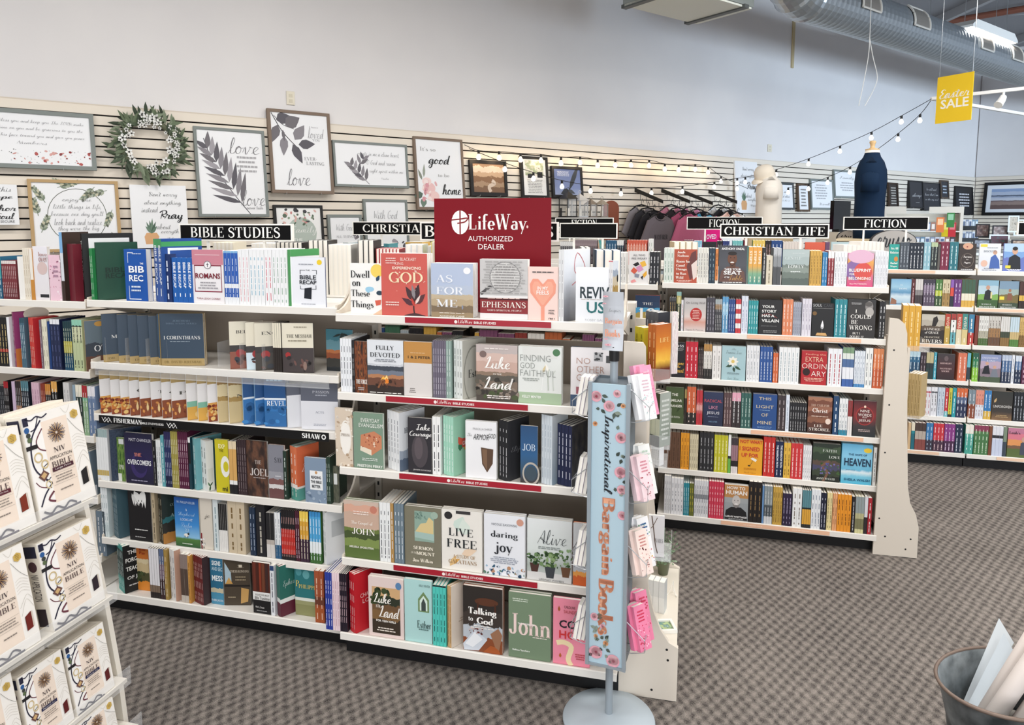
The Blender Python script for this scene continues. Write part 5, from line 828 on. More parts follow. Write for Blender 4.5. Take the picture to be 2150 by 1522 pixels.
for a, b_, n, yt, sp, dsc, tc in ((-20, 88, 4, 1210, '2a2c30', 'charcoal paperback', '9a9aa0'), (90, 150, 4, 1150, [(0, '1d1a1c'), (.7, '2a1a1c'), (.86, 'a8222a')], 'black paperback with red top', 'ddd'), (196, 240, 1, 1150, 'c9b4cc', 'lilac paperback', None), (244, 312, 3, 1145, [(0, 'a87a5a'), (.5, '1c1d22')], 'black and tan paperback', 'ccc'), (318, 420, 4, 1145, [(0, '1d2430'), (.7, '1d2430'), (.8, '54808c')], 'black paperback with teal top', 'e0e6ea'), (458, 560, 3, 1165, 'd8b4c4', 'rose pink paperback', 'a87a90'), (580, 636, 3, 1180, '8a3a2c', 'brick red paperback', 'e0b4a4'), (640, 712, 3, 1185, [(0, '2a2220'), (.7, '2a2220'), (.78, 'd08a3c')], 'black paperback with orange top', 'ccc'), (722, 800, 2, 1150, [(0, '1a1918'), (.75, '1a1918'), (.8, 'e0a858')], 'black paperback with amber top', 'eee'), (880, 960, 2, 1165, 'd4d2d0', 'light grey paperback', '99979a'), (1004, 1040, 1, 1195, '8fa4b4', 'blue-grey paperback', None), (1042, 1128, 2, 1195, [(0, '2c3a34'), (.7, '2c3a34'), (.76, 'ece6d4')], 'dark green paperback with cream top', 'ccc'), (1130, 1196, 2, 1205, [(0, '8fb08a'), (.7, '6ab08c'), (.76, 'a8222e')], 'green paperback with red top', 'eee'), (1200, 1300, 2, 1215, [(0, '6a7fa0'), (.75, '8a98b4'), (.8, 'e6e4ea')], 'slate blue paperback with white top', 'ddd')):
    run(s, a, b_, n, yt, sp, dsc, None, tc)
for s, xs in ((B3[3], (120, 214)), (B3[4], (150, 222))):
    s.zone = None; x = xs[0]
    for j, (c, dsc) in enumerate((('5a4a40', 'brown'), ('3a6a74', 'teal'), ('d9d4ca', 'ivory'), ('6a7a88', 'grey-blue'))):
        run(s, x, x+18, 2, proj(s.f.P(s.spos(x, s.t), s.t, s.z+.2))[1], c, '%s paperback' % dsc, None, 'e6e6e6'); x += 19
# ---- front CHRISTIAN LIFE bay
def rows(sh, L):
    for q in L:
        if q[0] == 'f': face(sh, *q[1:4], q[4], q[5], q[6], .014, q[7] if len(q) > 7 else 1)
        else: run(sh, q[1], q[2], q[3], q[4], q[5], q[6], q[7] if len(q) > 7 else None, q[8] if len(q) > 8 else 'ffffff', tf=q[9] if len(q) > 9 else 'b')
rows(CL[0], [
('r', 238, 314, 3, 155, 'dfe8e0', 'pale green-white paperback', None, '7a9a8a'),
('f', 318, 500, 165, 'b8543c', [('p', [(.55, .5), (.75, .9), (.95, .98), (1, .5), (.9, .2), (.7, .1)], '6a3a38'), ('p', [(.75, .55), (1, .7), (1, .2), (.85, .1)], 'e9d9d2'), T('Josh', .3, .92, .35, .07, 'f6e9e0', 'S'), T('Nadeau', .38, .82, .5, .07, 'f6e9e0', 'S'), T('Room for', .4, .65, .6, .08, 'f6e9e0', 'S'), T('Good', .28, .53, .38, .08, 'f6e9e0', 'S'), T('Things', .32, .41, .48, .09, 'f6e9e0', 'S'), T('to Run', .32, .29, .44, .08, 'f6e9e0', 'S'), T('Wild', .25, .17, .34, .08, 'f6e9e0', 'S'), ('lines', .45, .03, .1, 2, .7, 'f0d4c8')], 'rust-red paperback with cream lettering', 2),
('r', 506, 590, 4, 155, 'e6e4dc', 'off-white paperback', None, '6a6a6a'),
('r', 594, 640, 2, 155, '22384a', 'midnight blue paperback', None, '9ab0b8'),
('r', 644, 666, 1, 158, [(0, 'e9e6e0'), (.1, 'd9823c')], 'orange spine beside portrait cover', None, '3a2414'),
('f', 670, 893, 135, ('g', [(0, '2c2c32'), (.5, '4a4c54'), (1, '3c3e46')], .02), [('p', [(.02, .06), (.1, .34), (.3, .46), (.7, .46), (.92, .32), (.98, .06)], '6b4c44'), ('p', [(.1, .1), (.5, .24), (.9, .1), (.8, .2), (.5, .3), (.2, .2)], '5a3e38'), ('r', .4, .42, .6, .56, '5f3a28'), ('e', .48, .66, .17, .16, '6d4430'), ('e', .48, .8, .16, .05, '1d1614'), ('p', [(.35, .58), (.48, .49), (.62, .58), (.58, .53), (.48, .47), (.39, .53)], '2a1a14'), ('e', .48, .57, .07, .018, 'f6f2ee'), ('e', .42, .69, .02, .012, '1d1412'), ('e', .55, .69, .02, .012, '1d1412'), T('ANTHONY ONEAL', .5, .92, .82, .065, 'f6f6f6', 'B'), T('TAKE YOUR', .5, .39, .6, .06, 'f6f6f6', 'B'), T('SEAT', .5, .3, .64, .1, 'f6f6f6', 'B'), T('Table', .62, .17, .5, .14, 'e0b060', 'c'), T('AT THE', .3, .18, .18, .04, 'f6f6f6', 'B'), ('lines', .5, .03, .07, 1, .8, 'ddd')], 'dark grey paperback with a smiling man', 2),
('r', 905, 1010, 3, 145, ('g', [(0, '3f8f8a'), (.3, '7fae8a'), (.5, 'e0a84a'), (1, 'e8a040')], 0), 'orange to teal paperback', 'STEPS', 'fbf2dc', 'B'),
('r', 1014, 1044, 1, 150, '232326', 'black paperback', None, 'd9d9d9'),
('r', 1046, 1096, 1, 215, 'd9d0bc', 'short beige paperback', None, '8a8068'),
('r', 1100, 1164, 2, 155, ('n', [(0, '4a4c50'), (.5, '8a8e92'), (.8, 'b9bcc0')], .15, 4), 'grey photo-spined paperback', None, None),
('f', 1172, 1384, 165, ('n', [(0, '55625c'), (.2, '6d7a72'), (.36, '8a968e'), (.5, '76837c'), (.58, 'a9b8b8'), (.8, 'b4c2c2')], .1, 5), [T('GENTLE', .4, .76, .6, .08, 'd9e2e2', 's'), T('LOWLY', .52, .53, .6, .08, 'f1f4f4', 's'), ('lines', .5, .36, .42, 1, .5, 'e0e6e6'), ('lines', .6, .88, .91, 1, .5, 'd9e0e0')], 'misty grey-green landscape paperback', 2),
('r', 1392, 1484, 4, 175, 'd4a850', 'gold paperback', None, '7a5a1c'),
('r', 1488, 1528, 2, 188, '2f82b8', 'bright blue paperback', None, 'e6f2fa'),
('r', 1532, 1580, 2, 178, [(0, '8a2430'), (.75, '9a2c38'), (.8, 'efefef')], 'maroon paperback', None, 'f3dede'),
('r', 1584, 1684, 4, 188, 'eceef2', 'white paperback before the sunset cover', None, 'a8acb4'),
('f', 1688, 1894, 195, ('g', [(0, 'cf3a78'), (.25, 'd86a8a'), (.5, 'e0905a'), (.8, 'eaa94c'), (1, 'd9a0c4')], .25, 2), [('e', .3, .5, .4, .3, '8a6aa4'), ('e', .6, .45, .35, .28, 'd9524a'), ('e', .5, .9, .5, .2, 'e3b8d0'), T('BLUEPRINT', .48, .5, .85, .09, 'fbf6f2', 'B'), T('FOR', .18, .38, .2, .06, 'fbf6f2', 'B'), T('BELONGING', .48, .26, .85, .09, 'fbf6f2', 'B'), T('ALLI PATTERSON', .42, .1, .66, .045, 'fbf6f2', 'b')], 'pink and orange circles paperback', 2),
('r', 1902, 2008, 5, 180, 'e9ebf0', 'white paperback at the shelf end', None, 'b0b4bc')])
rows(CL[1], [
('r', 280, 332, 3, 545, [(0, '2a2624'), (.6, '33302e'), (.9, '4a4e54')], 'dark paperback with gold dots', None, 'c9a86a'),
('r', 336, 374, 1, 500, [(0, '262a28'), (.4, '3a4434'), (.7, 'b9b070'), (.9, '8fb8b0')], 'tall mossy green paperback', None, 'f0e9c4'),
('r', 374, 392, 1, 565, 'e9e9ee', 'white spine beside red circle cover', None, 'c06a5a'),
('f', 396, 570, 552, ('g', [(0, 'dcd6d4'), (.3, 'd8a090'), (.45, 'e3d4cf'), (.7, 'c9c4c2'), (1, 'c4c2c4')], .05), [('e', .55, .52, .27, .2, 'c02c28'), ('lines', .55, .38, .66, 6, .36, 'f1c9c0'), T('On Living Well', .52, .86, .86, .08, '6a6664', 'b'), T('Eugene H. Peterson', .5, .06, .8, .06, '8a8684', 's')], 'pale paperback with a red circle', 2),
('r', 574, 640, 3, 545, '47454f', 'charcoal-violet paperback', None, 'b9b6c2'),
('r', 642, 696, 4, 560, [(0, '2f3038'), (.4, '3f4046'), (.7, '9a7a54'), (.85, 'a9b4b8')], 'slim dark paperback with sunset band', None, 'ccc'),
('r', 698, 746, 2, 540, ('n', [(0, '5f9ac4'), (.5, '9fcbe6'), (.8, '5a9ccc')], .1, 3), 'sky blue watercolour paperback', None, 'f4f9fc'),
('r', 748, 800, 3, 560, '2a4a8a', 'slim cobalt paperback', None, 'd4def0'),
('r', 804, 846, 2, 560, [(0, 'c8343c'), (.16, 'f0eeee'), (.3, 'c8343c'), (.44, 'f0eeee'), (.58, 'c8343c'), (.72, 'f0eeee'), (.86, 'c8343c')], 'red and white striped paperback', None, None),
('r', 850, 902, 2, 533, 'dde3f0', 'tall pale periwinkle paperback', None, '8a94b0'),
('r', 906, 982, 4, 570, '2f9aa0', 'turquoise paperback', None, 'eafafa'),
('f', 988, 1170, 565, '1c1c1f', [('l', [(.1, .55), (.4, .6), (.8, .5)], .03, '8a2a2c'), T('YOUR', .4, .81, .55, .08, 'f2f2f0', 'B'), T('STORY', .44, .68, .64, .08, 'f2f2f0', 'B'), T('HAS A', .4, .55, .55, .08, 'f2f2f0', 'B'), T('VILLAIN', .5, .41, .76, .09, 'f2f2f0', 'B'), T('JONATHAN POKLUDA', .45, .25, .7, .04, '7d7d80', 'b'), ('lines', .5, .06, .14, 2, .7, 'aaa')], 'black paperback with crossed-out white title', 2),
('r', 1176, 1256, 3, 560, 'e08a62', 'salmon paperback', None, 'fbeee6'),
('r', 1258, 1322, 4, 582, 'a9aebd', 'slim grey lavender paperback', None, '5a6070'),
('r', 1328, 1402, 3, 555, 'dddae4', 'pale lilac paperback', None, '9a94a8'),
('f', 1406, 1580, 592, '18181b', [('leaf', .48, .2, .5, .12, 88, 'f0f0f4'), ('p', [(.2, .04), (.72, .04), (.66, .12), (.26, .12)], 'd0a46a'), ('r', .46, .12, .5, .3, '4a4a4a'), ('e', .12, .7, .1, .06, '7a5a30'), T('SOUL', .24, .94, .4, .08, 'f0f0f2', 't'), T('CARE', .72, .94, .4, .08, '5a5a60', 't'), ('r', .05, .85, .95, .856, 'aaa')], 'black paperback with a white candle flame', 2),
('r', 1586, 1682, 3, 560, '2c8a96', 'deep turquoise paperback', None, 'dff2f4'),
('f', 1686, 1908, 560, ('g', [(0, '1c1a1a'), (.5, '2e2a29'), (1, '242222')], .04), [('e', .76, .82, .14, .14, '8a8684'), ('e', .78, .68, .15, .12, 'b4b0ac'), ('e', .74, .88, .13, .06, '5a5654'), T('I', .3, .7, .06, .08, 'f2efea', 's'), T('COULD', .48, .56, .74, .1, 'f2efea', 's'), T('BE', .25, .42, .22, .1, 'f2efea', 's'), T('WRONG', .48, .28, .82, .12, 'f2efea', 's'), T('BUT I', .34, .13, .26, .06, 'f2efea', 's'), T('DOUBT IT', .36, .04, .5, .06, 'f2efea', 's'), ('lines', .3, .86, .92, 2, .4, 'bbb')], 'dark paperback with a bearded man', 2),
('r', 1936, 1986, 2, 575, '1d1d20', 'black paperback at the shelf end', None, 'eee')])
rows(CL[2], [
('f', 300, 404, 900, '212127', [T('LOSS', .5, .9, .8, .07, 'f0f0f0', 'b'), T('Became', .5, .42, .9, .12, 'e0b050', 'C'), T('the', .5, .32, .4, .08, 'e0b050', 'C'), T('moment', .5, .2, .9, .12, 'e0b050', 'C'), ('lines', .6, .76, .84, 3, .6, '999')], 'black paperback with gold brush script', 1),
('r', 408, 506, 3, 895, 'c8283c', 'crimson paperback', None, 'fbe9ec', 'B'),
('r', 510, 550, 3, 960, '3a2f2e', 'slim umber paperback', None, '9a8a86'),
('r', 552, 616, 3, 915, [(0, '1f1d1c'), (.25, '2a2826'), (.3, 'e9e6e0'), (.8, 'b98a4a')], 'white paperback with tan top and black foot', None, '77706a'),
('r', 620, 690, 2, 930, 'eceae8', 'white paperback beside flower cover', None, 'a9a6a2'),
('f', 694, 884, 932, 'a9c9d0', [('leaf', .45, .46, .3, .12, 45, '2f4a40'), ('leaf', .45, .46, .3, .12, 200, '33503f'), ('leaf', .5, .4, .24, .1, 280, '2c4538'), ('leaf', .55, .42, .3, .1, -30, '35553f')]+[('leaf', .47, .56, .24, .14, a, 'f1efe6') for a in (0, 45, 90, 135, 180, 225, 270, 315)]+[('e', .47, .56, .07, .05, 'e0c46a'), T('The', .5, .92, .2, .06, '5a6a70', 'c'), T('Frances Tree', .5, .83, .66, .1, '5a6a70', 'c'), ('lines', .5, .18, .24, 2, .6, '6a8088'), T('Luci Shaw', .5, .07, .5, .08, '5a6a70', 'c')], 'pale blue paperback with a white blossom', 2),
('r', 890, 992, 4, 925, 'e9ebee', 'white paperback beside blue spines', None, 'a4a8b0'),
('r', 996, 1096, 4, 935, '2c559a', 'blue paperback with a round badge', None, 'e6eef8'),
('r', 1100, 1140, 2, 985, 'd86a3a', 'short orange paperback', None, 'fbe6da'),
('r', 1146, 1304, 5, 940, 'eef0f1', 'white paperback beside the red cover', None, '9fb0b8'),
('f', 1324, 1524, 970, 'b5242c', [T('Finding the', .55, .9, .8, .06, 'f0b49a', 'b'), T('EXTRA', .5, .76, .7, .14, 'f4d8b8', 't'), T('ORDIN', .5, .56, .98, .15, 'f7e6dc', 't'), T('ARY', .68, .34, .58, .15, 'f9efe8', 't'), ('e', .2, .38, .15, .11, '2a1416'), ('lines', .5, .1, .22, 3, .85, 'f0c4b0')], 'red paperback with thin oversized capitals', 2),
('r', 1532, 1642, 3, 950, 'eef0f4', 'white paperback with a small red bird', None, 'b03a44'),
('r', 1646, 1736, 3, 940, [(0, '3a62a8'), (.2, 'e9ecf2'), (.5, '4a6a9a'), (.7, 'dfe6df'), (.85, '7a9a78')], 'white blue and green paperback', None, None),
('r', 1740, 1824, 4, 968, [(0, '4a8ac0'), (.1, 'dfe6ee')], 'slim pale blue paperback', None, '8a9ab0'),
('r', 1826, 1884, 2, 945, 'eef0ee', 'white paperback with bold grey lettering', None, '5a6468', 'B'),
('r', 1888, 1970, 3, 950, [(0, 'c85a28'), (.5, 'dd7a42'), (.8, 'e08a54')], 'burnt orange paperback at the shelf end', None, 'fbe9dc')])
rows(CL[3], [
('f', 100, 240, 122, '4c5c3a', [('leaf', .6, .3, .7, .1, 60, '3a4a2c'), T('THE', .5, .8, .34, .07, 'f2f2e6', 'B'), T('FAMILIAR', .5, .64, .8, .07, 'f2f2e6', 'B'), T('STRANGER', .5, .49, .84, .07, 'f2f2e6', 'B'), T('TYLER STATON', .5, .18, .6, .05, 'f2f2e6', 'b')], 'olive green paperback with white capitals', 1),
('r', 246, 262, 1, 140, [(0, '2a2220'), (.4, '3a2a26'), (.75, 'a8925a')], 'brown spine beside coral', None, None),
('r', 264, 334, 2, 118, [(0, '24201f'), (.3, '24201f'), (.32, 'd4663c')], 'coral paperback with black foot', None, 'f7e2d6'),
('r', 338, 386, 2, 145, ('n', [(0, 'c0323c'), (.4, 'e0a4a0'), (.6, 'c0323c')], .3, 9), 'red patterned paperback', None, None),
('f', 392, 546, 160, ('g', [(0, '1c2440'), (.5, '202a4c'), (1, '2a3558')], .02), [T('RADICAL', .5, .74, .9, .09, 'c8505a', 'b'), T('LIKE', .5, .55, .45, .09, 'd08aa4', 'b'), T('JESUS', .5, .38, .64, .1, 'e6e6ee', 'b'), ('lines', .5, .26, .29, 1, .7, '8a94b0'), T('GREG STIER', .5, .13, .45, .04, '7fa4c4', 'b')], 'navy paperback with rose to white capitals', 2),
('r', 550, 612, 3, 165, '5c4648', 'cocoa paperback', None, 'cbb6b4'),
('r', 614, 682, 2, 165, [(0, '2f2628'), (.74, '3a2e30'), (.76, 'e6a9bc')], 'black paperback with pink top', None, 'ddd'),
('r', 684, 762, 3, 168, '35605a', 'pine green paperback', None, 'c9ddd4'),
('f', 776, 964, 178, ('g', [(0, '1f4a86'), (1, '1d4888')], .02), [T('THIS', .5, .88, .52, .08, 'd9c9a4', 'b'), T('LIGHT', .5, .65, .72, .09, 'd9c9a4', 'b'), T('OF', .5, .42, .28, .09, 'd9c9a4', 'b'), T('MINE', .5, .2, .6, .09, 'd9c9a4', 'b'), ('lines', .5, .04, .1, 2, .7, '6f94c4'), ('lines', .5, .54, .57, 1, .6, '7fa0c8')], 'royal blue paperback with spaced gold capitals', 2),
('r', 968, 1030, 2, 185, '3f3538', 'dark mauve paperback', None, 'b9aeb0'),
('r', 1032, 1060, 1, 182, 'dfe6f2', 'white-blue spine', None, '9ab'),
('r', 1064, 1196, 7, 242, '222226', 'short slim black paperback', None, 'c9c9cc'),
('f', 1202, 1392, 200, ('n', [(0, '3a2420'), (.15, '5a3428'), (.3, '8a5a44'), (.45, '6d4030'), (.6, '9a6650'), (.75, '7a4836'), (.9, 'a8765c')], .12, 4), [('e', .85, .35, .11, .08, 'ecd9cc'), T('THE CASE FOR', .5, .78, .75, .06, 'e0c4b0', 's'), T('Christ', .5, .64, .62, .12, 'fbf3ec', 's'), T('LEE', .45, .22, .34, .07, 'f7efe6', 's'), T('STROBEL', .5, .12, .86, .08, 'f7efe6', 's'), ('lines', .5, .46, .5, 1, .7, 'e6cfc0')], 'brown rippled-sand paperback', 2),
('r', 1400, 1442, 1, 190, '24466e', 'navy spine with white lettering', None, 'e6eef6'),
('r', 1446, 1512, 3, 210, [(0, '2c8aa8'), (.15, 'eef0f2')], 'white paperback with blue foot', None, '6a7a84'),
('r', 1514, 1550, 2, 225, [(0, 'e9e6e4'), (.5, 'efe9e6'), (.55, '8a2a2c')], 'white and red paperback', None, None),
('f', 1556, 1734, 228, ('g', [(0, '20282c'), (.3, '3a3436'), (.6, '8a2c30'), (1, '4a1c24')], .06), [('e', .5, .58, .4, .26, 'a83a38'), ('e', .5, .58, .36, .235, '6a2a2c'), ('e', .5, .84, .05, .035, 'f6d9c4'), T('NINE', .5, .72, .4, .07, 'f4ece6', 'b'), T('WORDS', .5, .61, .58, .08, 'f4ece6', 'b'), T('FROM', .5, .54, .2, .03, 'f4ece6', 'b'), T('JESUS', .5, .45, .52, .08, 'f4ece6', 'b'), ('lines', .5, .14, .22, 2, .6, 'c9b4b0')], 'dark red paperback with glowing oval', 1)])
rows(CL[4], [
('r', 84, 212, 4, 470, '6a4c3a', 'chocolate brown paperback', None, '4a3426'),
('r', 216, 282, 3, 478, 'eda02c', 'amber paperback', None, '8a4a10', 'B'),
('r', 286, 352, 4, 488, 'dfd4b4', 'parchment paperback', None, '8a7a5a'),
('r', 362, 472, 4, 475, '2b2b2e', 'thick black paperback', None, 'b9b9bc'),
('r', 476, 582, 4, 495, 'c6c22c', 'lime yellow paperback', None, 'f6f4cc'),
('r', 584, 606, 1, 492, [(0, '6ab04a'), (.38, '2a2a2c'), (.45, 'eef0ee')], 'white and green spine', None, None),
('r', 608, 660, 3, 518, [(0, 'e4dcdc'), (.2, '1f1a1e'), (.36, '9a7480'), (.8, '3a3038')], 'slim mauve and black paperback', None, None),
('f', 664, 852, 530, 'e9a62c', [T('NOT WHAT', .52, .94, .92, .1, 'c8382c', 'B'), T('I SIGNED', .46, .74, .84, .12, 'c8382c', 'B'), T('UP FOR', .48, .56, .7, .11, 'c8382c', 'B'), ('p', [(.5, .46), (.72, .38), (.78, .44), (.6, .5)], 'f1efe6'), ('e', .46, .26, .06, .02, '2a2018'), ('l', [(.5, .28), (.56, .34), (.6, .42)], .015, '3a2c1c'), ('lines', .5, .14, .2, 2, .6, 'b8741c'), T('Nicole Unice', .5, .07, .5, .06, '8a4c14', 'c')], 'mustard paperback with red capitals', 2),
('r', 858, 948, 3, 510, 'c8302c', 'scarlet paperback', None, 'fbe6e0'),
('r', 952, 1012, 2, 545, '1c2a4c', 'navy paperback with white capitals', 'THE NARROW PATH', 'f0f2f8', 'B'),
('r', 1016, 1070, 2, 555, 'e3b64a', 'golden yellow paperback', None, '6a4a14'),
('r', 1072, 1162, 3, 560, 'd2383c', 'light red paperback', None, 'fbe4e2'),
('r', 1166, 1232, 4, 575, 'ecebee', 'slim white paperback', None, '9a9aa4'),
('f', 1240, 1456, 562, ('n', [(0, '20241f'), (.15, '3a4434'), (.3, '4a4a66'), (.42, '5a4a40'), (.55, '2f3f30'), (.75, '43563f'), (.9, '2a352c')], .15, 5), [('l', [(.4, 0), (.55, .25), (.35, .4), (.6, .55)], .09, '7a5a48'), ('sc', .3, .2, 1, .5, 40, .04, ['5a5a9a', '7a74b0', '4a6a3c'], 4), T('FAITH', .6, .82, .5, .07, 'd9e0d8', 's'), T('LOVE', .78, .66, .4, .07, 'e6ebe4', 's'), T('JIMMY WALKER', .5, .08, .68, .055, 'e6ebe4', 's')], 'dark woodland path paperback', 2),
('f', 1464, 1704, 566, ('g', [(0, '4fb4d4'), (.2, '7fcbe4'), (.3, 'e3f1f6'), (.36, '6fbcdc'), (.7, '8accea'), (1, '66b4dc')], .06), [('e', .84, .86, .13, .06, 'e9c63a'), T('THE HOPE OF', .52, .74, .6, .05, '2f5f80', 'B'), T('HEAVEN', .52, .55, .86, .19, '1f3650', 'B'), T('SHEILA WALSH', .52, .11, .84, .06, '205a7c', 'B'), ('lines', .3, .34, .37, 1, .4, '4a86a8')], 'sky blue paperback with heavy navy capitals', 2),
('r', 1712, 1736, 1, 590, 'ecebe8', 'white spine at the shelf end', None, '5a5a5a')])
rows(CL[5], [
('r', 88, 140, 3, 812, 'e2e2e4', 'slim light grey paperback', None, '9a9aa0'),
('r', 142, 236, 4, 832, 'ebebee', 'white paperback beside teal', None, '8a8e96'),
('r', 238, 282, 3, 868, '2f8fa0', 'teal paperback', None, 'e9f6f8'),
('r', 284, 316, 2, 872, '6a7030', 'olive paperback', None, 'e6d44a'),
('r', 320, 430, 6, 850, [(0, 'e2e3e6'), (.45, 'e2e3e6'), (.5, '8a8e94'), (.62, 'e2e3e6')], 'white paperback with grey block lettering', None, '5a5e66'),
('r', 434, 550, 6, 858, 'd23a54', 'raspberry paperback', None, 'fbe4e8', 'B'),
('f', 554, 742, 885, ('n', [(0, '9aa0a4'), (.5, 'a4a9ac'), (.64, 'c08a50')], .005, 4), [('p', [(.02, .02), (.08, .28), (.3, .38), (.7, .38), (.92, .26), (.98, .02)], '1f1f22'), ('e', .5, .55, .17, .17, 'c9c5c2'), ('p', [(.34, .5), (.38, .4), (.5, .35), (.62, .4), (.66, .5), (.58, .44), (.42, .44)], '8a8684'), ('e', .5, .47, .07, .016, 'f6f4f2'), ('e', .43, .57, .02, .012, '333'), ('e', .57, .57, .02, .012, '333'), T('HOW TO', .48, .92, .75, .09, 'f6f2ec', 'B'), T('HUMAN', .5, .79, .88, .12, 'f6f2ec', 'B'), T('CARLOS WHITTAKER', .5, .11, .92, .05, 'f6f6f6', 'B'), ('lines', .5, .03, .07, 1, .7, 'bbb')], 'grey and orange paperback with a smiling man', 2),
('r', 744, 846, 3, 860, '1f1a19', 'tall black-brown paperback', None, '9a7a50'),
('r', 848, 862, 1, 890, '6a94c4', 'slim blue spine', None, None),
('r', 864, 928, 3, 892, [(0, 'd4d6d8'), (.2, '4a5258'), (.5, '8a9498')], 'slim slate and white paperback', None, 'ddd'),
('r', 932, 1004, 4, 900, 'c9a24a', 'antique gold paperback', None, '4a3410'),
('r', 1008, 1078, 3, 950, '2f2440', 'dark purple paperback', None, 'b9b0cc'),
('r', 1084, 1156, 2, 910, 'eff0f0', 'white paperback with a beetle mark', None, '6a5a4a'),
('r', 1160, 1228, 4, 925, [(0, '2a2c2c'), (.1, 'd9a23c'), (.5, '1f2a2c'), (.54, '5a8a94')], 'teal over yellow paperback', None, None),
('r', 1230, 1302, 3, 920, 'e9ecf0', 'white paperback after the yellow spines', None, '5a6a80'),
('r', 1304, 1346, 2, 945, '1f2236', 'ink blue paperback', None, 'd9dcea'),
('r', 1352, 1392, 2, 945, 'ead9a0', 'pale yellow paperback', None, '4a4020'),
('r', 1396, 1430, 2, 950, 'e6a878', 'peach paperback', None, '7a4a24'),
('r', 1432, 1540, 4, 958, 'e8952a', 'vivid orange paperback', None, '5a3008'),
('r', 1544, 1570, 1, 975, '242226', 'black spine beside olive', None, 'ddd'),
('r', 1572, 1640, 3, 975, [(0, 'd4cf9c'), (.12, '7d7a58'), (.4, 'b9b58a'), (.55, '8f9a9c')], 'khaki and grey paperback', None, None),
('r', 1642, 1668, 1, 975, [(0, '2a2326'), (.4, '2a2326'), (.45, 'd9d9de')], 'white over black spine', None, None),
('r', 1670, 1700, 1, 985, 'a8242f', 'dark red spine at the shelf end', None, 'eee')])
rows(CLL[0], [('r', -160, -60, 4, 190, 'ecebe8', 'white paperback', None, 'aaa'), ('f', -40, 118, 178, 'e9e7e6', [('p', [(.1, .4), (.3, .3), (.45, .42), (.25, .52)], 'd9624a'), ('p', [(.35, .5), (.6, .6), (.75, .45), (.5, .36)], 'd99ac0'), ('p', [(.55, .66), (.8, .72), (.9, .58), (.68, .52)], 'f0bb4a'), ('p', [(.2, .6), (.45, .68), (.55, .6), (.35, .54)], '26262a'), ('p', [(.3, .34), (.55, .3), (.5, .2), (.3, .22)], '8f93a4'), ('p', [(.7, .3), (.9, .42), (.92, .3), (.78, .2)], 'eeb23c'), ('p', [(.6, .22), (.75, .28), (.7, .14)], '26262a'), ('p', [(.1, .1), (.3, .16), (.4, .08), (.15, .04)], 'eea0a0'), T('ALL WHO', .52, .88, .6, .06, '3a3a40', 'b'), T('ARE WEARY', .52, .78, .8, .06, '3a3a40', 'b')], 'grey paperback with tumbling coloured shapes'), ('r', 124, 204, 3, 185, '2a2c32', 'charcoal paperback', None, 'f0f0f2', 'B')])
rows(CLL[1], [('f', 10, 206, 528, ('n', [(0, 'b8502c'), (.24, 'a8924a'), (.5, '4a9ac4'), (.64, '223a5a'), (.8, '1d3454')], .08, 3), [T('THE', .5, .76, .4, .07, 'f3f1ea', 's'), T('10', .5, .46, .7, .34, 'f6f2ea', 's')], 'blue and gold paperback numbered in white')])
# ---- far FICTION bays
rows(FI[0], [
('f', 138, 202, 100, '2fa59a', [T("It's All", .5, .84, .7, .1, 'f3f7f0', 'S'), T('Relative', .5, .68, .85, .1, 'f3f7f0', 'S'), ('e', .7, .42, .2, .1, 'd98a3c'), T('Rachel', .5, .26, .7, .08, 'f3f7f0', 'S'), T('Magee', .5, .13, .7, .08, 'f3f7f0', 'S')], 'turquoise novel with white lettering'),
('r', 206, 266, 3, 88, '4a525c', 'slate grey novel', None, 'c4ccd4'), ('r', 268, 356, 4, 90, '1f2836', 'blue-black novel', None, 'f0f0f2'), ('r', 358, 402, 2, 88, '8fbac8', 'ice blue novel', None, 'f4fafc'), ('r', 404, 446, 2, 88, [(0, '1a2428'), (.8, '1a2428'), (.84, 'b4c49c')], 'black novel with green top', None, 'c9d4c4'), ('r', 448, 464, 1, 100, '5c5854', 'grey-brown novel', None, None), ('r', 466, 520, 2, 85, '7a2440', 'burgundy novel', None, 'f0d4dc'), ('r', 522, 578, 2, 85, '2c7480', 'petrol blue novel', None, 'd9eef0'),
('f', 582, 692, 95, '3a302c', [('e', .5, .9, .3, .12, 'd9a88a'), ('e', .46, .88, .05, .02, '8a2c34'), ('o', .5, .38, .38, .26, .02, '8a7c70'), T('Across', .5, .52, .5, .08, 'f0e9e2', 'S'), T('the', .5, .42, .14, .04, 'f0e9e2', 's'), T('Ages', .5, .3, .4, .08, 'f0e9e2', 'S'), ('lines', .5, .03, .08, 1, .8, 'ddd')], 'brown novel with a face above a wreath'),
('f', 712, 848, 95, ('g', [(0, 'd9dde6'), (1, 'eef0f2')], .03), [('p', [(.5, .1), (.55, .5), (.75, .62), (.95, .4), (1, .1)], '4a6ab0'), ('e', .74, .68, .1, .08, 'd8a98c'), ('e', .25, .28, .16, .12, 'e6bda8'), ('r', .04, .88, .36, .97, 'ecd94a'), T('BISCUITS', .5, .72, .6, .07, '7a828c', 's'), ('lines', .6, .82, .87, 1, .6, '8a9098'), T('WANDA E.', .5, .1, .5, .05, '33384a', 's'), ('lines', .5, .02, .06, 1, .7, '445')], 'white novel with a woman in blue'),
('f', 868, 1010, 95, ('n', [(0, '6a7ac0'), (.5, '7fa8dc'), (.7, 'b9d4ee')], .1, 3), [('p', [(.2, .08), (.25, .5), (.5, .62), (.75, .5), (.8, .08)], '23262e'), ('e', .5, .74, .13, .13, 'd8a98c'), ('e', .5, .82, .12, .07, '2a2422'), ('r', .1, .12, .34, .22, 'ecd94a'), ('lines', .5, .02, .1, 2, .7, 'f6f6f6')], 'blue novel with a man in black')])
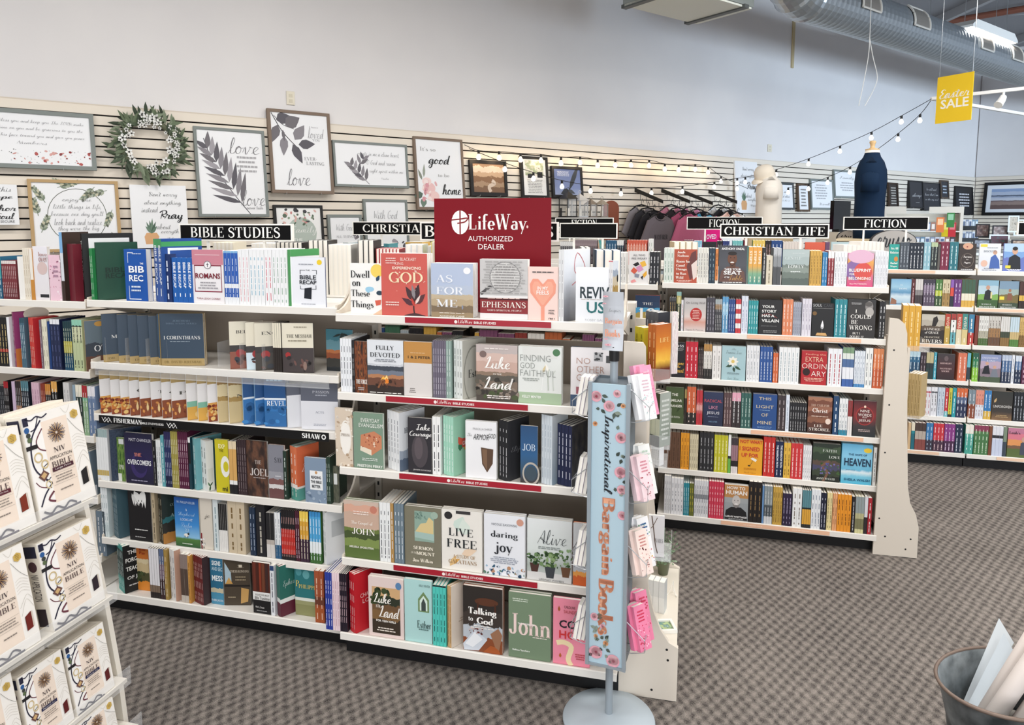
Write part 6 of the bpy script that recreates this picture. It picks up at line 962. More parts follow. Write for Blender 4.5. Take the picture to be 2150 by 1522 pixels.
rows(FI[1], [
('f', 148, 278, 322, ('g', [(0, '8fb4cc'), (.35, 'd4e4ec'), (.5, '5a94bc'), (.7, 'a4cde2'), (1, '7fb4d8')], .06), [('p', [(0, .05), (.05, .3), (.3, .2), (.3, .05)], '9a6a54'), T('AN', .5, .78, .14, .05, 'eef6fa', 's'), T('HOPE', .6, .64, .4, .06, 'eef6fa', 's'), ('lines', .5, .06, .1, 1, .6, '446')], 'pale sea view novel'),
('r', 280, 302, 1, 322, '5a2428', 'dark maroon novel', None, 'e6c9c9'), ('r', 304, 352, 3, 322, [(0, '3a3034'), (.4, '8a8484'), (.6, 'd9d4d0')], 'grey and white novel', None, None), ('r', 356, 430, 4, 325, [(0, '54465a'), (.5, '7a6a80'), (.8, '3a3444')], 'plum novel', None, 'e0d6e4'), ('r', 432, 476, 2, 325, [(0, '34502c'), (.4, 'b8c43c'), (.6, '4a7a3a')], 'leaf green novel', None, 'f0f6d4'), ('r', 478, 526, 2, 325, [(0, 'a8864e'), (.5, 'd4c6a4')], 'sand novel', None, '6a5430'), ('r', 528, 550, 1, 325, [(0, '1f2434'), (.4, 'd84a3a'), (.7, '8a5ab0')], 'sunset novel', None, None), ('r', 552, 598, 2, 325, '6a3a7a', 'purple novel', None, 'ecdcf2'), ('r', 600, 686, 4, 325, [(0, 'd9ab4a'), (.25, 'e9e2cc'), (.5, '3a5a44')], 'green cream and gold novel', None, None),
('f', 704, 834, 330, ('n', [(0, '3a5a2c'), (.3, '7fae54'), (.5, 'b9cfd8'), (.8, '8fb8cc')], .06, 3), [('p', [(.3, .3), (.35, .6), (.5, .68), (.65, .6), (.7, .3)], '22242a'), ('e', .48, .74, .1, .08, 'c99a80'), ('r', .62, .35, .7, .58, 'e0d49a'), T('WANDA E.', .45, .14, .5, .05, 'f4f4f4', 's'), T('BRUNSTETTER', .5, .05, .8, .05, 'f4f4f4', 's')], 'novel with a woman in a black apron'),
('f', 838, 964, 335, ('n', [(0, '3a4a34'), (.2, '7a6a3a'), (.5, '9fb0a8'), (.7, '7f9ab0')], .08, 3), [('e', .55, .66, .07, .06, 'a8785c'), ('p', [(.42, .3), (.45, .56), (.65, .56), (.7, .3)], '8a5a44'), ('r', .04, .32, .28, .44, 'ecd94a'), T('WANDA E.', .45, .14, .5, .05, 'f4f4f4', 's'), T('BRUNSTETTER', .5, .05, .8, .05, 'f4f4f4', 's')], 'brown field novel with a yellow tag'),
('r', 968, 1010, 2, 340, [(0, '2a1c18'), (.3, 'd9b04a'), (.5, '4a2a24')], 'brown and gold novel', None, None)])
rows(FI[2], [
('f', 342, 490, 548, ('n', [(0, '2a2320'), (.45, '5a4a3a'), (.6, 'b9b0a0'), (.8, 'c9c2b4')], .08, 3), [('p', [(.45, .6), (.5, .88), (.65, .95), (.72, .8), (.62, .6)], '2c2624'), T('A LINEAGE', .46, .5, .7, .08, 'f3eee6', 's'), T('of GRACE', .46, .38, .6, .08, 'f3eee6', 's'), T('FRANCINE', .48, .22, .66, .06, 'e0d6c4', 's'), T('RIVERS', .48, .09, .86, .12, 'f3eee6', 's')], 'dusky novel with a walking woman'),
('r', 492, 526, 1, 545, [(0, 'c0a04a'), (.6, 'b83a2a')], 'thick red and tan novel', 'RIVERS', 'f6e6c4'), ('r', 530, 562, 1, 545, [(0, '6ab0b8'), (.4, 'ecece6'), (.8, 'a83a34')], 'thick white and aqua novel', None, '333'), ('r', 566, 600, 1, 545, [(0, 'e0d4b4'), (.5, 'c0483a')], 'thick cream and red novel', 'RIVERS', 'f6ecd8'), ('r', 602, 638, 1, 545, [(0, 'd8c48a'), (.5, '3a8a84')], 'thick green and cream novel', 'RIVERS', 'f6ecd8'), ('r', 642, 678, 1, 548, [(0, 'b83a34'), (.4, '3a7fa4')], 'thick blue and red novel', None, 'f6f0e4'),
('r', 684, 706, 1, 555, '7a3a30', 'brick brown novel', None, None), ('r', 708, 770, 4, 558, [(0, '4a6a34'), (.25, 'b9b4a0'), (.5, 'e4e2dc')], 'white novel with field foot', None, '77726a'), ('r', 772, 846, 4, 560, [(0, '6a4a34'), (.3, 'a47a4e'), (.6, 'cfc9c0')], 'brown field novel', None, '5a5048'), ('r', 848, 906, 4, 562, [(0, '8a6a3a'), (.3, '3a4434'), (.5, 'd9d6d0')], 'slim white and dark novel', None, None), ('r', 908, 966, 4, 565, [(0, '54803c'), (.25, 'c9b07a'), (.5, 'c4d6de')], 'pale blue and green novel', None, None), ('r', 968, 1010, 3, 568, [(0, '8a6a3a'), (.4, 'd4b06a')], 'honey novel', None, '5a3c14')])
rows(FI[3], [
('r', 264, 334, 3, 785, [(0, '1f4a6a'), (.6, '2c6488'), (.8, 'b9d4e0')], 'deep blue novel', None, 'd9e9f2'), ('r', 336, 372, 2, 788, '3a2c34', 'aubergine novel', None, 'c9b9c0'), ('r', 374, 420, 2, 790, [(0, '1f3a3c'), (.4, '243034'), (.6, 'c0b48a')], 'dark green sea novel', None, None), ('r', 422, 440, 1, 790, '4aa4b8', 'aqua novel', None, 'fff'),
('f', 444, 556, 800, ('g', [(0, '2a1c20'), (.5, '4a2a2e'), (1, '3a3438')], .1), [('e', .5, .82, .12, .1, '6a5a5c'), T('MIDNIGHT', .48, .64, .66, .06, 'e3c4c0', 's'), T('SCOTTISH', .48, .44, .66, .06, 'e3c4c0', 's'), T('SHORE', .48, .34, .46, .06, 'e3c4c0', 's')], 'wine-dark novel with pale capitals'),
('r', 576, 632, 2, 795, 'd9795a', 'coral novel', None, 'fbe6dc'), ('r', 634, 656, 1, 795, [(0, '2a3a44'), (.5, '6ab4c4')], 'aqua and black novel', None, None), ('r', 668, 706, 2, 795, [(0, '8ac43c'), (.5, '2a7a54'), (.8, '1f5a4a')], 'emerald novel', None, 'e6f4d4'),
('f', 718, 850, 805, ('n', [(0, '4a5a44'), (.2, '8a7a84'), (.5, 'b9a4b8'), (.75, '8f9ac0')], .1, 3), [('p', [(.1, .3), (.2, .58), (.4, .62), (.5, .3)], '23242c'), ('e', .32, .68, .08, .06, 'd0a48c'), ('p', [(.5, .2), (.6, .48), (.8, .5), (.9, .2)], '7a7f8a'), ('e', .7, .56, .08, .06, 'd0a48c'), T('ENGINEERED', .45, .88, .75, .06, 'f0eef4', 's'), T('LOVE', .5, .78, .4, .06, 'f0eef4', 's')], 'violet sky novel with a couple'),
('r', 854, 916, 3, 808, [(0, '23304a'), (.4, '4a6a94'), (.8, 'b9c4d8')], 'blue photo novel', None, 'eee'), ('r', 918, 936, 1, 808, 'e6e9ee', 'white novel', None, '889'), ('r', 940, 980, 2, 812, [(0, '23304a'), (.5, '5a7aa4'), (.8, 'd4dce6')], 'denim blue novel', None, 'eee'), ('r', 984, 1010, 1, 815, '5a2a44', 'mulberry novel', None, 'e9c9da')])
rows(FI[4], [
('r', 324, 402, 4, 1010, [(0, 'e9e6ea'), (.8, 'c0485a'), (.84, 'ecebee')], 'white novel with red band', None, 'b03a4a'), ('r', 404, 442, 2, 1012, [(0, 'e9e9ee'), (.8, '333844'), (.84, 'ecebee')], 'white novel with black band', None, '444'), ('r', 446, 490, 2, 1015, 'c9d4e0', 'pale blue novel', None, '7a8aa0'), ('r', 492, 514, 1, 1018, [(0, '7ac0c8'), (.2, 'c8343c')], 'red and aqua novel', None, 'fff'), ('r', 516, 538, 1, 1018, [(0, '2a2a30'), (.1, 'd4cc4a')], 'yellow novel', None, '665c10'), ('r', 540, 564, 1, 1018, '2f9aa4', 'bright teal novel', None, 'e6f6f8'), ('r', 566, 634, 3, 1020, [(0, '2a3454'), (.5, '5a6a8a'), (.7, 'd86a3a')], 'navy and orange novel', None, 'eee'), ('r', 640, 686, 2, 1030, [(0, '8a4a34'), (.5, '7a8a94')], 'grey and rust novel', None, 'eee'), ('r', 688, 740, 3, 1032, [(0, 'dfe2ea'), (.5, 'e0907c')], 'salmon and white novel', None, '855'), ('r', 742, 788, 2, 1034, [(0, 'd9b04a'), (.3, '2f78b4')], 'blue novel with gold foot', None, 'eaf2fa'),
('f', 794, 924, 1040, ('g', [(0, '8a6a4a'), (.3, '3a3430'), (1, '2f3230')], .08), [('leaf', .1, .6, .3, .1, 70, 'c9a878'), T('UNFORGIVEN', .5, .48, .9, .09, 'e9e6e0', 'b'), ('lines', .5, .1, .2, 2, .7, 'c9a878')], 'charcoal novel with pale capitals'),
('r', 930, 1010, 4, 1045, '23262c', 'black novel', None, 'c9ccd4')])
rows(FI[5], [
('r', 258, 276, 1, 1240, 'd4b48a', 'tan novel', None, None), ('r', 278, 300, 1, 1240, [(0, '1f6a7a'), (.6, '2a8a94'), (.7, 'e6dcc4')], 'teal and cream novel', None, None), ('r', 302, 370, 3, 1242, [(0, '8a4a44'), (.4, 'b9aca0'), (.7, '4a3a34')], 'patchwork brown novel', None, None), ('r', 372, 416, 2, 1242, [(0, '3a3444'), (.4, '3a7ab0')], 'blue and plum novel', None, 'cfe4f4'), ('r', 418, 486, 3, 1245, [(0, '4a3044'), (.4, 'cc3440')], 'red and plum novel', None, 'fbdcdc'), ('r', 488, 556, 3, 1248, [(0, '4a2a4a'), (.4, '8a3a84')], 'violet and plum novel', None, 'f2dcf2'), ('r', 558, 606, 2, 1250, '263248', 'ink navy novel', None, 'e6e9f2'),
('r', 622, 674, 2, 1255, [(0, '4aa494'), (.6, '6ab8a4'), (.7, 'efe6da')], 'seafoam novel', None, 'e9f6f2'), ('r', 678, 770, 4, 1258, [(0, '4a7a4a'), (.7, '54804e'), (.8, '8a3a54')], 'green novel with rose top', None, 'e0eed4'), ('r', 772, 792, 1, 1262, '7a4a34', 'saddle brown novel', None, None), ('r', 794, 862, 3, 1264, [(0, 'c9d0e4'), (.55, 'd9dcea'), (.6, '2a2a30'), (.7, 'e0e0e6')], 'pale blue novel with black figure', None, None), ('r', 864, 886, 1, 1268, [(0, '3a4450'), (.5, '7a8a74')], 'grey green novel', None, None),
('f', 892, 1010, 1275, ('n', [(0, '5a6a3a'), (.3, '7a5a44'), (.4, 'e0965a'), (.6, 'd87a8a'), (.8, 'c07a94')], .06, 3), [('p', [(.7, .1), (.72, .5), (.9, .56), (1, .4), (1, .1)], '4a4e5c'), ('e', .88, .62, .12, .09, 'c9a08a'), T("Leah's", .36, .84, .6, .1, '33222c', 's')], 'sunset farm novel with dark lettering')])
# spines of the far row seen above the nearer shelves
sh = Shelf(FICT, 0, 0, UT, 'on far top shelf behind the LIFE bays', 'novel', ZJ, FI[0].z)
rows(sh, [('r', 84, 250, 8, 470, ('n', [(0, '4a4a50'), (.7, '5a5a60'), (.8, 'e0e0e0')], .05, 6), 'mixed charcoal novel with white top', None, 'bbb'), ('r', 252, 500, 11, 452, [(0, '3a3238'), (.5, '54464c'), (.75, '8a7a80')], 'slim wine-grey novel', None, 'cbb'),
('r', 600, 720, 4, 455, '2c5a7c', 'harbour blue novel', None, 'dceaf4'), ('r', 724, 800, 3, 455, [(0, '1f2a3a'), (.7, '2c4a5c'), (.8, 'e6e6e6')], 'deep teal novel with white top', None, 'ccc'),
('r', 838, 1062, 7, 452, [(0, 'd8604e'), (.3, 'e08a74'), (.8, 'd4604a')], 'coral red novel', None, 'fbe4dc'), ('r', 1078, 1124, 2, 440, 'eceeec', 'white novel with pale spine', None, '9a9'), ('r', 1476, 1580, 5, 452, [(0, '2f3a50'), (.5, '3c4a64'), (.8, '7a5a6a')], 'dusk blue novel', None, 'c9cfe0'), ('r', 1590, 1680, 3, 460, [(0, '5aa4cc'), (.5, '8ac4e0')], 'light blue novel', None, 'f2f8fc'), ('r', 1850, 1910, 2, 462, '26262c', 'matte black novel', None, 'bbb'), ('r', 1914, 1990, 3, 462, '34427c', 'indigo novel', None, 'cdd4ee'), ('r', 2024, 2140, 4, 458, '7ac4c4', 'pale turquoise novel', None, 'eaf8f8')])
face(sh, 510, 598, 452, ('p', ['2a3a40', '4aa8a8', 'c9a48a', '2a2a30'], 2), [], 'teal portrait novel')
face(sh, 1322, 1474, 462, 'e2e8ec', [T('PARAK', .5, .5, .8, .2, 'a4b4c0', 's')], 'pale novel lettered in faint blue')
face(sh, 1684, 1846, 470, '26282e', [('lines', .5, .4, .7, 1, .8, 'd9dce2')], 'black novel with white capitals')
sh.zone = ZE; sh.ph = 'on far top shelf behind front CHRISTIAN LIFE sign'
rows(sh, [('r', 866, 884, 1, 90, '7a2438', 'claret novel', None, None), ('r', 940, 1036, 4, 92, [(0, '8ab45a'), (.5, 'e6b84a'), (.8, 'f0cf6a')], 'yellow novel', None, 'fff'), ('r', 1040, 1084, 2, 95, [(0, '4a3a34'), (.7, '2a2422')], 'black-brown novel', None, 'caa'), ('r', 1086, 1174, 3, 95, '2c4f8a', 'thick blue novel', None, 'e0e9f6'), ('r', 1178, 1340, 7, 105, ('n', [(0, '6a4a54'), (.4, '8a9ab0'), (.6, 'e6dcd4')], .15, 5), 'patterned pastel novel', None, None), ('r', 1512, 1546, 1, 105, '6a4a6a', 'mauve novel', None, None)])
face(sh, 1350, 1510, 108, ('g', [(0, 'd84a34'), (1, 'e0654a')], .04), [], 'orange-red novel cover')
face(sh, 1556, 1704, 105, ('n', [(0, 'b4ccc4'), (.4, 'd9e4e0'), (.6, 'b9d0d4')], .1, 3), [], 'pale misty novel cover')
# ---- books on the far side of the near gondola, seen over its top
def back_run(fr, zs, x0, x1, n, ytop, t, cov, desc, ph, w=.15, rot=-78, zone=None, kind='hardcover'):
    sh = Shelf(fr, 0, 0, t, ph, kind, zone, zs)
    x0p, yt = sh.pix(x0, ytop); x1p = sh.pix(x1, 0)[0]
    u0 = sh.spos(x0p, t); u1 = sh.spos(x1p, t); d = (u1-u0)/n; h = max(.14, min(.27, fr.hit((x0p+x1p)/2, yt, t)[1]-zs))
    ms = book_mesh(w, d-.001, h, M(cov, .4), M(cov, .4), M(cov, .4), .0025)
    for i in range(n):
        make_book(sh, fr.P(u0+i*d+.0005+.03, t-w-.005, zs), fr.a+math.radians(rot), ms, desc+' '+ph)
ZK = (600, 460, 6.719)
zt = BS[0].z; ph = 'fore-edge out behind the BIBLE STUDIES bay'
for a, b_, n, yt, c, dsc in ((-1180, -900, 5, 330, 'e8e0cc', 'cream hardcover'), (-640, -300, 6, 340, 'f0f0ee', 'white hardcover'), (-300, 60, 6, 330, '232326', 'black and white hardcover')):
    back_run(NEAR, zt, a, b_, n, yt, -.52, c, dsc, ph, zone=ZK)
ph = 'fore-edge out behind the red-sign bay'
for a, b_, n, yt, c, dsc in ((150, 420, 4, 300, '1f1f22', 'black hardcover'), (430, 740, 5, 360, 'eceae4', 'ivory hardcover'), (840, 1060, 3, 300, '1c1a1c', 'glossy black hardcover'), (1090, 1420, 7, 420, 'a8242e', 'red hardcover'), (1500, 1740, 3, 360, 'cfd6dc', 'silver-grey hardcover'), (1860, 2080, 4, 320, 'e9dc5a', 'yellow-backed hardcover'), (2150, 2500, 5, 390, 'f0f0f2', 'bright white hardcover'), (3940, 4080, 2, 400, '4a4c50', 'dark grey hardcover'), (4150, 4500, 3, 440, '1f4a6a', 'blue diamond-patterned hardcover')):
    back_run(NEAR, LW[0].z, a, b_, n, yt, -.5, c, dsc, ph, zone=ZK)
ph = 'fore-edge out behind front CHRISTIAN LIFE sign'
for a, b_, n, yt, c, dsc in ((230, 420, 4, 105, 'b9a684', 'kraft-brown hardcover'), (1560, 1700, 4, 130, 'eceae8', 'chalk white hardcover'), (1690, 1880, 6, 105, 'e9e6e2', 'ivory hardcover with pale jacket')):
    back_run(LIFE, CL[0].z, a, b_, n, yt, -.5, c, dsc, ph, zone=ZE)

# ---- the parts of the bays that nearer things hide: spines too covered to pick apart
def filler(fr, shelves, s0, s1, label, seed):
    b = MB(); rnd = random.Random(seed); cols = ['8a3a34', '2c4a78', 'e4e2dc', '3f6a54', 'c9a04a', '26262a', '7a4a6a', '4a8a94', 'd8d4cc', 'b8643c', '5a5e68', 'a8b4bc']
    for sh in shelves:
        u = s0
        while u < s1-.03:
            n = rnd.randint(2, 5); d = rnd.uniform(.012, .024); h = rnd.uniform(.17, .22); c = rnd.randrange(len(cols))
            for k in range(n):
                if u+d > s1: break
                P = [fr.P(u+x, sh.t-.012-y, sh.z+z) for z in (0, h) for x, y in ((0, 0), (d-.001, 0), (d-.001, .13), (0, .13))]
                b.add(P, [(0, 1, 5, 4), (1, 2, 6, 5), (2, 3, 7, 6), (3, 0, 4, 7)], c); b.add(P, [(4, 5, 6, 7)], len(cols)); u += d
            u += .004
    o = b.build('paperbacks', [M(c, .45) for c in cols]+[PAGE]); o['kind'] = 'stuff'; tag(o, label, 'books')
filler(LIFE, CLL[1:], cl0-1.04, cl0-.25, 'mixed paperbacks in the bay hidden behind the spinner rack', 3)
filler(FICT, FI[1:], fim-2.1, FI[1].spos(1838, UT), 'mixed novels on the shelves hidden behind front CHRISTIAN LIFE bay', 5)
filler(LIFE, CLL, cl0-2.08, cl0-1.09, 'mixed paperbacks in the bay hidden behind the red sign', 8)
# ================================================================ END CAPS
BOARD = nodemat('cream_melamine', lambda N, L, b: b.inputs['Base Color'].__setattr__('default_value', hx('dcd3c6')), .55)
def to_frame(fr, P): q = P-fr.o; return q.dot(fr.x), q.dot(fr.n)
def endcap(fr, foot, prof, deck_px, far_px, label, holes):
    """side board seen beside the bays; profile and screw holes read at photo pixels on the board's plane"""
    s_, t = to_frame(fr, at_z(*foot, 0)); pts = [fr.hit(x, y, t) for x, y in prof]
    pts = [(a, max(z, 0)) for a, z in pts]
    s0 = min(p[0] for p in pts); s1 = max(p[0] for p in pts)
    zd = fr.hit(*deck_px, t)[1]; q = at_z(*far_px, zd); _, tf = to_frame(fr, q); wd = t-tf
    r = empty('end_cap', fr.P(s0, t, 0), fr.a); tag(r, label, 'shelving', 'cream end caps of the gondolas')
    loc = [(a-s0, z) for a, z in pts]
    zt = max(z for a, z in loc); up = [a for a, z in loc if z > zd+.25]; xr = max(up); xl = min(a for a, z in loc)
    b = MB(); b.prism(loc, 0, .018)
    side = b.build('side_panel', BOARD, r)
    MB().prism(loc, wd-.018, wd).build('side_panel', BOARD, r)
    for hx_, hy_ in holes:
        a, z = fr.hit(hx_, hy_, t)
        MB().add([(a-s0+.0045*math.cos(k*.785), -.0006, z+.0045*math.sin(k*.785)) for k in range(8)], [tuple(range(8))]).build('screw_hole', BLK, side)
    MB().box(xl+.01, s1-s0-.004, .02, wd-.02, zd-.02, zd).build('deck', M('e6dfd2', .4), r)
    MB().box(s1-s0-.02, s1-s0-.004, .02, wd-.02, .02, zd-.022).build('deck_front', BOARD, r)
    MB().box(xr-.014, xr-.002, .02, wd-.02, zd+.001, zt-.145).build('back_board', BOARD, r)
    return s0, t, zd, wd, xr, zt
E1 = endcap(NEAR, (1298, 1455), [(1298, 1455), (1420, 1473), (1424, 1362), (1404, 1350), (1386, 1322), (1372, 1284), (1362, 1240), (1358, 1190), (1357, 900), (1356, 730), (1350, 720), (1310, 717)], (1424, 1362), (1446, 1192), 'cream end cap with clear pockets beside the spinner rack', [(1400, 1364), (1402, 1386), (1368, 1448)])
E2 = endcap(LIFE, (1832, 1163), [(1832, 1163), (1925, 1172), (1929, 1108), (1923, 1080), (1911, 1056), (1906, 1020), (1905, 900), (1905, 700), (1900, 680), (1888, 670), (1868, 668)], (1929, 1108), (1934, 1040), 'tall cream end cap with screw holes beside the orange spines', [(1877, 735), (1867, 850), (1858, 950), (1846, 1088), (1912, 1132), (1901, 1153), (1858, 1126)])
# books in the clear pockets of the near end cap
def pocket(fr, px, py, t, name_ph, kind, w, d, h, label):
    sh = Shelf(fr, px, py, t, name_ph, kind); u = sh.spos(px, t)
    r = empty('acrylic_pocket', fr.P(u, t, sh.z), fr.a); tag(r, label, 'pocket', 'clear pockets on the end caps')
    b = MB(); b.box(-.004, w, -.004, d, -.004, -.0008); b.build('tray', ACR2, r)
    MB().box(w, w+.003, -.004, d, -.004, h).build('front_pane', ACR, r)
    MB().box(-.004, w, -.004, -.002, -.0008, h*.5).build('side_pane', ACR, r)
    return sh
t1 = E1[1]
p1 = pocket(NEAR, 1352, 800, t1-.035, 'in top pocket of near end cap', 'gift_book', .085, .22, .09, 'clear top pocket holding orange and yellow books')
run(p1, 1358, 1376, 2, 682, 'b8642c', 'orange hardcover with glowing sunset', None, 'f0c48a', 50, .075, ('g', [(0, '8a3c1c'), (.2, '6a2c18'), (.35, 'f0c04a'), (.6, 'd8842c'), (1, 'b8602a')], .05), [T('LIFE', .55, .72, .6, .08, 'f6d48a', 's')], back=.004)
pb = Shelf(NEAR, 0, 0, t1-.10, 'in top pocket of near end cap', 'gift_book', None, p1.z)
run(pb, 1330, 1350, 2, 688, 'c4b42c', 'lime-yellow gift book', None, '7a6c10', 45, .05, 'ccbc34', back=.0)
pc = Shelf(NEAR, 0, 0, t1-.17, 'in top pocket of near end cap', 'gift_book', None, p1.z)
run(pc, 1352, 1380, 3, 656, [(0, '2c2e34'), (.72, '2c2e34'), (.76, '4a4c52')], 'black gift book with silver dots', None, '9a9ca4', 45, .055, '33353c', back=.0)
run(pc, 1404, 1409, 1, 655, 'e6e2e0', 'white floral gift book', None, None, 30, .025, ('p', ['e9e4e2', 'd8c4c8', 'f0ecea', 'b0a4a0'], 6), back=.0)
p2 = pocket(NEAR, 1352, 938, t1-.035, 'in middle pocket of near end cap', 'gift_book', .085, .2, .09, 'clear middle pocket holding dark green books')
run(p2, 1356, 1384, 3, 826, [(0, '2a3020'), (.16, '2a3020'), (.2, 'c9cdb8'), (.52, '2a3020'), (.7, '3a4428')], 'dark green gift book with pale spine panel', None, None, 50, .055, ('g', [(0, '8a9488'), (1, 'a9b0a8')], .03), [('lines', .5, .1, .9, 9, .75, 'd9ddd8')], back=.004)
p3 = pocket(NEAR, 1362, 978, t1-.03, 'in small pocket of near end cap', 'gift_book', .06, .15, .05, 'small clear pocket holding thin white booklets')
run(p3, 1366, 1384, 4, 940, 'eceef0', 'thin white booklet with grey print', None, '9a9ca0', 55, .05, 'f0f1f3', back=.004)
p4 = pocket(NEAR, 1358, 1172, t1-.02, 'in lowest pocket of near end cap', 'gift_book', .08, .14, .05, 'clear lowest pocket holding a white book')
face(p4, 1360, 1394, 1082, 'e6e4e6', [('l', [(.2, .98), (.35, .6), (.45, .3), (.6, .08)], .06, '5a4638'), ('l', [(.55, .95), (.3, .75), (.15, .68)], .04, '6a5444'), T('NAILS', .68, .4, .5, .1, '8a888c', 's')], 'white book with iron nails drawing', .01, 1, back=.02)
deck = Shelf(NEAR, 0, 0, to_frame(NEAR, at_z(1376, 1290, E1[2]))[1], 'on the near end cap deck', 'gift_book', None, E1[2])
def on_deck(px, py): return at_z(px, py, E1[2]+.0005)
# frames standing on the deck
run(deck, 1358, 1394, 3, 1222, [(0, 'e3e3e2'), (.5, 'd5d6d6')], 'boxed white picture frame standing', None, None, 78, .045, 'c9cccc', body='b9bbbb', name='picture_box')
P = on_deck(1392, 1318); r = empty('photo_frame', P, NEAR.a+math.radians(18)); tag(r, 'white frame with a green sea picture lying on the deck', 'frame')
b = MB(); w, h = .085, .075
b.box(-w/2, w/2, -h/2, -h/2+.01, 0, .012); b.box(-w/2, w/2, h/2-.01, h/2, 0, .012); b.box(-w/2, -w/2+.01, -h/2+.01, h/2-.01, 0, .012); b.box(w/2-.01, w/2, -h/2+.01, h/2-.01, 0, .012); b.build('moulding', WHT, r)
MB().quad((-w/2+.01, -h/2+.01, .006), (w/2-.01, -h/2+.01, .006), (w/2-.01, h/2-.01, .006), (-w/2+.01, h/2-.01, .006)).build('picture', MPH(['7fb8a8', 'b9c88a', '3f7a84', 'cfe0d4'], 3), r)
P = on_deck(1402, 1248); b = MB()
b.tube([(0, 0, .002), (.012, 0, .03), (.02, 0, .06)], .0018, 5); b.tube([(.03, 0, .002), (.022, 0, .03), (.02, 0, .06)], .0018, 5); b.tube([(0, 0, .002), (-.006, -.014, .002), (-.004, -.018, .012)], .0018, 5); b.tube([(.03, 0, .002), (.034, -.014, .002), (.034, -.018, .012)], .0018, 5); b.tube([(.02, 0, .06), (.02, .025, .002)], .0018, 5)
tag(b.build('plate_easel', WHT, None, P, NEAR.a), 'small white wire easel on the end cap deck', 'easel')
# potted plant
P = on_deck(1392, 1204); r = empty('potted_plant', P, 0); tag(r, 'leafy green plant in a grey pot on the end cap', 'plant')
MB().lathe([(0.0, 0), (.02, 0), (.028, .058), (.031, .06), (.031, .07), (.027, .07), (.025, .06), (0, .06)], 20, cap=False).build('pot', MS([(0, '6a7058'), (.3, '8a8d8e')], .1, 5, 'LINEAR'), r, smooth=True)
b = MB(); rnd = random.Random(4)
for i in range(60):
    a = rnd.uniform(0, 6.28); el = rnd.uniform(.1, 1.4); L = rnd.uniform(.05, .12); c = Vector((math.cos(a)*math.cos(el), math.sin(a)*math.cos(el), math.sin(el)))
    p0 = Vector((0, 0, .066)); tip = p0+c*L
    for j in range(4):
        q = p0+c*L*(.4+.2*j); sd = Vector((rnd.uniform(-1, 1), rnd.uniform(-1, 1), rnd.uniform(-.3, .8))).normalized(); l2 = .016; pr = sd.cross(c).normalized()*.004
        b.add([q, q+sd*l2*.5+pr, q+sd*l2, q+sd*l2*.5-pr], [(0, 1, 2, 3)], rnd.randint(0, 2))
    b.tube([p0, p0+c*L*.5, tip], .0008, 3, 1)
fo = b.build('foliage', [M('6f8a6a', .7), M('54704f', .7), M('98ab90', .7)], r); fo['kind'] = 'stuff'
# far end cap: gold books and a wire pocket of tan booklets
t2 = E2[1]
g = pocket(LIFE, 1902, 736, t2-.04, 'in pocket of far end cap', 'gift_book', .1, .2, .05, 'clear pocket holding golden books on the tall end cap')
run(g, 1893, 1930, 3, 642, 'd9a53a', 'thick golden yellow book', None, 'f3dca0', 80, .12, 'e0b04c', back=.0)
g = pocket(LIFE, 1904, 878, t2-.04, 'in lower pocket of far end cap', 'booklet', .09, .2, .03, 'clear lower pocket holding tan booklets on the tall end cap')
run(g, 1906, 1930, 4, 786, 'b9a070', 'thin tan booklet with gilt edge', None, '8a7444', 60, .1, 'c4ac7c', back=.0)
# ================================================================ SPINNER RACK
SP = Frame(at_z(1278, 1505, .01), -20); GREY = M('98a2aa', .4, .15); LGREY = M('b4c0c9', .45); WIRE = M('c3c8cc', .3, .8)
FLORAL = 'b4cdda'
r = empty('spinner_rack', SP.P(0, 0, 0), SP.a); tag(r, 'grey spinner rack with floral bargain sign and round base', 'rack')
MB().lathe([(0, 0), (.152, 0), (.155, .004), (.152, .009), (.10, .016), (.04, .022), (.016, .026), (0, .026)], 48, cap=False).build('base', LGREY, r, smooth=True)
z0 = SP.hit(1265, 1393, .062)[1]; z1 = SP.hit(1279, 806, .062)[1]; zc = SP.hit(1300, 735, 0)[1]; zh = SP.hit(1305, 612, 0)[1]
MB().tube([(0, 0, .02), (0, 0, zc)], .0125, 14).build('pole', GREY, r)
MB().tube([(0, 0, zc-.035), (0, 0, zc+.012)], .0165, 14).build('pole_cap', BLK, r)
hw = .061
b = MB(); b.box(hw-.003, hw, -.058, .058, z0, z1); b.box(-hw, -hw+.003, -.058, .058, z0, z1); b.box(-hw, hw, .055, .058, z0, z1); b.box(-hw, hw, -.058, .058, z1-.012, z1-.009); b.box(-hw, hw, -.058, .058, z0, z0+.003)
b.build('tower', M('6e7981', .45, .2), r)
b = MB(); b.box(-hw-.005, -hw+.006, -.072, -.058, z0-.008, z1+.004); b.box(hw-.006, hw+.005, -.072, -.058, z0-.008, z1+.004); b.box(-hw, hw, -.07, -.058, z0-.008, z0); b.build('sign_channel', GREY, r)
w, h = 2*hw-.012, z1-z0
pn = MB().box(-w/2, w/2, -.064, -.06, z0, z1).build('sign_panel', M(FLORAL, .5), r)
p = Print(w, h, 0); asp = w/h
def rose(cx, cy, R, c1, c2, c3):
    p.shape(('e', cx, cy, R, R*asp, c1)); p.shape(('e', cx+.1*R, cy+.1*R*asp, R*.75, R*.7*asp, c2)); p.shape(('e', cx, cy, R*.5, R*.45*asp, c1)); p.shape(('e', cx+.05*R, cy, R*.25, R*.25*asp, c3))
rnd = random.Random(9)
def leaves(x0, y0, x1, y1, n):
    for i in range(n): p.shape(('leaf', rnd.uniform(x0, x1), rnd.uniform(y0, y1), rnd.uniform(.1, .2), .09, rnd.uniform(0, 360), rnd.choice(['4e5a52', '6b7a70', '3c4640', '8a968a'])))
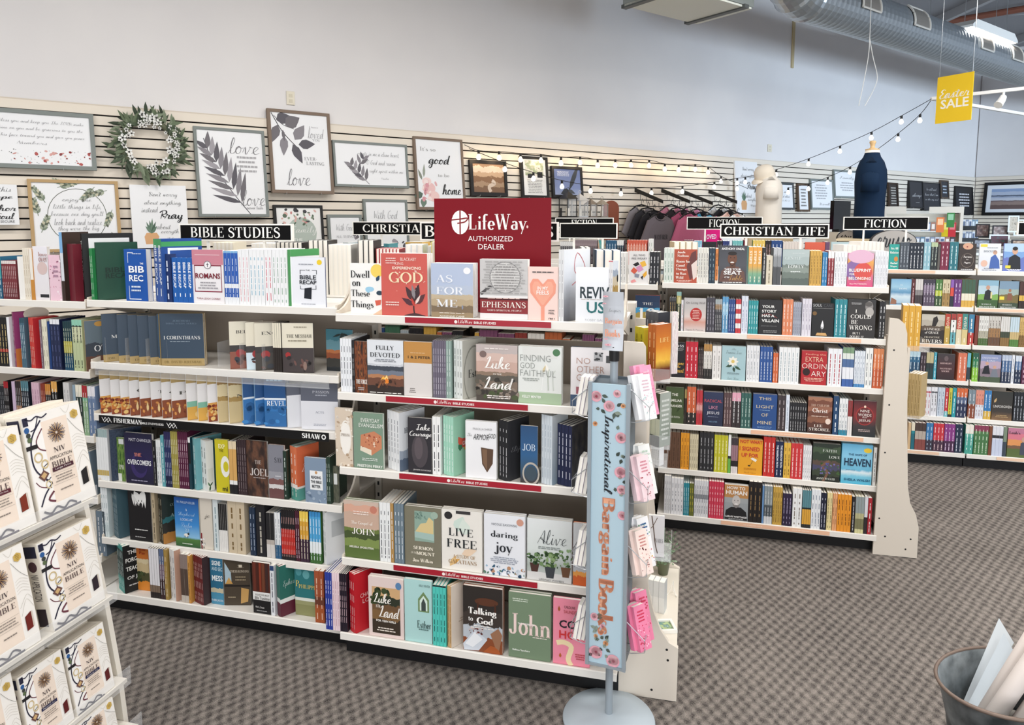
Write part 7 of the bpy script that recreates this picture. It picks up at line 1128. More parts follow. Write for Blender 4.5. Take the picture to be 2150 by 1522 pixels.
leaves(.1, .89, .9, .985, 13); leaves(.72, .6, .92, .88, 10); leaves(.05, .015, .9, .1, 12); leaves(.05, .12, .25, .2, 5)
for q in ((.5, .955-.03, .16), (.12, .955, .16), (.72, .97, .11), (.85, .82, .16), (.85, .7, .17), (.9, .64, .14), (.92, .55, .13), (.2, .04, .2), (.72, .02, .2), (.15, .17, .12), (.4, .14, .08)): rose(*q, 'e3a5b2', 'edc3c8', 'b0405a')
for q in ((.1, .86, .07), (.5, .08, .08), (.2, .1, .06), (.9, .93, .07)): rose(*q, 'e0a070', 'edc49a', 'b05a3a')
p.shape(('tv', 'Inspirational', .46, .757, .275, .34, '22252c', 'C'))
for (tx, cy, ln) in (('Bargain', .467, .27), ('Books', .21, .2)):
    p.shape(('tv', tx, .48, cy, ln+.006, .47, 'd98a6c', 'S')); p.shape(('tv', tx, .48, cy, ln, .44, 'f0b08e', 'S'))
p.out('sign_print', pn, (-w/2, -.0645, z0))
# curved header card
hp = MB(); n = 8; H0, H1 = zc-.0, zh
for i in range(n):
    a = H0+(H1-H0)*i/n; c = H0+(H1-H0)*(i+1)/n; f_ = lambda z: -.018+.012*math.sin((z-H0)/(H1-H0)*3.1)
    hp.add([(-.036, f_(a), a), (.03, f_(a), a), (.03, f_(c), c), (-.036, f_(c), c), (-.036, f_(a)+.0012, a), (.03, f_(a)+.0012, a), (.03, f_(c)+.0012, c), (-.036, f_(c)+.0012, c)], [(0, 1, 2, 3), (7, 6, 5, 4), (0, 3, 7, 4), (1, 5, 6, 2)])
ho = hp.build('header_card', MS([(0, 'c9ced6'), (.5, 'dcd6da')], .3, 6, 'LINEAR'), r, smooth=True)
p = Print(.066, H1-H0, 0); rnd = random.Random(3)
for q in ((.15, .92, .14), (.3, .1, .16), (.2, .2, .1), (.1, .8, .1)): rose(*q[:2], q[2], 'e3a5b2', 'edc3c8', 'b0405a')
p.all([T('Bargain', .55, .5, .8, .12, 'e8a184', 'S'), T('Books', .52, .3, .72, .13, 'e8a184', 'S'), T('Inspir', .6, .68, .6, .08, '4a4e58', 'c')]); p.out('header_print', ho, (-.036, -.021, H0))
# wire pockets and gift books, both sides of the tower
def wire_pocket(side, z, par):
    sx = 1 if side > 0 else -1; b = MB(); x0 = sx*hw; x1 = sx*(hw+.062)
    for y in (-.05, .0, .05):
        b.tube([(x0, y, z+.10), (x1, y, z+.045), (x1, y, z+.005), (x0+sx*.02, y, z-.006), (x0, y, z-.006)], .0015, 5)
    b.tube([(x1, -.052, z+.045), (x1, .052, z+.045)], .0015, 5); b.tube([(x1, -.052, z+.006), (x1, .052, z+.006)], .0015, 5)
    b.build('wire_pocket', WIRE, par)
tiers_px = [884, 1055, 1212, 1372]
GB = {0: [('efeff1', ['d8b8c4', 'b9d0d0', 'e9d8dc'], 'white gift book with sprigged cover'), ('ec9dbb', ['f4c4d6', 'e080a8'], 'bright pink gift book')],
      1: [('efd5da', ['d08a98', 'a04a58', 'f4e6e8'], 'rose pink gift book with dark flowers'), ('eef0ee', ['c4d8c8', '9fc0b0', 'f4f4ee'], 'white gift book with pale green leaves')],
      2: [('f1dcd4', ['c88a84', '6a2c34', 'f4ece6'], 'peach-pink gift book with red flowers'), ('f0f0f2', ['3a6a9a', 'c84a4a', '4a8a5a', 'e0b04a'], 'white gift book with colourful birds')],
      3: [('ea86a8', ['d03a5a', 'f6d4de', 'c82c50'], 'hot pink gift book with red petals'), ('ea86a8', ['d03a5a', 'f6d4de', 'c82c50'], 'hot pink patterned gift book behind another')]}
for ti, py in enumerate(tiers_px):
    z = SP.hit(1345, py, .05)[1]
    wire_pocket(1, z, r); wire_pocket(-1, z-.0, r)
    for j in range(2):
        bc, cols, dsc = GB[ti][j]; bw, bd, bh = .05, .02, (.14 if j == 0 else .16)
        for k in range(2):
            ms = book_mesh(bw, bd-.001, bh, M(bc, .45), M(bc, .45), M(bc, .45))
            art = None
            if k == 0:
                q = Print(bw, bh); q.shape(('sc', .06, .06, .94, .6 if j == 0 else .95, 34, .06, cols, ti*3+j)); q.shape(('lines', .5, .62, .9, 4, .7, cols[0])); art = q.mesh('cover_art', q.mats)
            sx = hw+.055-k*bd-.004
            o = put('gift_book', ms[0], None, SP.P(sx, .05-j*.049, z+.003), 0, (math.radians(-16), 0, SP.a+math.pi/2-.62))
            tag(o, dsc+' in %s tier of spinner rack' % OR[ti], 'book', 'gift books in the spinner pockets'); put('pages', ms[1], o)
            if art: put('cover_art', art, o)
    for k in range(3):
        ms = book_mesh(.05, .012, .125, M(['efeef0', 'e4dfe4', 'dcd8da'][k], .5), M('d9c4cc', .5), M('efeef0', .5))
        o = put('gift_book', ms[0], None, SP.P(-hw-.054+k*.014, -.0, z+.003), 0, (math.radians(-9), 0, SP.a-math.pi/2)); tag(o, 'slim white gift book in left wire pocket, %s tier' % OR[ti], 'book', 'gift books in the spinner pockets'); put('pages', ms[1], o)
# ================================================================ RACK OF BOXED BIBLES
RD = .30
rk = empty('display_rack', RACK.P(0, 0, 0), RACK.a); tag(rk, 'cream slanted display rack with clear lips holding boxed Bibles', 'rack')
tiers = [(-.046, (100, 1088)), (0, (100, 1336)), (.030, (200, 1475)), (.06, (200, 1600))]
tz = []
for t, px in tiers: tz.append(RACK.hit(*px, t)[1])
prof = [(-.03, 0), (.0, tz[2]), (.035, tz[1]), (.085, tz[0]), (.11, tz[0]+.12), (.14, tz[0]+.12), (.14, 0)]
for x in (.008, -1.0): MB().prismx(prof, x, x+.016).build('side_panel', M('e9e4da', .4), rk)
MB().box(-.984, .008, .128, .138, .02, tz[0]+.14).build('back_board', M('d9d2c6', .5), rk)
TILT = math.radians(-9)
for (t, px), z in zip(tiers, tz):
    b = MB(); b.box(-.984, .006, -t-.004, .126, z-.012, z-.001); b.build('shelf', M('e2ddd3', .4), rk)
    MB().box(-.984, .012, -t-.012, -t-.009, z-.018, z+.035).build('acrylic_lip', ACR, rk)
def bible_box(t, z, x0, x1, ytl, ybl, ribbon_txt, rc, cov, desc, n=2, dd=.05):
    u0 = RACK.hit(x0, ybl, t)[0]; u1 = RACK.hit(x1, ybl-(x1-x0)*.45, t)[0]; w = u1-u0-.004
    h = (RACK.hit(x0, ytl, t-.03)[1]-z)/math.cos(TILT)
    face_m = M('eeeae3', .4); side_m = M('e3dccf', .45)
    for k in range(n):
        loc = RACK.P(u0+.002, t-.002-k*(dd+.002)/math.cos(TILT), z+.0003+0)
        b = MB(); b.box(0, w, 0, dd, 0, h); me = b.mesh('box', side_m)
        o = put('boxed_bible', me, None, loc, 0, (TILT, 0, RACK.a))
        tag(o, desc if k == 0 else 'copy behind the '+desc, 'book', 'boxed Bibles on the slanted rack')
        top = MB().box(.01, w-.01, .008, dd-.008, h, h+.0006)
        top.build('top_print', M('d4ccbf'), o)
        if k: continue
        p = Print(w, h)
        p.all([('r', .01, .005, .99, .995, 'f0ede8'), ('r', .3, .1, .74, .9, 'ecdccd')])
        # mosaic strip on the left
        p.all([('r', .02, .08, .3, .98, 'f3f1ee'), ('l', [(.27, .96), (.2, .86), (.12, .84)], .018, '2c2a3e'), ('l', [(.3, .5), (.2, .46), (.22, .34), (.3, .36)], .014, '2c2a3e'), ('l', [(.28, .26), (.12, .3), (.05, .36)], .014, '6a3a44'), ('l', [(.3, .92), (.12, .78), (.06, .6), (.1, .45), (.3, .3)], .024, '2c2a3e'), ('l', [(.3, .84), (.18, .74), (.2, .66), (.3, .62)], .018, '6a3a44'), ('l', [(.3, .3), (.16, .22), (.06, .12)], .024, '2c2a3e'), ('l', [(.3, .22), (.2, .16), (.3, .12)], .03, '6a3a44'), ('o', .16, .58, .07, .05, .02, 'cbb688'), ('o', .24, .5, .06, .045, .02, 'cbb688'), ('p', [(.1, .4), (.2, .45), (.28, .4), (.18, .34)], '6a4a44'), ('p', [(.14, .4), (.2, .43), (.24, .4), (.18, .365)], 'c9a877'), ('o', .24, .3, .05, .04, .016, 'd4c49c'), ('r', .02, .9, .1, .98, '23243a'), ('e', .06, .86, .04, .028, '2c5a94'), ('e', .07, .81, .035, .024, '3a3f3c'), ('e', .075, .765, .035, .024, '5a6a4a'), ('r', -.0, .67, .18, .71, '1f1d20')])
        p.all([('l', [(.06+.09*i, .955+.012*(-1)**i) for i in range(5)], .02, '2c2a3e'), ('l', [(.08+.11*i, .045+.02*(-1)**i) for i in range(6)], .03, '2c2a3e'), ('r', .02, .0, .7, .018, '3a3548')])
        for i in range(5): p.shape(('l', [(.76, .66-.03*i), (.85, .68-.03*i), (.97, .64-.03*i)], .004, 'b9b2a6'))
        p.all([('l', [(.74, .86), (.86, .74), (.98, .66)], .005, '6a6660'), ('l', [(.76, .4), (.9, .5), (.98, .44)], .004, 'a9a296'), ('l', [(.76, .32), (.88, .46), (.98, .36)], .004, 'a9a296'), ('l', [(.66, .98), (.74, .92), (.82, .99)], .004, 'b0a99c')])
        # starburst
        asp = w/h
        for i in range(36):
            a = math.radians(i*10); r0, r1 = (.02, .15) if i % 2 else (.03, .135); cx, cy = .52, .76
            p.shape(('l', [(cx+r0*math.cos(a), cy+r0*math.sin(a)*asp), (cx+(r0+r1)/2*math.cos(a), cy+(r0+r1)/2*math.sin(a)*asp), (cx+r1*math.cos(a), cy+r1*math.sin(a)*asp)], .009, '3a2430' if i % 3 else 'b08a54'))
        cx, cy = .87, .885
        p.shape(('p', [(cx+.075*math.cos(math.radians(30+60*k)), cy+.075*math.sin(math.radians(30+60*k))*asp) for k in range(6)], 'c9a95a')); p.shape(('lines', cx, cy-.03, cy+.03, 4, .08, '8f7434'))
        p.all([T('NIV', .52, .6, .2, .05, '4a4044', 's'), T('APPLICATION', .52, .53, .38, .032, '2c282c', 'b'), T('BIBLE', .52, .465, .34, .055, '5a4a48', 's')])
        if ribbon_txt: p.all([('r', .34, .395, .7, .435, rc), T(ribbon_txt, .52, .415, .28, .024, 'f3eeea', 'B')])
        p.all([('r', .32, .37, .72, .372, '9a9088'), ('lines', .52, .28, .36, 3, .36, '9a8f86'), ('r', .32, .265, .72, .267, '9a9088'), ('lines', .52, .19, .22, 1, .3, '8a8078')])
        p.all([('p', [(.8, .16), (.8, .3), (.91, .33), (.91, .17)], cov), ('p', [(.91, .17), (.91, .33), (.935, .325), (.935, .175)], 'cfc6ba'), ('p', [(.8, .16), (.805, .165), (.805, .3), (.8, .3)], '1a1414')])
        p.out('front_print', o)
        q = Print(dd, h, 0); q.all([('r', .1, .84, .9, .97, '23243a'), ('e', .5, .74, .28, .06, '4a3038'), ('tv', 'NIV APPLICATION', .5, .5, .3, .5, '3a3436', 'b'), ('r', .2, .06, .8, .26, cov)])
        so = q.build('side_print', q.mats, o, (-.0003, dd, 0), 0, False, (0, 0, -math.pi/2))
bible_box(tiers[0][0], tz[0], 84, 205, 868, 1090, 'Large Print', '4a2430', '1f1c1e', 'cream boxed Bible with black book icon on top tier')
bible_box(tiers[0][0], tz[0], -60, 80, 925, 1152, 'Large Print', '5a2430', '7a2e1c', 'cream boxed Bible with tan book icon on top tier')
bible_box(tiers[1][0], tz[1], 112, 226, 1128, 1326, None, '', '2a1f28', 'cream boxed Bible with plum book icon on middle tier', 3)
bible_box(tiers[1][0], tz[1], -40, 90, 1185, 1400, None, '', '6a1f18', 'cream boxed Bible with red-brown icon on middle tier', 3)
bible_box(tiers[2][0], tz[2], 162, 246, 1342, 1505, 'Personal Size', '23244a', '5a1a1c', 'cream boxed Bible with maroon icon at the tier end', 2)
bible_box(tiers[2][0], tz[2], 66, 160, 1405, 1560, 'Personal Size', '23244a', '5a1a1c', 'cream boxed Bible with maroon icon, inner place', 2)
bible_box(tiers[2][0], tz[2], -60, 62, 1470, 1640, 'Personal Size', '23244a', '8a2a20', 'cream boxed Bible half hidden at the low tier', 2)
bible_box(tiers[3][0], tz[3], 178, 262, 1505, 1690, None, '', '6a1a1c', 'cream boxed Bible on the lowest tier', 1)
# ================================================================ SIGNS
def sign(fr, t, x0, y0, x1, y1, txt, label, tw=None, base=None, tcx=.5, th=.62):
    u0, za = fr.hit(x0, (y0+y1)/2, t); u1, _ = fr.hit(x1, (y0+y1)/2, t); zt_ = fr.hit((x0+x1)/2, y0, t)[1]; zb = fr.hit((x0+x1)/2, y1, t)[1]
    w, h = u1-u0, zt_-zb; r = empty('header_sign', fr.P(u0, t, zb), fr.a); tag(r, label, 'sign', 'black header signs above the gondolas')
    b = MB(); e = .006; b.box(0, w, 0, .018, 0, e); b.box(0, w, 0, .018, h-e, h); b.box(0, e, 0, .018, e, h-e); b.box(w-e, w, 0, .018, e, h-e); b.build('border', WHT, r)
    MB().box(e, w-e, .003, .015, e, h-e).build('board', M('060607', .6, 0, .15), r)
    if txt:
        p = Print(w, h, .0025); p.shape(T(txt, tcx, .5, tw or .8, th, 'f6f5f0', 's')); p.out('lettering', r)
    for x in (w*.25, w*.75): MB().box(x-.006, x+.006, .006, .014, (base or 1.36)-zb, 0).build('post', WHT, r)
sign(NEAR, -.40, 376, 470, 613, 506, 'BIBLE STUDIES', 'black sign lettered BIBLE STUDIES above the fanned study guides', .79)
sign(NEAR, -.40, 882, 466, 1172, 506, 'BIBLE STUDIES', 'black BIBLE STUDIES sign mostly hidden by the red sign', .93)
sign(LIFE, -.40, 740, 465, 985, 494, 'CHRISTIAN LIFE', 'black CHRISTIAN LIFE sign in front of the family picture wall', .82)
sign(LIFE, -.40, 1175, 468, 1296, 501, None, 'blank black sign with white border beside the red sign')
sign(LIFE, -.40, 1512, 470, 1741, 500, 'CHRISTIAN LIFE', 'large black CHRISTIAN LIFE sign over the peach-strip bay', .92)
sign(FICT, -.40, 1166, 457, 1288, 478, 'FICTION', 'black FICTION sign partly behind a blank sign', .44)
sign(FICT, -.40, 1442, 455, 1601, 482, 'FICTION', 'black FICTION sign in front of the pink shirts', .4)
sign(FICT, -.40, 1771, 455, 1950, 483, 'FICTION', 'black FICTION sign in front of the navy shirt form', .5)
sign(FICT, -.40, 2137, 466, 2260, 494, None, 'black header sign beside the small photo frames')
# red dealer sign
t = -.21; u0 = NEAR.hit(912, 480, t)[0]; u1 = NEAR.hit(1157, 480, t)[0]; zt_ = NEAR.hit(1030, 416, t)[1]; zb = LW[0].z+.001; w, h = u1-u0, zt_-zb
r = empty('dealer_sign', NEAR.P(u0, t, zb), NEAR.a); tag(r, 'dark red dealer sign with white oval logo standing behind books', 'sign')
MB().box(0, w, 0, .004, 0, h).build('board', M('7c0f1d', .5, 0, .2), r)
zf = lambda y: (NEAR.hit(1030, y, t)[1]-zb)/h
p = Print(w, h); lx = lambda x: (x-912)/245
p.all([T('LifeWay', lx(1047), zf(470), .5, (zf(450)-zf(492)), 'f6f3ef', 's'), T('AUTHORIZED', lx(1032), zf(501), .385, .046, 'f3ecea', 'b'), T('DEALER', lx(1034), zf(518), .225, .046, 'f3ecea', 'b'), ('e', lx(968), zf(467), .075, .105, 'f6f3ef'), ('r', lx(968)-.006, zf(467)-.11, lx(968)+.006, zf(467)+.11, '80121f'), ('l', [(lx(949), zf(462)), (lx(968), zf(460)), (lx(984), zf(458)), (lx(978), zf(466)), (lx(962), zf(469))], .011, '80121f'), ('e', lx(1109), zf(476), .008, .012, 'e6c4c0')])
p.out('lettering', r)
MB().box(w*.3, w*.7, .004, .09, 0, .004).build('foot', M('80121f', .3), r)
# shelf strips
def strip(sh, x0, x1, col, label, txt=None, h=.021, group=None, prn=None, zoff=-.001):
    t = sh.t+.0055; u0 = sh.spos(x0, t); u1 = sh.spos(x1, t); w = u1-u0
    o = MB().box(0, w, 0, .0018, -h, 0).build('shelf_strip', M(col, .35), None, sh.f.P(u0, t, sh.z+zoff), sh.f.a); tag(o, label, 'shelf strip', group)
    p = Print(w, h, -.0002); p.all(prn or ([T(txt, .5, .5, 0, .5, 'f6ece8', 'i')] if txt else [])); 
    if p.v: p.out('lettering', o, (0, 0, -h))
for sh, a, b_, i in ((LW[0], 850, 1157, 0), (LW[1], 810, 1108, 1), (LW[2], 838, 1136, 2), (LW[3], 826, 1128, 3)):
    strip(sh, a, b_, 'a51f30', 'dark red lettered strip along the %s shelf under red sign' % OR[i], None, .02, 'red shelf strips', [('e', .36, .5, .011, .3, 'f6ece8'), T('LifeWay', .425, .5, .1, .75, 'f6ece8', 's'), T('BIBLE STUDIES', .56, .48, .15, .42, 'f6ece8', 'B')])
for sh, a, b_, d in ((CL[1], 1569, 1808, 'second shelf'), (CL[3], 1577, 1813, 'fourth shelf'), (CL[5], 1514, 1742, 'bottom shelf')):
    strip(sh, a, b_, 'f0c0a0', 'peach strip along the %s of front CHRISTIAN LIFE bay' % d, None, .02, 'peach shelf strips', [('lines', .3, .3, .7, 1, .2, 'f7ddcb'), ('lines', .75, .3, .7, 1, .2, 'f7ddcb')])
for sh, a, b_, d in ((FI[0], 1866, 1964, 'top shelf of FICTION bay'), (FI[1], 2054, 2150, 'second shelf of FICTION bay'), (FI[2], 1931, 2005, 'third shelf of FICTION bay'), (FI[5], 1904, 1972, 'bottom FICTION shelf near the end cap'), (FI[5], 2093, 2150, 'bottom FICTION shelf near the bucket')):
    strip(sh, a, b_, 'f0cdb0', 'peach strip along the '+d, None, .02, 'peach shelf strips')
sh = BS[2]
strip(sh, 207, 690, '121214', 'black strip with white wave marks along third BIBLE STUDIES shelf', None, .034, None, [T('FISHERMAN', .135, .5, .13, .62, 'f4f4f2', 'S'), T('BIBLE STUDYGUIDES', .25, .42, .1, .26, 'e6e6e4', 'B'), T('SHAW', .93, .5, .075, .6, 'f4f4f2', 'S'), ('o', .98, .5, .009, .3, .004, 'f4f4f2')]+[('l', [(a+.008*i, c+.16*(-1)**i) for i in range(6)], .0022, 'f4f4f2') for a, c in ((.015, .62), (.02, .35), (.315, .55), (.32, .28))])
# clear tray under the fanned commentaries
for sh, a, b_ in ((BS[1], 198, 432), (BS[1], 434, 690)):
    t = sh.t+.012; u0 = sh.spos(a, t); u1 = sh.spos(b_, t)
    r = empty('acrylic_tray', sh.f.P(u0, t, sh.z), sh.f.a); tag(r, 'long clear acrylic tray below the %s' % ('slate commentaries' if a < 300 else 'cream-topped study guides'), 'tray', 'clear trays on the study guide shelf')
    MB().box(0, u1-u0, 0, .003, -.045, .004).build('front_lip', ACR, r)
    MB().box(0, u1-u0, 0, .006, -.048, -.045).build('bottom_edge', ACR2, r)
    for k in range(4):
        x = .03+k*.1
        MB().box(x, x+.002, .03, .12, .004, .105).build('divider', ACR, r)
# ================================================================ PICTURES AND THINGS ON THE SLATTED WALL
BRN, GRF, BKF, OAK = '7d6b5c', '7f8683', '1c1b1c', 'b99a6c'
HOOK = M('d2d4d4', .3, .7)
def picture(fr, x0, x1, y0, y1, col, fw, bg, art, desc, cat='picture', lean=5.5, depth=.03, t=.06, name='framed_sign', hooks=True, group='framed signs on the slatted wall'):
    xm, ym = (x0+x1)/2, (y0+y1)/2
    u0 = fr.hit(x0, ym, t)[0]; u1 = fr.hit(x1, ym, t)[0]; zt_ = fr.hit(xm, y0, t)[1]; zb = fr.hit(xm, y1, t)[1]; w, h = u1-u0, zt_-zb
    a = math.radians(-lean); off = h/2*math.sin(-a)
    r = empty(name, fr.P(u0, t+off, zb), 0, (a, 0, fr.a)); tag(r, desc, cat, group)
    if fw:
        b = MB(); b.box(0, w, 0, depth, 0, fw); b.box(0, w, 0, depth, h-fw, h); b.box(0, fw, 0, depth, fw, h-fw); b.box(w-fw, w, 0, depth, fw, h-fw)
        b.build("moulding", M(col, .55), r)
        MB().box(fw, w-fw, .010, .016, fw, h-fw).build('panel', bgmat(bg), r) if not isinstance(bg, tuple) else MB().quad((fw, .010, fw), (w-fw, .010, fw), (w-fw, .010, h-fw), (fw, .010, h-fw)).build('panel', bgmat(bg), r)
        p = Print(w-2*fw, h-2*fw, .0095); o = (fw, 0, fw)
    else:
        MB().box(0, w, 0, depth*.7, 0, h).build('panel', bgmat(bg), r); p = Print(w, h, -.0003); o = (0, 0, 0)
    A = [q for q in art if q[0] not in ('t', 'lines', 'tv')]; X = [q for q in art if q[0] in ('t', 'lines', 'tv')]
    if A: p.all(A); p.out('artwork', r, o)
    if X:
        q = Print(p.w, p.h, p.y-.002); q.all(X); q.out('lettering', r, o)
    if hooks and fw:
        for x in (w*.22, w*.78):
            b = MB(); b.tube([(x, .06, -.004), (x, -.004, -.006), (x, -.008, .008)], .002, 5); b.build('hook', HOOK, r)
    return r
WB = 'eff0f2'
def sprig(x, y, ang, L, n, lw, ll, cols, bend=20):
    """stem with paired leaves"""
    out = []; ca, sa = math.cos(math.radians(ang)), math.sin(math.radians(ang)); out.append(('l', [(x, y), (x+ca*L*.5, y+sa*L*.5), (x+ca*L, y+sa*L)], .008, cols[0]))
    for i in range(n):
        k = (i+1)/(n+.5); px, py = x+ca*L*k, y+sa*L*k
        for sg in (1, -1): out.append(('leaf', px, py, ll*(1.15-.5*k), lw, ang+sg*38, cols[(i+(sg > 0)) % len(cols)]))
    return out
LV = ['6b676c', '868288', '55525a', '9c989e']
picture(WALL, -150, 199, 226, 352, GRF, .028, WB, [('sc', 0, .02, 1, .3, 90, .004, ['8a8a8c', '5a5a5c', 'b9b9bc'], 2), ('sc', 0, .03, 1, .28, 40, .013, ['b0524e', 'c98a84', '8a3434', 'd8a49c'], 5), T('The LORD bless you and keep you The LORD make', .6, .84, .72, .09, '77777c', 'c'), T('his face shine on you and be gracious to you the', .6, .7, .7, .09, '77777c', 'c'), T('LORD turn his face toward you and give you peace', .6, .56, .72, .09, '77777c', 'c'), T('Numbers', .6, .43, .2, .06, '77777c', 'c')], 'wide grey framed blessing with red meadow flowers')
picture(WALL, -60, 38, 386, 472, WB, 0, WB, [T('this', .72, .88, .3, .12, '444', 'c'), T('hope', .62, .68, .55, .16, '2c2c2e', 'C'), T('anchor', .55, .42, .8, .16, '2c2c2e', 'C'), T('Soul', .7, .22, .42, .16, '2c2c2e', 'C'), T('& SECURE', .7, .08, .4, .06, '444', 'b')], 'small white canvas lettered hope anchor')
ring = [('o', .52, .5, .36, .42, .008, '5a5f52')]
for a, x, y in ((20, .3, .93), (160, .5, .95), (200, .9, .9), (250, .95, .6), (100, .06, .5), (70, .08, .25), (300, .92, .25), (230, .75, .95), (120, .15, .7)): ring += sprig(x, y, a, .26, 6, .028, .075, ['7d8a76', 'a9b09c', '59624f', 'c4c0a4'])
picture(WALL, 62, 252, 377, 528, OAK, .022, WB, ring+[T('enjoy the', .52, .74, .36, .09, '77777a', 'c'), T('little things in life,', .52, .63, .58, .1, '77777a', 'c'), T("because one day, you'll", .52, .52, .64, .1, '77777a', 'c'), T('look back and realize', .52, .41, .58, .1, '77777a', 'c'), T('they were the big', .52, .3, .5, .1, '77777a', 'c')], 'oak framed sign with a circle of leaves')
def pray(x0, x1, y0, y1, desc):
    picture(WALL, x0, x1, y0, y1, WB, 0, WB, [('p', [(.22, .06), (.2, .18), (.24, .24), (.42, .24), (.46, .18), (.42, .06)], 'd9a878')]+[('leaf', .33, .23, L, .045, a, c) for L, a, c in ((.26, 95, '4f6a58'), (.3, 85, '6a8470'), (.24, 110, '5d7a66'), (.25, 70, '44604e'), (.18, 125, '6a8470'), (.18, 55, '5d7a66'))]+[T("Don't worry", .58, .84, .5, .1, '2a2a2c', 'c'), T('about anything,', .56, .71, .66, .1, '2a2a2c', 'c'), T('instead', .32, .61, .3, .09, '2a2a2c', 'c'), T('Pray', .7, .5, .42, .2, '1c1c1e', 'C'), T('about', .55, .34, .26, .09, '2a2a2c', 'c'), T('everything', .72, .25, .46, .1, '2a2a2c', 'c'), T('Philippians', .75, .14, .3, .05, '55555a', 'c')], desc)
pray(276, 394, 388, 520, 'white canvas of a snake plant beside the BIBLE STUDIES sign')
fern = [('l', [(.75, .0), (.5, .25), (.25, .55), (.1, .9)], .012, '4a4850')]
for i in range(9):
    k = i/8.5; x = .62-.5*k; y = .14+.68*k; fern += [('leaf', x, y, .5-.24*k, .075, 80+6*k, LV[i % 4]), ('leaf', x, y, .46-.26*k, .07, 165-20*k, LV[(i+2) % 4])]
picture(WALL, 412, 560, 268, 455, GRF, .022, WB, fern+[T('love', .7, .83, .5, .2, '7a787c', 'c'), ('lines', .74, .5, .72, 4, .34, 'a9a8ab'), T('love', .8, .2, .38, .2, '7a787c', 'c'), T('never fails', .82, .08, .26, .04, '9a999c', 's')], 'tall grey framed sign with a dark fern frond')
eu = [('l', [(.02, .99), (.2, .75), (.45, .55)], .014, '3f3d42'), ('l', [(.06, .96), (.2, .85), (.4, .8)], .01, '3f3d42')]
for x, y, L, wd, a in ((.1, .9, .26, .18, 20), (.25, .84, .3, .2, 30), (.4, .66, .32, .17, 55), (.46, .6, .3, .15, 5), (.12, .84, .32, .14, 250), (.22, .7, .34, .13, 265), (.36, .6, .36, .14, 295), (.2, .78, .2, .05, 275)): eu.append(('leaf', x, y, L, wd, a, LV[len(eu) % 3]))
picture(WALL, 566, 697, 231, 406, BRN, .026, WB, eu+[T('I have', .75, .84, .16, .02, 'a9a8ab', 's'), T('loved', .78, .76, .3, .14, '8a888c', 'c'), T('YOU', .78, .67, .14, .03, 'a9a8ab', 's'), T('EVER-', .66, .42, .22, .045, '9a999c', 's'), T('LASTING', .74, .36, .32, .045, '9a999c', 's'), T('love', .42, .17, .42, .22, '77757a', 'c')], 'tall brown framed sign with drooping dark leaves')
picture(WALL, 701, 857, 298, 393, GRF, .02, WB, sprig(.45, .02, 118, .55, 5, .045, .16, LV)+sprig(.3, .4, 70, .3, 2, .04, .14, LV)+[T('create in me a clean heart,', .6, .77, .6, .13, '6a6a6e', 'c'), T('O God and renew', .64, .56, .42, .12, '6a6a6e', 'c'), T('a right spirit within me', .68, .34, .55, .13, '6a6a6e', 'c'), T('Psalm 51:10', .7, .17, .16, .05, '88888c', 'c')], 'wide grey framed sign with a leafy twig')
picture(WALL, 872, 975, 288, 440, BRN, .024, WB, [('e', .24, .28, .14, .09, 'e9c0be'), ('e', .34, .16, .12, .08, 'edcac6'), ('e', .2, .38, .1, .06, 'f0d6d2'), ('leaf', .1, .2, .2, .12, 200, '54685c'), ('leaf', .12, .14, .2, .12, 260, '6a7f70'), ('leaf', .14, .44, .26, .05, 85, '9aa092'), ('leaf', .1, .4, .22, .05, 110, '848a7c'), ('sc', .08, .1, .42, .4, 16, .05, ['e0aeb0', 'f3e0dc', 'd898a0'], 4), T("It's so", .26, .86, .34, .06, 'a9a8a8', 's'), T('good', .5, .68, .5, .2, '1f1f20', 'C'), T('to be', .58, .48, .26, .05, 'b4b3b3', 's'), T('home', .74, .27, .44, .16, '1f1f20', 'C')], 'brown framed sign with pink roses and black script')
picture(WALL, 577, 680, 430, 525, BKF, .022, 'f0f0ee', [('e', .55, .36, .34, .4, 'b4bfb6'), ('sc', .12, .55, .9, .95, 36, .045, ['c88a88', '8a9a84', '3c3c40', 'd8b0a8', '5a6a58'], 6), ('r', .4, .02, .75, .08, 'ecd49a'), T('Family', .58, .42, .6, .24, 'f3f3f0', 'c'), T('IS THE', .4, .2, .3, .07, 'f3f3f0', 'b')], 'black framed family sign with a sage arch')
wg = sprig(.95, .3, 120, .25, 2, .1, .14, LV)+[('sc', .1, .02, .95, .18, 14, .07, LV, 3)]
picture(WALL, 690, 762, 450, 535, GRF, .024, WB, wg+[T('With God', .5, .72, .6, .2, '8a8a8e', 'c'), T('ALL THINGS', .5, .45, .66, .07, 'b0b0b4', 's')], 'small grey framed sign behind hardcovers', )
picture(WALL, 766, 858, 418, 530, GRF, .022, WB, wg+[T('With God', .5, .74, .6, .18, '8a8a8e', 'c'), T('ALL THINGS', .5, .5, .66, .06, 'b0b0b4', 's')], 'larger grey framed sign above CHRISTIAN LIFE lettering')
picture(WALL, 988, 1065, 336, 411, BKF, .035, ('n', [(0, '7d5c42'), (.2, 'a98a6c'), (.35, '8a6444'), (.55, 'c9a684'), (.7, 'e3cdb4'), (.9, 'b08a68')], .2, 4), [('l', [(.55, .02), (.5, .2), (.68, .32), (.6, .42)], .1, 'd9c4b0')], 'black framed garden path painting', name='framed_painting')
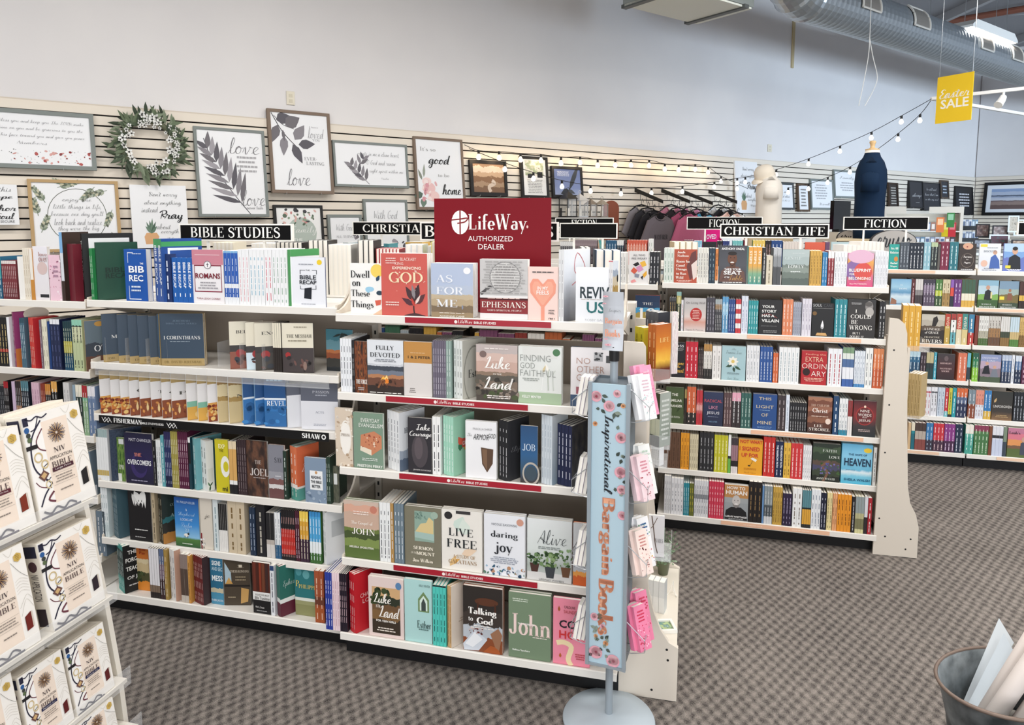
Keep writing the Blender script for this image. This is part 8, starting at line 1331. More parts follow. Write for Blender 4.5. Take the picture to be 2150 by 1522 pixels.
picture(WALL, 1095, 1152, 328, 416, BKF, .03, 'eceae6', [('r', .1, .55, .9, .97, ('p', ['c9c2b4', '9aa884', 'e6e0d6', '6a6a5c'], 3)), ('r', .2, .48, .4, .6, '2a2a2c'), ('r', .62, .5, .85, .66, '232325'), ('lines', .5, .06, .45, 9, .7, 'a4a29e')], 'black framed verse with a leaf photograph', name='framed_painting')
picture(WALL, 1160, 1224, 349, 415, BKF, .03, ('g', [(0, '9aa4c0'), (.3, '7f8cb4'), (1, '5f6f9c')], .12), [('leaf', .55, .18, .95, .14, 62, '3c4046'), ('leaf', .55, .2, .34, .16, 200, '33363c'), ('leaf', .5, .2, .3, .1, 340, '4a4e54'), ('lines', .35, .72, .92, 5, .5, 'd4daea')], 'black framed eagle in flight', name='framed_painting')
pray(1545, 1592, 338, 447, 'white canvas of a potted snake plant beside the white shirt')
picture(WALL, 1630, 1668, 383, 440, '4a4e50', .03, WB, [T('I am', .5, .7, .4, .12, '55555a', 'c'), T('and when', .5, .5, .6, .12, '55555a', 'c'), T('yet she is', .5, .3, .6, .12, '55555a', 'c')], 'dark grey framed script sign beside the white shirt')
picture(WALL, 1676, 1700, 385, 444, '5c4a3a', .03, WB, [('lines', .5, .1, .9, 6, .6, '8a8888')], 'narrow brown framed list sign')
picture(WALL, 1703, 1751, 376, 440, GRF, .03, WB, [('lines', .45, .3, .9, 6, .6, 'b4b4b8'), T('It is well', .6, .14, .5, .1, '4a4a4e', 'c')], 'grey framed list sign under a light bulb')
picture(WALL, 1752, 1806, 357, 416, GRF, .03, WB, [T('Family', .5, .75, .6, .16, '8a8a8e', 'c'), ('lines', .5, .2, .6, 4, .6, 'b4b4b8')], 'grey framed family sign beside the navy shirt')
picture(WALL, 1867, 1887, 383, 437, '3a2a20', .03, '2a2320', [('lines', .5, .08, .9, 7, .7, 'b9b4ac')], 'narrow dark brown list sign right of navy shirt')
picture(WALL, 1910, 1939, 379, 437, '1a1a1c', .02, '2c2d33', [T('always', .55, .45, .7, .2, 'e6e6e8', 'c'), ('lines', .6, .16, .2, 1, .4, 'aaa')], 'black sign with one white script word', depth=.05)
picture(WALL, 1939, 1975, 383, 442, '1a1a1c', .015, '2c2d33', [T('be still and', .5, .78, .6, .1, 'e6e6e8', 'c'), T('know that I am', .5, .58, .8, .1, 'e6e6e8', 'c'), T('in the my soul', .5, .38, .8, .1, 'e6e6e8', 'c')], 'black sign with three lines of white script', depth=.05)
picture(WALL, 1976, 1993, 378, 417, '5a4c40', .025, '2c2d33', [('lines', .5, .2, .8, 3, .6, 'b4c0cc')], 'small black sign with tan edge', depth=.05)
picture(WALL, 2007, 2044, 391, 451, '151517', .02, '1f2024', [('lines', .5, .25, .8, 5, .7, 'dcdce0')], 'black sign with white print beside the corner', depth=.05)
picture(RWALL, 2064, 2175, 381, 452, '111113', .06, 'e9edf2', [('r', .1, .12, .9, .86, ('n', [(0, '6a5654'), (.2, '96827c'), (.36, '7d6c6c'), (.42, 'c4cad8'), (.55, 'a4b0c8'), (.62, '5a6478'), (.68, 'b4c0d6'), (.85, '8fa6cc')], .05, 4))], 'large black framed seascape on the far wall', name='framed_painting')
# outlets and conduit on the upper wall
for x0, x1, y0, y1, d in ((602, 619, 191, 220, 'ivory electrical outlet above the brown framed sign'), (1614, 1622, 303, 319, 'ivory wall plate above the white shirt')):
    u0 = WALL.hit(x0, y0, 0)[0]; u1 = WALL.hit(x1, y0, 0)[0]; za = WALL.hit((x0+x1)/2, y1, 0)[1]; zb = WALL.hit((x0+x1)/2, y0, 0)[1]; w, h = u1-u0, zb-za
    r = empty('wall_outlet', WALL.P(u0, -.014, za), WALL.a); tag(r, d, 'outlet'); b = MB(); b.prismx([(-.006, .003), (-.006, h-.003), (0, h), (0, 0)], 0, w); b.build('plate', M('e3dcc9', .4), r)
    for k in (.3, .68): MB().box(w*.28, w*.72, -.009, -.006, h*(k-.11), h*(k+.11)).build('socket', M('d3cbb6', .4), r)
pc_ = [WALL.hit(1666, 44, 0), WALL.hit(1662, 142, 0)]
tag(MB().box(0, .05, -.02, 0, 0, pc_[0][1]-pc_[1][1]+1.2).build('wall_conduit', M('c9b890', .6), None, WALL.P(pc_[1][0], -.016, pc_[1][1]), WALL.a), 'tan vertical strip running up the bare upper wall', 'conduit')
# ---------------------------------------------------------------- wreath
u, z = WALL.hit(312, 305, .06); k_ = WALL.hit(350, 305, .06)[0]-u; R0 = k_*1.48
r = empty('wreath', WALL.P(u, .06, z), WALL.a); tag(r, 'green leafy wreath with white flowers on the slatted wall', 'wreath')
MB().tube([(R0*math.cos(a*.2618), 0, R0*math.sin(a*.2618)) for a in range(24)], .022, 8, 0, True).build('ring', M('6a6f58', .8), r, smooth=True)
lm = []
for c in ('4d5a46', '66745a', '3c4838', '808c74'):
    b = MB(); L = .12
    b.add([(0, 0, 0), (L*.3, -.004, .016), (L*.65, -.012, .014), (L, -.02, 0), (L*.65, -.012, -.014), (L*.3, -.004, -.016), (L*.5, -.012, 0)], [(0, 6, 1), (1, 6, 2), (2, 6, 3), (3, 6, 4), (4, 6, 5), (5, 6, 0)]); lm.append(b.mesh('leaf', M(c, .7)))
fm = []
b = MB()
for k in range(5):
    a = k*1.2566; b.add([(0, 0, 0), (.022*math.cos(a-.45), -.006, .022*math.sin(a-.45)), (.032*math.cos(a), -.008, .032*math.sin(a)), (.022*math.cos(a+.45), -.006, .022*math.sin(a+.45))], [(0, 1, 2, 3)], 0)
b.lathe([(0, -.0), (.008, .0), (.006, .006), (0, .008)], 8, 1, (0, 0, 0)); 
b.v = [(x, y, z_) if i < 20 else (x, -z_-.004, y) for i, (x, y, z_) in enumerate(b.v)]
flo = b.mesh('flower', [M('eeeeea', .6), M('2c2c2a', .6)])
rnd = random.Random(11)
for i in range(150):
    a = rnd.uniform(0, 6.283); rr = R0+rnd.uniform(-.035, .04); th = a+rnd.choice([1, 1, -1])*rnd.uniform(.5, 1.3)*1.0
    o = put('leaf', rnd.choice(lm), r, (rr*math.cos(a), -.018+rnd.uniform(-.02, .01), rr*math.sin(a)), 0, (rnd.uniform(-.7, .7), -th if rnd.random() < .8 else -a, rnd.uniform(-.4, .4))); o.scale = (rnd.uniform(.6, 1.05),)*3
for i in range(64):
    a = rnd.uniform(0, 6.283); rr = R0+rnd.uniform(-.05, .045)
    o = put('flower', flo, r, (rr*math.cos(a), -.045+rnd.uniform(-.012, .012), rr*math.sin(a)), 0, (rnd.uniform(-.5, .5), rnd.uniform(0, 6), rnd.uniform(-.5, .5))); o.scale = (rnd.uniform(.45, 1.0),)*3
# ---------------------------------------------------------------- string lights
BULB = glow_mat('warm_bulb', (1.0, .78, .48), 9); BULBW = glow_mat('white_bulb', (1.0, .96, .9), 2.2); SOCK = M('141414', .5)
bprof = [(0, -.058), (.012, -.056), (.021, -.046), (.024, -.034), (.02, -.02), (.011, -.008), (.010, 0), (0, 0)]
bw_ = MB().lathe(bprof, 10, cap=False).mesh('bulb', BULB, True); bc_ = MB().lathe(bprof, 10, cap=False).mesh('bulb', BULBW, True); sk_ = MB().lathe([(0, 0), (.013, 0), (.013, .035), (0, .035)], 8, cap=False).mesh('socket', SOCK)
def strand(pts, bulbs, label, lit):
    r = empty('string_light', pts[0]); tag(r, label, 'string lights', 'strings of bulbs'); o = Vector(pts[0])
    MB().tube([p-o for p in smooth_pts(pts, 4)], .0035, 5).build('cord', SOCK, r)
    for p in bulbs:
        q = Vector(p)-o
        s_ = put('socket', sk_, r, q+Vector((0, 0, -.035)))
        put('bulb', bw_ if lit else bc_, s_, (0, 0, 0))
        if lit:
            l = bpy.data.lights.new('bulb_glow', 'POINT'); l.energy = .3; l.color = (1, .72, .42); l.shadow_soft_size = .03
            lo = bpy.data.objects.new('bulb_glow', l); COL.objects.link(lo); lo.location = Vector(p)+WALL.n*.03+Vector((0, 0, -.075))
def wp(x, y, t): u, z = WALL.hit(x, y, t); return WALL.P(u, t, z)
A = [(975, 304), (1005, 316), (1048, 318), (1093, 322), (1136, 324), (1178, 330), (1218, 329), (1255, 335), (1292, 335), (1325, 335), (1363, 336), (1396, 344), (1425, 346), (1460, 345), (1487, 351)]
strand([wp(x, y, .10) for x, y in A], [wp(x, y, .10) for x, y in A[1:]], 'string of warm lit bulbs above the black framed paintings', True)
A2 = [(985, 312), (1060, 342), (1120, 362), (1180, 379), (1240, 389), (1304, 395), (1368, 394), (1433, 391), (1500, 382), (1548, 374)]
q0 = at_depth(1957, 207, 7.5); last = wp(1548, 374, .2)
B2 = [wp(x, y, .14) for x, y in A2[:-1]]+[last]
for k, (x, y) in enumerate(((1565, 372), (1630, 356), (1698, 333), (1764, 306), (1830, 277), (1893, 243))):
    d0 = (last-CV).dot(FV); B2.append(at_depth(x, y, d0+(7.5-d0)*((x-1548)/(1957-1548))))
strand(B2+[q0], B2[1:], 'long string of bulbs rising from the wall to the white track', False)
C2 = [(1655, 394), (1698, 386), (1738, 372), (1785, 350), (1840, 315), (1886, 280), (1932, 240)]
C3 = []
for x, y in C2:
    d0 = 9.6; C3.append(at_depth(x, y, d0+(7.5-d0)*((x-1655)/(1957-1655))))
strand(C3+[q0], C3, 'string of bulbs crossing in front of the navy shirt form', False)
strand([wp(1490, 352, .1), wp(1514, 370, .12), wp(1548, 386, .16), wp(1570, 396, .2)], [wp(1514, 370, .12), wp(1548, 386, .16)], 'short string of bulbs beside the snake plant canvas', False)
# ================================================================ SHIRT RACK ON THE WALL
def shirt_mesh(w, h, dep, sleeves=.16, mat=None):
    """tee hanging flat: rounded body, sloping shoulders, neck scoop, short sleeves"""
    out = [(-.10, 0), (-.06, -.035), (0, -.05), (.06, -.035), (.10, 0), (.5*w, -.055), (.5*w+sleeves*.75, -.30), (.5*w+sleeves*.2, -.36), (.46*w, -.24), (.47*w, -h), (-.47*w, -h), (-.46*w, -.24), (-.5*w-sleeves*.2, -.36), (-.5*w-sleeves*.75, -.30), (-.5*w, -.055)]
    b = MB(); n = len(out)
    ctr = (0, -.3)
    v = [(x, -dep*.25, z) for x, z in out]+[(ctr[0]+(x-ctr[0])*.75, -dep*.55, ctr[1]+(z-ctr[1])*.8) for x, z in out]+[(x, dep*.25, z) for x, z in out]+[(ctr[0]+(x-ctr[0])*.75, dep*.55, ctr[1]+(z-ctr[1])*.8) for x, z in out]
    f = []
    for i in range(n):
        j = (i+1) % n; f += [(i, j, n+j, n+i), (2*n+j, 2*n+i, 3*n+i, 3*n+j), (i, 2*n+i, 2*n+j, j)]
    f += [tuple(range(2*n-1, n-1, -1))[::-1], tuple(range(3*n, 4*n))[::-1]]
    b.add(v, f); return b
HM = None
def shirt(loc, ang, col, label, txt=None, tc='222', rough=.85):
    r = empty('t_shirt', loc, ang); tag(r, label, 'shirt', 'shirts hung on the wall arms')
    bo = shirt_mesh(.42, .66, .036).build('body', M(col, rough, 0, .1), r, smooth=False)
    MB().tube([(.10*math.cos(a), -.022, -.05*math.sin(a) if math.sin(a) > 0 else .006) for a in [k*math.pi/8 for k in range(9)]], .007, 5).build('collar', M(col, rough, 0, .1), r)
    hg = MB(); hg.tube([(-.2, 0, -.052), (-.1, 0, .012), (0, 0, .03), (.1, 0, .012), (.2, 0, -.052)], .009, 6); hg.tube([(0, 0, .03), (0, 0, .07), (.02, 0, .09), (.035, 0, .075), (.03, 0, .055)], .003, 5); hg.build('hanger', BLK, r)
    if txt:
        p = Print(.24, .1*len(txt), -.0215); [p.shape(T(tx, .5, 1-(i+.5)/len(txt), .95, .6/len(txt), tc, fo_)) for i, (tx, fo_) in enumerate(txt)]; p.out('print', bo, (-.12, 0, -.2-.1*len(txt)))
arms = [(1332, 399), (1388, 400), (1436, 404), (1487, 402)]
cols = [['6d6468', '2a282b', '38363a', '8a8488'], ['c46a88', 'b05a78', '3a3438', 'd08aa0'], ['e2287a', '4aa8c8', '2c2a2c', 'e8a0c0'], ['f0ece8', 'f0c8b8', '2c2a2c', 'e6e4e2']]
nm = [['charcoal grey', 'black', 'dark charcoal', 'stone grey'], ['mauve pink', 'deep rose', 'dark plum', 'pale rose'], ['hot pink', 'turquoise', 'soft black', 'candy pink'], ['white', 'peach', 'jet black', 'off-white']]
for i, (x, y) in enumerate(arms):
    u, z = WALL.hit(x, y, 0); TT = .46; dz = .16
    r = empty('clothes_rail', WALL.P(u, 0, z), WALL.a); tag(r, 'black sloping shirt arm with hooks, %s from the wooden board' % OR[i].replace('top', 'first'), 'hook', 'shirt arms on the slatted wall')
    MB().prismx([(0, .03), (-TT, .03-dz), (-TT, -dz-.01), (0, -.02)], -.006, .006).build('arm', BLK, r)
    MB().box(-.02, .02, -.005, .004, -.07, .06).build('plate', BLK, r)
    for k in range(4):
        yy = -.1-.1*k; zz = -dz*(-yy/TT)-.02
        MB().tube([(0, yy, zz), (0, yy-.0, zz-.05), (0, yy-.012, zz-.075), (0, yy-.03, zz-.07), (0, yy-.036, zz-.05)], .003, 5).build('hook', M('2a2a2c', .4), r)
        txt = None
        if k == 3: txt = {0: [('WAYFARER', 'S')], 1: None, 2: [('LOVED', 'B'), ('chosen', 'B')], 3: None}[i]
        shirt(WALL.P(u, -yy+.022+(.05 if i % 2 else 0), z+zz-.155), WALL.a, cols[i][3-k], '%s shirt %s' % (nm[i][3-k], ['at the front of its arm', 'second on its arm', 'third on its arm', 'next to the wall'][3-k]), txt, '2a2628' if i == 0 else 'f6e6ee')
# ---------------------------------------------------------------- lanterns and board on the wall shelf
u0 = WALL.hit(1165, 457, .12)[0]; z = WALL.hit(1215, 456, .12)[1]; u1 = WALL.hit(1268, 457, .12)[0]
r = empty('wall_shelf', WALL.P(u0, 0, z), WALL.a); tag(r, 'short black wall shelf carrying the metal lanterns', 'shelf'); MB().box(0, u1-u0, -.28, 0, -.02, 0).build('board', BLK, r); MB().box(0, .015, -.22, -.205, 0, .1).build('end_post', BLK, r)
def lantern(px, col, sc, label):
    u = WALL.hit(px, 450, .12)[0]; r = empty('lantern', WALL.P(u, .17, z), WALL.a); tag(r, label, 'lantern', 'lanterns on the wall shelf'); w, h = .06*sc, .16*sc; m = M(col, .4, .4)
    b = MB(); b.box(-w, w, -w, w, .0005, .012); b.build('base', m, r)
    for sx in (-1, 1):
        for sy in (-1, 1): MB().box(sx*w*.9-.004, sx*w*.9+.004, sy*w*.9-.004, sy*w*.9+.004, .012, h).build('post', m, r)
    b = MB(); b.add([(-w*1.1, -w*1.1, h), (w*1.1, -w*1.1, h), (w*1.1, w*1.1, h), (-w*1.1, w*1.1, h), (0, 0, h+.07*sc)], [(0, 1, 4), (1, 2, 4), (2, 3, 4), (3, 0, 4), (3, 2, 1, 0)]); b.build('roof', m, r)
    MB().tube([(.018*math.cos(k*.7), 0, h+.085*sc+.018*math.sin(k*.7)) for k in range(9)], .003, 5, 0, True).build('ring', m, r)
    MB().box(-w*.85, w*.85, -w*.86, -w*.85, .012, h).build('pane', ACR, r); MB().lathe([(0, 0), (.02*sc, 0), (.02*sc, .07*sc), (0, .07*sc)], 10, cap=False, c=(0, 0, .012)).build('candle', M('eee6d6'), r)
lantern(1186, '3a3836', 1.25, 'dark metal lantern on the wall shelf'); lantern(1211, 'd9d9d8', 1.15, 'white house-shaped lantern on the wall shelf'); lantern(1234, '8a7f74', .9, 'small bronze lantern on the wall shelf'); lantern(1257, 'a39a8e', .9, 'pewter lantern at the end of the wall shelf')
u, zz = WALL.hit(1293, 462, .1); b = MB(); pts = [(.12*math.cos(k*math.pi/10), .14+.09*math.sin(k*math.pi/10)) for k in range(11)]+[(-.12, -.25), (.12, -.25)]; b.prism(pts, 0, .02)
tag(b.build('wood_board', nodemat('red_wood', lambda N, L, b_: b_.inputs['Base Color'].__setattr__('default_value', hx('8a4a34')), .5), None, WALL.P(u, .03, zz), WALL.a), 'reddish wooden round-topped board beside the shirts', 'board')
# ================================================================ SHIRT FORMS
def form(px, py_bot, py_sh, py_top, dep, col, face_ang, label, base_label, cap=False):
    P = at_depth(px, py_bot, dep); zb = P.z; zs = at_depth(px, py_sh, dep).z; zt_ = at_depth(px, py_top, dep).z; h = zs-zb
    r = empty('shirt_form', P, face_ang); tag(r, label, 'mannequin', 'shirt forms above the far shelves')
    prof = [(0.0, .205, .125), (.12, .205, .13), (.3, .195, .128), (.5, .195, .13), (.68, .21, .138), (.82, .215, .13), (.92, .19, .105), (.98, .12, .075), (1.03, .07, .062)]
    b = MB(); k = 20; vs = []
    for fz, a, c in prof:
        for j in range(k):
            t = 2*math.pi*j/k; e = .85; ct, st = math.cos(t), math.sin(t)
            vs.append((a*math.copysign(abs(ct)**e, ct), c*math.copysign(abs(st)**e, st)+(.008*math.sin(7*t) if fz < .4 else 0), fz*h))
    n = len(prof); fs = [(i*k+j, i*k+(j+1) % k, (i+1)*k+(j+1) % k, (i+1)*k+j) for i in range(n-1) for j in range(k)]+[tuple(range(k-1, -1, -1))]
    b.add(vs, fs); bo = b.build('shirt', M(col, .85, 0, .12), r, smooth=True)
    for sx in (-1, 1):
        s_ = MB(); s_.tube([(sx*.1, 0, h*.95), (sx*.155, 0, h*.88), (sx*.18, 0, h*.76), (sx*.19, 0, h*.56)], [.03, .058, .07, .078], 14); s_.build('sleeve', M(col, .85, 0, .12), r, smooth=True)
    MB().lathe([(.064, h*1.0), (.062, h*1.06), (.058, zt_-zb-.09), (0, zt_-zb-.09)], 18, cap=False).build('neck', M('e9e2d6', .7), r, smooth=True)
    MB().lathe([(0, zt_-zb-.09), (.06, zt_-zb-.088), (.06, zt_-zb-.075), (.03, zt_-zb-.07), (.018, zt_-zb-.06), (.022, zt_-zb-.03), (.03, zt_-zb-.012), (.022, zt_-zb), (0, zt_-zb+.002)], 16, cap=False).build('wood_finial', M('c9a878', .5), r, smooth=True)
    fb = empty('display_fixture', (P.x, P.y, 0), face_ang); tag(fb, base_label, 'fixture', 'wooden fixtures under the shirt forms')
    MB().box(-.3, .3, -.22, .22, 0, zb-.02).build('cabinet', M('c9b490', .5), fb); MB().box(-.33, .33, -.25, .25, zb-.02, zb-.001).build('top', M('d9c6a4', .5), fb)
    return r, P, h, zt_
rn, PN, hN, zN = form(1822, 500, 328, 298, 6.6, '14263c', math.radians(62), 'navy shirt on a form with wooden finial', 'pale wood fixture under the navy shirt form')
q = Print(.2, .3, 0); q.all([('e', .5, .85, .3, .12, 'e6e2d4'), ('e', .5, .55, .26, .12, 'd9a23c'), ('e', .5, .55, .14, .07, '14263c'), ('sc', .2, .05, .8, .35, 10, .12, ['8ab0a0', 'b4c8b8'], 2)]); q.out('chest_print', rn, (-.1, -.14, hN*.42))
rw, PW, hW, zW = form(1612, 478, 372, 350, 7.6, 'eee8df', math.radians(76), 'white shirt on a form with a cream cap', 'pale wood fixture under the white shirt form')
b = MB(); b.lathe([(.105, 0), (.108, .03), (.1, .07), (.075, .1), (.03, .118), (0, .12)], 20, cap=False); pts = [(.1*math.cos(math.radians(a)), -.1*math.sin(math.radians(a))-.0) for a in range(20, 161, 14)]+[(.08*math.cos(math.radians(a)), -.1-.1*math.sin(math.radians(a))) for a in range(160, 19, -14)]; b.prismz(pts, .0, .006)
cp = b.build('baseball_cap', M('ece2d2', .8), None, PW+Vector((-.05, 0, zW-PW.z-.1)), 0, True, (math.radians(30), math.radians(0), math.radians(-55))); tag(cp, 'cream cap hung over the white shirt form', 'cap')
# ================================================================ FAR RIGHT FIXTURES
def oval_sign(px, py, dep, sx, sz, txt, label):
    P = at_depth(px, py, dep); r = empty('oval_sign', P, WALL.a-.7); tag(r, label, 'sign', 'oval fixture signs')
    MB().lathe([(0, 0), (1, 0), (1, .02), (0, .02)], 32, cap=False, sx=sx*1.06, sy=sz*1.06).build('rim', M('2a2420'), r, (0, .02, 0), 0, False, (math.pi/2, 0, 0))
    MB().lathe([(0, 0), (1, 0), (1, .025), (0, .025)], 32, cap=False, sx=sx, sy=sz).build('plaque', M('a49c94', .5), r, (0, .018, 0), 0, False, (math.pi/2, 0, 0))
    p = Print(sx*2, sz*2, -.008); p.shape(T(txt, .5, .5, .8, .5, '1f1a18', 'C')); p.out('lettering', r, (-sx, 0, -sz))
oval_sign(1876, 508, 6.2, .19, .1, 'Kerusso', 'grey oval sign with brushed black lettering on the fixture')
oval_sign(1778, 500, 6.9, .09, .07, 'Kerus', 'small oval sign with black lettering beside the black television')
P = at_depth(1768, 455, 9.0); r = empty('television', (P.x, P.y, P.z-.16), WALL.a); tag(r, 'black flat television between grey frame and navy shirt', 'television'); MB().box(-.2, .2, 0, .05, 0, .36).build('screen', M('08080a', .15), r); MB().box(-.1, .1, -.02, .07, -.03, 0).build('stand', BLK, r); MB().box(-.25, .25, -.1, .2, -(P.z-.16)-.0, -.032).build('plinth', M('d8cdb8'), r)
# cream music unit
P = at_depth(1935, 440, 10.6); P2 = at_depth(2006, 440, 10.4)
U = empty('music_unit', (P.x, P.y, 0), -.5); tag(U, 'cream double shelf unit with discs and bright cards', 'shelving'); zt_ = P.z
MB().box(-.5, -.46, 0, .3, 0, zt_).build('side_panel', CREAM, U); MB().box(.5, .54, 0, .3, 0, zt_).build('side_panel', CREAM, U); MB().box(-.46, .5, .26, .28, 0, zt_-.06).build('back_panel', M('d6ccba'), U)
MB().box(-.56, -.2, -.01, .01, zt_-.06, zt_+.05).build('header_board', CREAM, U); MB().box(.1, .54, -.01, .01, zt_-.05, zt_+.04).build('header_board', CREAM, U)
rnd = random.Random(5)
for k in range(5):
    zz = zt_-.1-.22*(k+1); MB().box(-.46, .5, 0, .26, zz-.012, zz).build('shelf', SHELFW, U)
def small_items(fr_loc, ang, n, dx, w, d, h, pal, name, label, cat, grp, face_out=False):
    for i in range(n):
        m = rnd.choice(pal); q = Matrix.Rotation(ang, 3, 'Z')@Vector((i*dx, 0, 0))
        o = MB().box(0, w, 0, d, 0, h).build(name, M(m[0], .35), None, Vector(fr_loc)+q, ang); p = Print(w, h, -.0003); p.shape(('r', .15, .2, .85, .8, m[1])); p.out('cover_print', o); tag(o, label, cat, grp)
pal = [('8a94a8', 'e6e6ea'), ('d9dce2', '5a6a8a'), ('3a3c44', 'b9bcc4'), ('a87a6a', 'f0e6dc'), ('6a8aa0', 'dfe6ea'), ('c9ccd4', '7a4a4a')]
for k in range(2):
    small_items(Matrix.Rotation(-.5, 3, 'Z')@Vector((-.44, .03, 0))+Vector((P.x, P.y, zt_-.1-.22*(k+1)+.001)), -.5, 14, .064, .058, .012, .13, pal, 'disc_case', 'disc case on the cream music unit', 'disc', 'disc cases on the cream unit')
cardp = [('e6c81f', 'f4e27a'), ('c02430', 'e07a80'), ('2f7a3a', '8fc09a'), ('d8763c', 'f0c49a')]
for i, (x, y, c) in enumerate(((1985, 482, 0), (1999, 482, 1), (1996, 462, 2), (1974, 472, 3))):
    Q = at_depth(x, y, 10.0-.2*i); o = MB().box(-.045, .045, 0, .03, -.1, .1).build('activity_pack', M(cardp[c][0], .4), None, Q, -.5); pp = Print(.09, .2, -.0003); pp.shape(('r', .15, .5, .85, .9, cardp[c][1])); pp.out('front_print', o, (-.045, 0, -.1)); tag(o, '%s pack hung on the cream music unit' % ['yellow', 'red', 'green', 'orange'][c], 'pack')
# dark disc racks and small frames on the far wall
for j, (y, lab) in enumerate(((480, 'upper'), (505, 'lower'))):
    Q = at_depth(2026, y, 12.6); r = empty('disc_rack', Q, -.35); tag(r, '%s black disc rack against the far slatted wall' % lab, 'rack', 'disc racks at the far wall'); MB().box(-.19, .19, -.08, .08, -.02, 0).build('tray', BLK, r); MB().box(-.19, .19, -.085, -.08, -.02, .05).build('rail', BLK, r)
    small_items(Q+Vector((-.17, -.02, .001)), -.35, 7, .048, .042, .01, .16, pal, 'disc_case', 'disc case in the %s far black rack' % lab, 'disc', 'disc cases in far racks')
for i, (x, y, w, h, c, lab) in enumerate(((2063, 484, .2, .22, ['3a3438', '8a6a64', 'c9b9b0'], 'dark framed group photo'), (2100, 486, .22, .2, ['5a4a4c', 'a08a84', 'd8d0cc'], 'framed crowd photo'), (2140, 478, .14, .26, ['8a8a6a', 'b9a88a', '5a6a4a'], 'tall framed field photo'), (2128, 470, .14, .26, ['a89a84', 'cbbfae', '6a5a4a'], 'tall framed desert photo'), (2098, 506, .26, .2, ['3a4048', '5a2a3a', '2a6a6a'], 'white framed dark photo'), (2140, 514, .2, .16, ['6a5444', 'a88a70', 'd9c9b8'], 'framed brown animal photo'), (2062, 512, .22, .14, ['5a6068', '8a8f98', 'c9ccd2'], 'small framed grey photo'))):
    Q = at_depth(x, y, 11.8-.25*i); r = empty('photo_frame', Q, -.45, ); tag(r, lab+' near the far wall', 'frame', 'photo frames near the far wall')
    b = MB(); e = .02; b.box(-w/2, w/2, 0, .02, -h/2, -h/2+e); b.box(-w/2, w/2, 0, .02, h/2-e, h/2); b.box(-w/2, -w/2+e, 0, .02, -h/2+e, h/2-e); b.box(w/2-e, w/2, 0, .02, -h/2+e, h/2-e); b.build('moulding', M('e6e9ee' if i in (2, 3, 4) else '2a2628', .5), r)
    MB().quad((-w/2+e, .008, -h/2+e), (w/2-e, .008, -h/2+e), (w/2-e, .008, h/2-e), (-w/2+e, .008, h/2-e)).build('photo', MPH(c, 3), r)
    MB().box(-.02, .02, .02, .03, -h/2, h/4).build('easel_back', BLK, r)
Q = at_depth(2095, 520, 11.0); r = empty('display_table', (Q.x, Q.y, 0), -.45); tag(r, 'white table carrying framed photos by the far wall', 'table')
MB().box(-1.0, 1.0, -.4, .9, 1.12, 1.16).build('top', WHT, r)
for sx in (-.95, .9):
    for sy in (-.35, .85): MB().box(sx, sx+.05, sy, sy+.04, 0, 1.12).build('leg', WHT, r)
# ================================================================ OVERHEAD
GALV = nodemat('galvanised', lambda N, L, b: (b.inputs['Base Color'].__setattr__('default_value', hx('a9b0b6')), b.inputs['Metallic'].__setattr__('default_value', .75)), .36)
PD = at_depth(1972, 87, 9.0); RDU = .235; us, td = to_frame(WALL, PD); zd_ = PD.z
q = at_depth(1690, 0, 6.6); u_left = us-4.15
for _ in range(60):
    if proj(WALL.P(u_left, td, zd_))[0] < 1690: u_left += .05
path = []; x = 7.5+us
r = empty('air_duct', WALL.P(us, td, zd_), WALL.a); tag(r, 'round spiral metal air duct with grilles running along the wall', 'duct')
Lr = us+6.5-u_left; n = int(Lr/.03); P_ = []; R_ = []
for i in range(n+1):
    P_.append((6.5-Lr*i/n, 0, 0)); R_.append(RDU+(.006 if i % 3 == 0 else 0))
MB().tube(P_, R_, 28).build('spiral_pipe', GALV, r, smooth=False)
P_ = []; R_ = []
for i in range(33):
    a = i/32*math.pi/2; P_.append((6.5-Lr-.45*math.sin(a), 0, .45*(1-math.cos(a)))); R_.append(RDU+(.014 if i % 8 == 0 else (.006 if i % 8 == 4 else 0)))
P_ += [(P_[-1][0], 0, .8), (P_[-1][0], 0, 5.0-zd_)]; R_ += [RDU, RDU]
MB().tube(P_, R_, 28).build('elbow', GALV, r, smooth=False)
for px in (1822, 1928, 2066, 2130):
    lo, hi = -8, 7
    for _ in range(40):
        m_ = (lo+hi)/2
        if proj(WALL.P(us+m_, td+.2, zd_))[0] < px: lo = m_
        else: hi = m_
    a0 = lo; g = MB(); w2 = .19
    for i in range(6):
        t0, t1 = math.radians(-8+i*10), math.radians(-8+(i+1)*10); rr = RDU+.016
        f = lambda t_: (-rr*math.cos(t_), rr*math.sin(t_))
        y0_, z0_ = f(t0); y1_, z1_ = f(t1)
        g.add([(a0-w2, y0_, z0_), (a0+w2, y0_, z0_), (a0+w2, y1_, z1_), (a0-w2, y1_, z1_)], [(0, 1, 2, 3)], 0)
    gv = g.build('grille', M('7d7770', .6), r)
    e = MB()
    for xx in (a0-w2, a0+w2): e.tube([(xx, -(RDU+.018)*math.cos(math.radians(-8+k*6)), (RDU+.018)*math.sin(math.radians(-8+k*6))) for k in range(11)], .012, 5)
    for an in (-8, 52): e.tube([(a0-w2, -(RDU+.018)*math.cos(math.radians(an)), (RDU+.018)*math.sin(math.radians(an))), (a0+w2, -(RDU+.018)*math.cos(math.radians(an)), (RDU+.018)*math.sin(math.radians(an)))], .012, 5)
    e.build('grille_frame', M('d4cfc6', .5), gv)
for k in range(4): MB().tube([(4.5-2.4*k, 0, RDU), (4.5-2.4*k, 0, 5.0-zd_)], .006, 5).build('hanger_rod', STEEL, r)
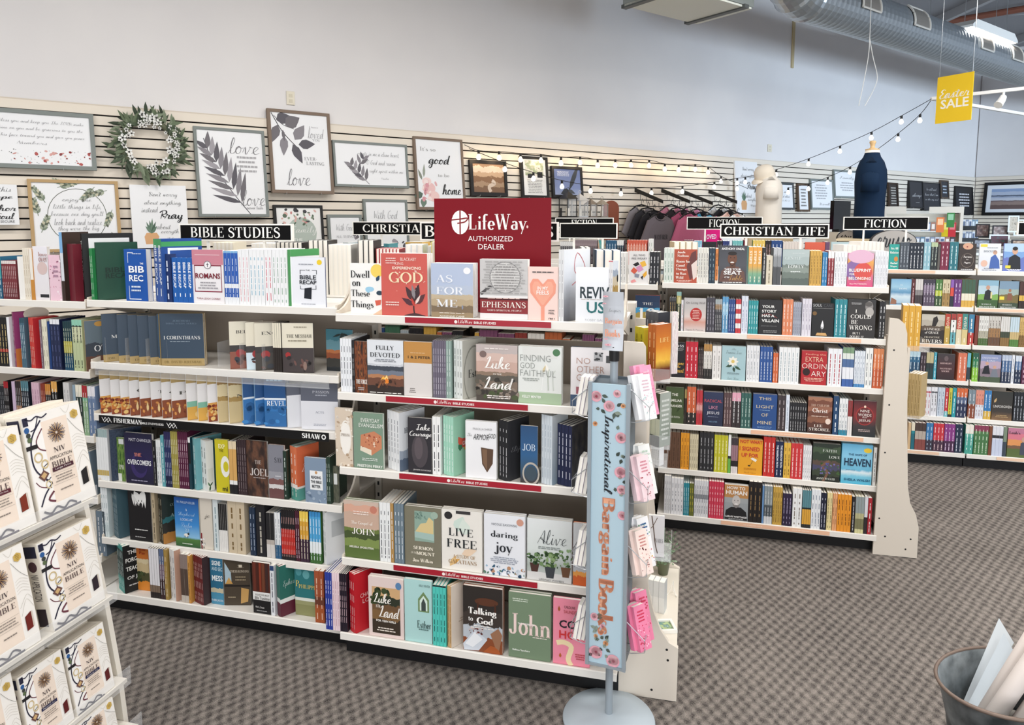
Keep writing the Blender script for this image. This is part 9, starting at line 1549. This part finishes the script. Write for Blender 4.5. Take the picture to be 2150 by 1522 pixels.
# rectangular diffuser box
Q = at_depth(1440, 18, 6.4); r = empty('supply_diffuser', Q, WALL.a); tag(r, 'rectangular grey metal supply duct hanging from the ceiling', 'duct')
MB().box(-.5, .52, -.35, .3, .02, .5).build('duct_body', M('8f9694', .4, .5), r); MB().box(-.5, .5, -.34, .28, 0, .018).build('diffuser_plate', M('c9ccc4', .5), r)
for xx in (-.5, .36): MB().box(xx, xx+.06, -.37, .32, -.012, .02).build('seam_flange', M('4a4e4e', .5), r)
MB().box(-.3, .3, -.25, .2, .5, 4.85-Q.z).build('riser', M('8f9694', .4, .5), r)
# sprinkler pipe, conduit
a, b_ = at_depth(1985, 46, 11.5), at_depth(2300, 8, 10.2); b_.z = a.z
o = MB().tube([a, b_], .05, 10).build('ceiling_pipe', M('7a4a3a', .5)); tag(o, 'rust red pipe under the ceiling', 'pipe')
a, b_ = at_depth(1930, 42, 12.0), at_depth(2300, 18, 11.2); o = MB().tube([a, b_], .02, 8).build('ceiling_conduit', M('c9c9c9', .5)); tag(o, 'thin grey conduit beside the red pipe', 'pipe')
# hanging white cable loop
P_ = [at_depth(x, y, 7.0) for x, y in ((1829, -60), (1829, 0), (1826, 80), (1823, 120), (1812, 180), (1803, 222))]
P2_ = [at_depth(x, y, 7.0) for x, y in ((1826, 80), (1833, 120), (1842, 160), (1836, 185), (1816, 222))]
b = MB(); b.tube(smooth_pts(P_, 4), .004, 5); b.tube(smooth_pts(P2_, 4), .004, 5); b.tube([P_[0], (P_[0].x, P_[0].y, 5.0)], .004, 5)
tag(b.build('hanging_cable', M('cfcfcc', .5)), 'thin white cable looped below the round duct', 'cable')
# light track
zt_ = q0.z; r1 = at_z(2210, 179, zt_); r2 = at_z(2210, 250, zt_)
r = empty('light_track', q0); tag(r, 'white corner light track above the far fixtures', 'track light')
for e_ in (r1, r2):
    d = (e_-q0); L = d.length; b = MB(); b.box(0, L, -.018, .018, -.016, .016); o = b.build('rail', M('f0efec', .4), r, (0, 0, 0), math.atan2(d.y, d.x))
for f_ in (.35, .8): d = (r1-q0)*f_; MB().tube([d, d+Vector((0, 0, 5.0-zt_))], .003, 5).build('suspension_wire', STEEL, r)
d = (r1-q0)*.62; hd = MB(); hd.tube([(0, 0, -.016), (0, 0, -.07)], .012, 8); hd.tube([(0, 0, -.06), (-.03, -.02, -.1), (-.08, -.05, -.15)], [.03, .035, .04], 14); hd.build('spot_head', M('f0efec', .4), r, d)
# Easter sale sign
PS = [at_depth(1969, 163, 6.9), at_depth(2045, 153, 6.6)]; d = PS[1]-PS[0]; ang = math.atan2(d.y, d.x); w = math.hypot(d.x, d.y); h = PS[0].z-at_depth(1963, 259, 6.9).z
r = empty('sale_sign', (PS[0].x, PS[0].y, PS[0].z-h), ang); tag(r, 'yellow hanging sale sign with white lettering', 'sign')
MB().box(0, w, 0, .006, 0, h).build('board', M('f4cc26', .45), r)
p = Print(w, h); p.all([T('Easter', .5, .62, .84, .2, 'fbf7ea', 'C'), T('SALE', .52, .4, .78, .2, 'fbf7ea', 'B')]); p.out('lettering', r)
for x in (.015, w-.015): MB().tube([(x, .003, h), (x, .003, 5.0-(PS[0].z-h))], .002, 5).build('hanging_wire', STEEL, r)
# ================================================================ BUCKET OF ROLLED PRINTS
P = at_z(2125, 1432, .36); P = Vector((P.x, P.y, 0)); r = empty('metal_bucket', P, .25); tag(r, 'galvanised oval bucket with rusty rim holding rolled paper', 'bucket')
GB_ = nodemat('galvanised_bucket', lambda N, L, b: None, .45)
N = GB_.node_tree.nodes; L = GB_.node_tree.links; tc = N.new('ShaderNodeTexCoord'); nz = N.new('ShaderNodeTexNoise'); nz.inputs['Scale'].default_value = 14; nz.inputs['Detail'].default_value = 6; L.new(tc.outputs['Object'], nz.inputs['Vector'])
rp = N.new('ShaderNodeValToRGB'); rp.color_ramp.elements[0].position = .3; rp.color_ramp.elements[0].color = hx('3f464a'); rp.color_ramp.elements[1].position = .72; rp.color_ramp.elements[1].color = hx('90989c'); L.new(nz.outputs[0], rp.inputs[0]); L.new(rp.outputs[0], N['Principled BSDF'].inputs['Base Color']); N['Principled BSDF'].inputs['Metallic'].default_value = .55
MB().lathe([(0, .0), (.13, 0), (.145, .12), (.16, .24), (.186, .35), (.192, .36), (.186, .362), (.157, .245), (.14, .12), (.126, .006), (0, .006)], 40, cap=False, sx=1.12, sy=.82).build('body', GB_, r, smooth=True)
MB().tube([(.192*1.12*math.cos(k*.1571), .192*.82*math.sin(k*.1571), .361) for k in range(40)], .0055, 6, 0, True).build('rim', M('7a6a60', .5, .4), r, smooth=True)
MB().tube([(-.178, -.02, .21), (-.215, -.02, .19), (-.23, 0, .2), (-.215, .02, .19), (-.178, .02, .21)], .008, 8).build('handle', M('8a5a34', .5), r)
MB().lathe([(0, .19), (.145, .19), (.147, .198), (0, .199)], 24, cap=False, sx=1.05, sy=.78).build('packing_paper', M('c9c4bc', .9), r)
PAP = M('e6dcd6', .8); TW = M('a08a70', .9)
for i, (x, y, lean, azi) in enumerate(((-.055, -.02, 33, -8), (-.01, -.06, 33, -10), (.04, -.09, 32, -12), (-.01, .03, 32, -5), (.05, -.03, 31, -8), (.1, -.06, 30, -10), (.05, .06, 31, -2))):
    a = math.radians(lean); az = math.radians(azi); dr = Vector((math.sin(a)*math.cos(az), math.sin(a)*math.sin(az), math.cos(a))); p0 = Vector((x*1.2-.08, y*.9, .20)); L_ = .6
    rr = empty('paper_roll', P+Matrix.Rotation(.25, 3, 'Z')@p0, .25); tag(rr, 'cream paper roll tied with twine in the metal bucket', 'paper roll', 'paper rolls in the bucket')
    MB().tube([Vector((0, 0, 0)), dr*L_*.5, dr*L_], .024, 16).build('sheet', PAP, rr, smooth=True)
    e1 = dr.cross(Vector((0, 0, 1))).normalized(); e2 = dr.cross(e1); MB().tube([dr*L_*.62+(e1*math.cos(k*.5236)+e2*math.sin(k*.5236))*.0255 for k in range(12)], .0022, 5, 0, True).build('twine', TW, rr)
for i, (x, y, lean, azi, c) in enumerate(((-.09, .05, 40, 0, 'c3cdd5'), (-.03, .11, 39, 4, 'cfd7dd'))):
    a = math.radians(lean); az = math.radians(azi); dr = Vector((math.sin(a)*math.cos(az), math.sin(a)*math.sin(az), math.cos(a))); sd = Vector((-math.sin(az), math.cos(az), 0))
    b = MB(); o0 = Vector((0, 0, 0)); nn = dr.cross(sd)*.0006; L_ = .31; Wd = .06
    b.add([o0-sd*.02+nn, o0+sd*.02+nn, dr*L_+sd*Wd+nn, dr*L_*.86-sd*.01+nn, o0-sd*.02-nn, o0+sd*.02-nn, dr*L_+sd*Wd-nn, dr*L_*.86-sd*.01-nn], [(0, 1, 2, 3), (7, 6, 5, 4), (0, 3, 7, 4), (1, 5, 6, 2), (2, 6, 7, 3)])
    o = b.build('tissue_sheet', M(c, .7), None, P+Matrix.Rotation(.25, 3, 'Z')@Vector((x-.03, y*.8, .2)), .25); tag(o, 'pale %s wrapping sheet leaning in the metal bucket' % ['blue', 'grey'][i], 'paper')
# ---------------------------------------------------------------- label check
for k, v in LABELS.items():
    n = len(k.split())
    if n < 4 or n > 16: print('LABELLEN', n, k)
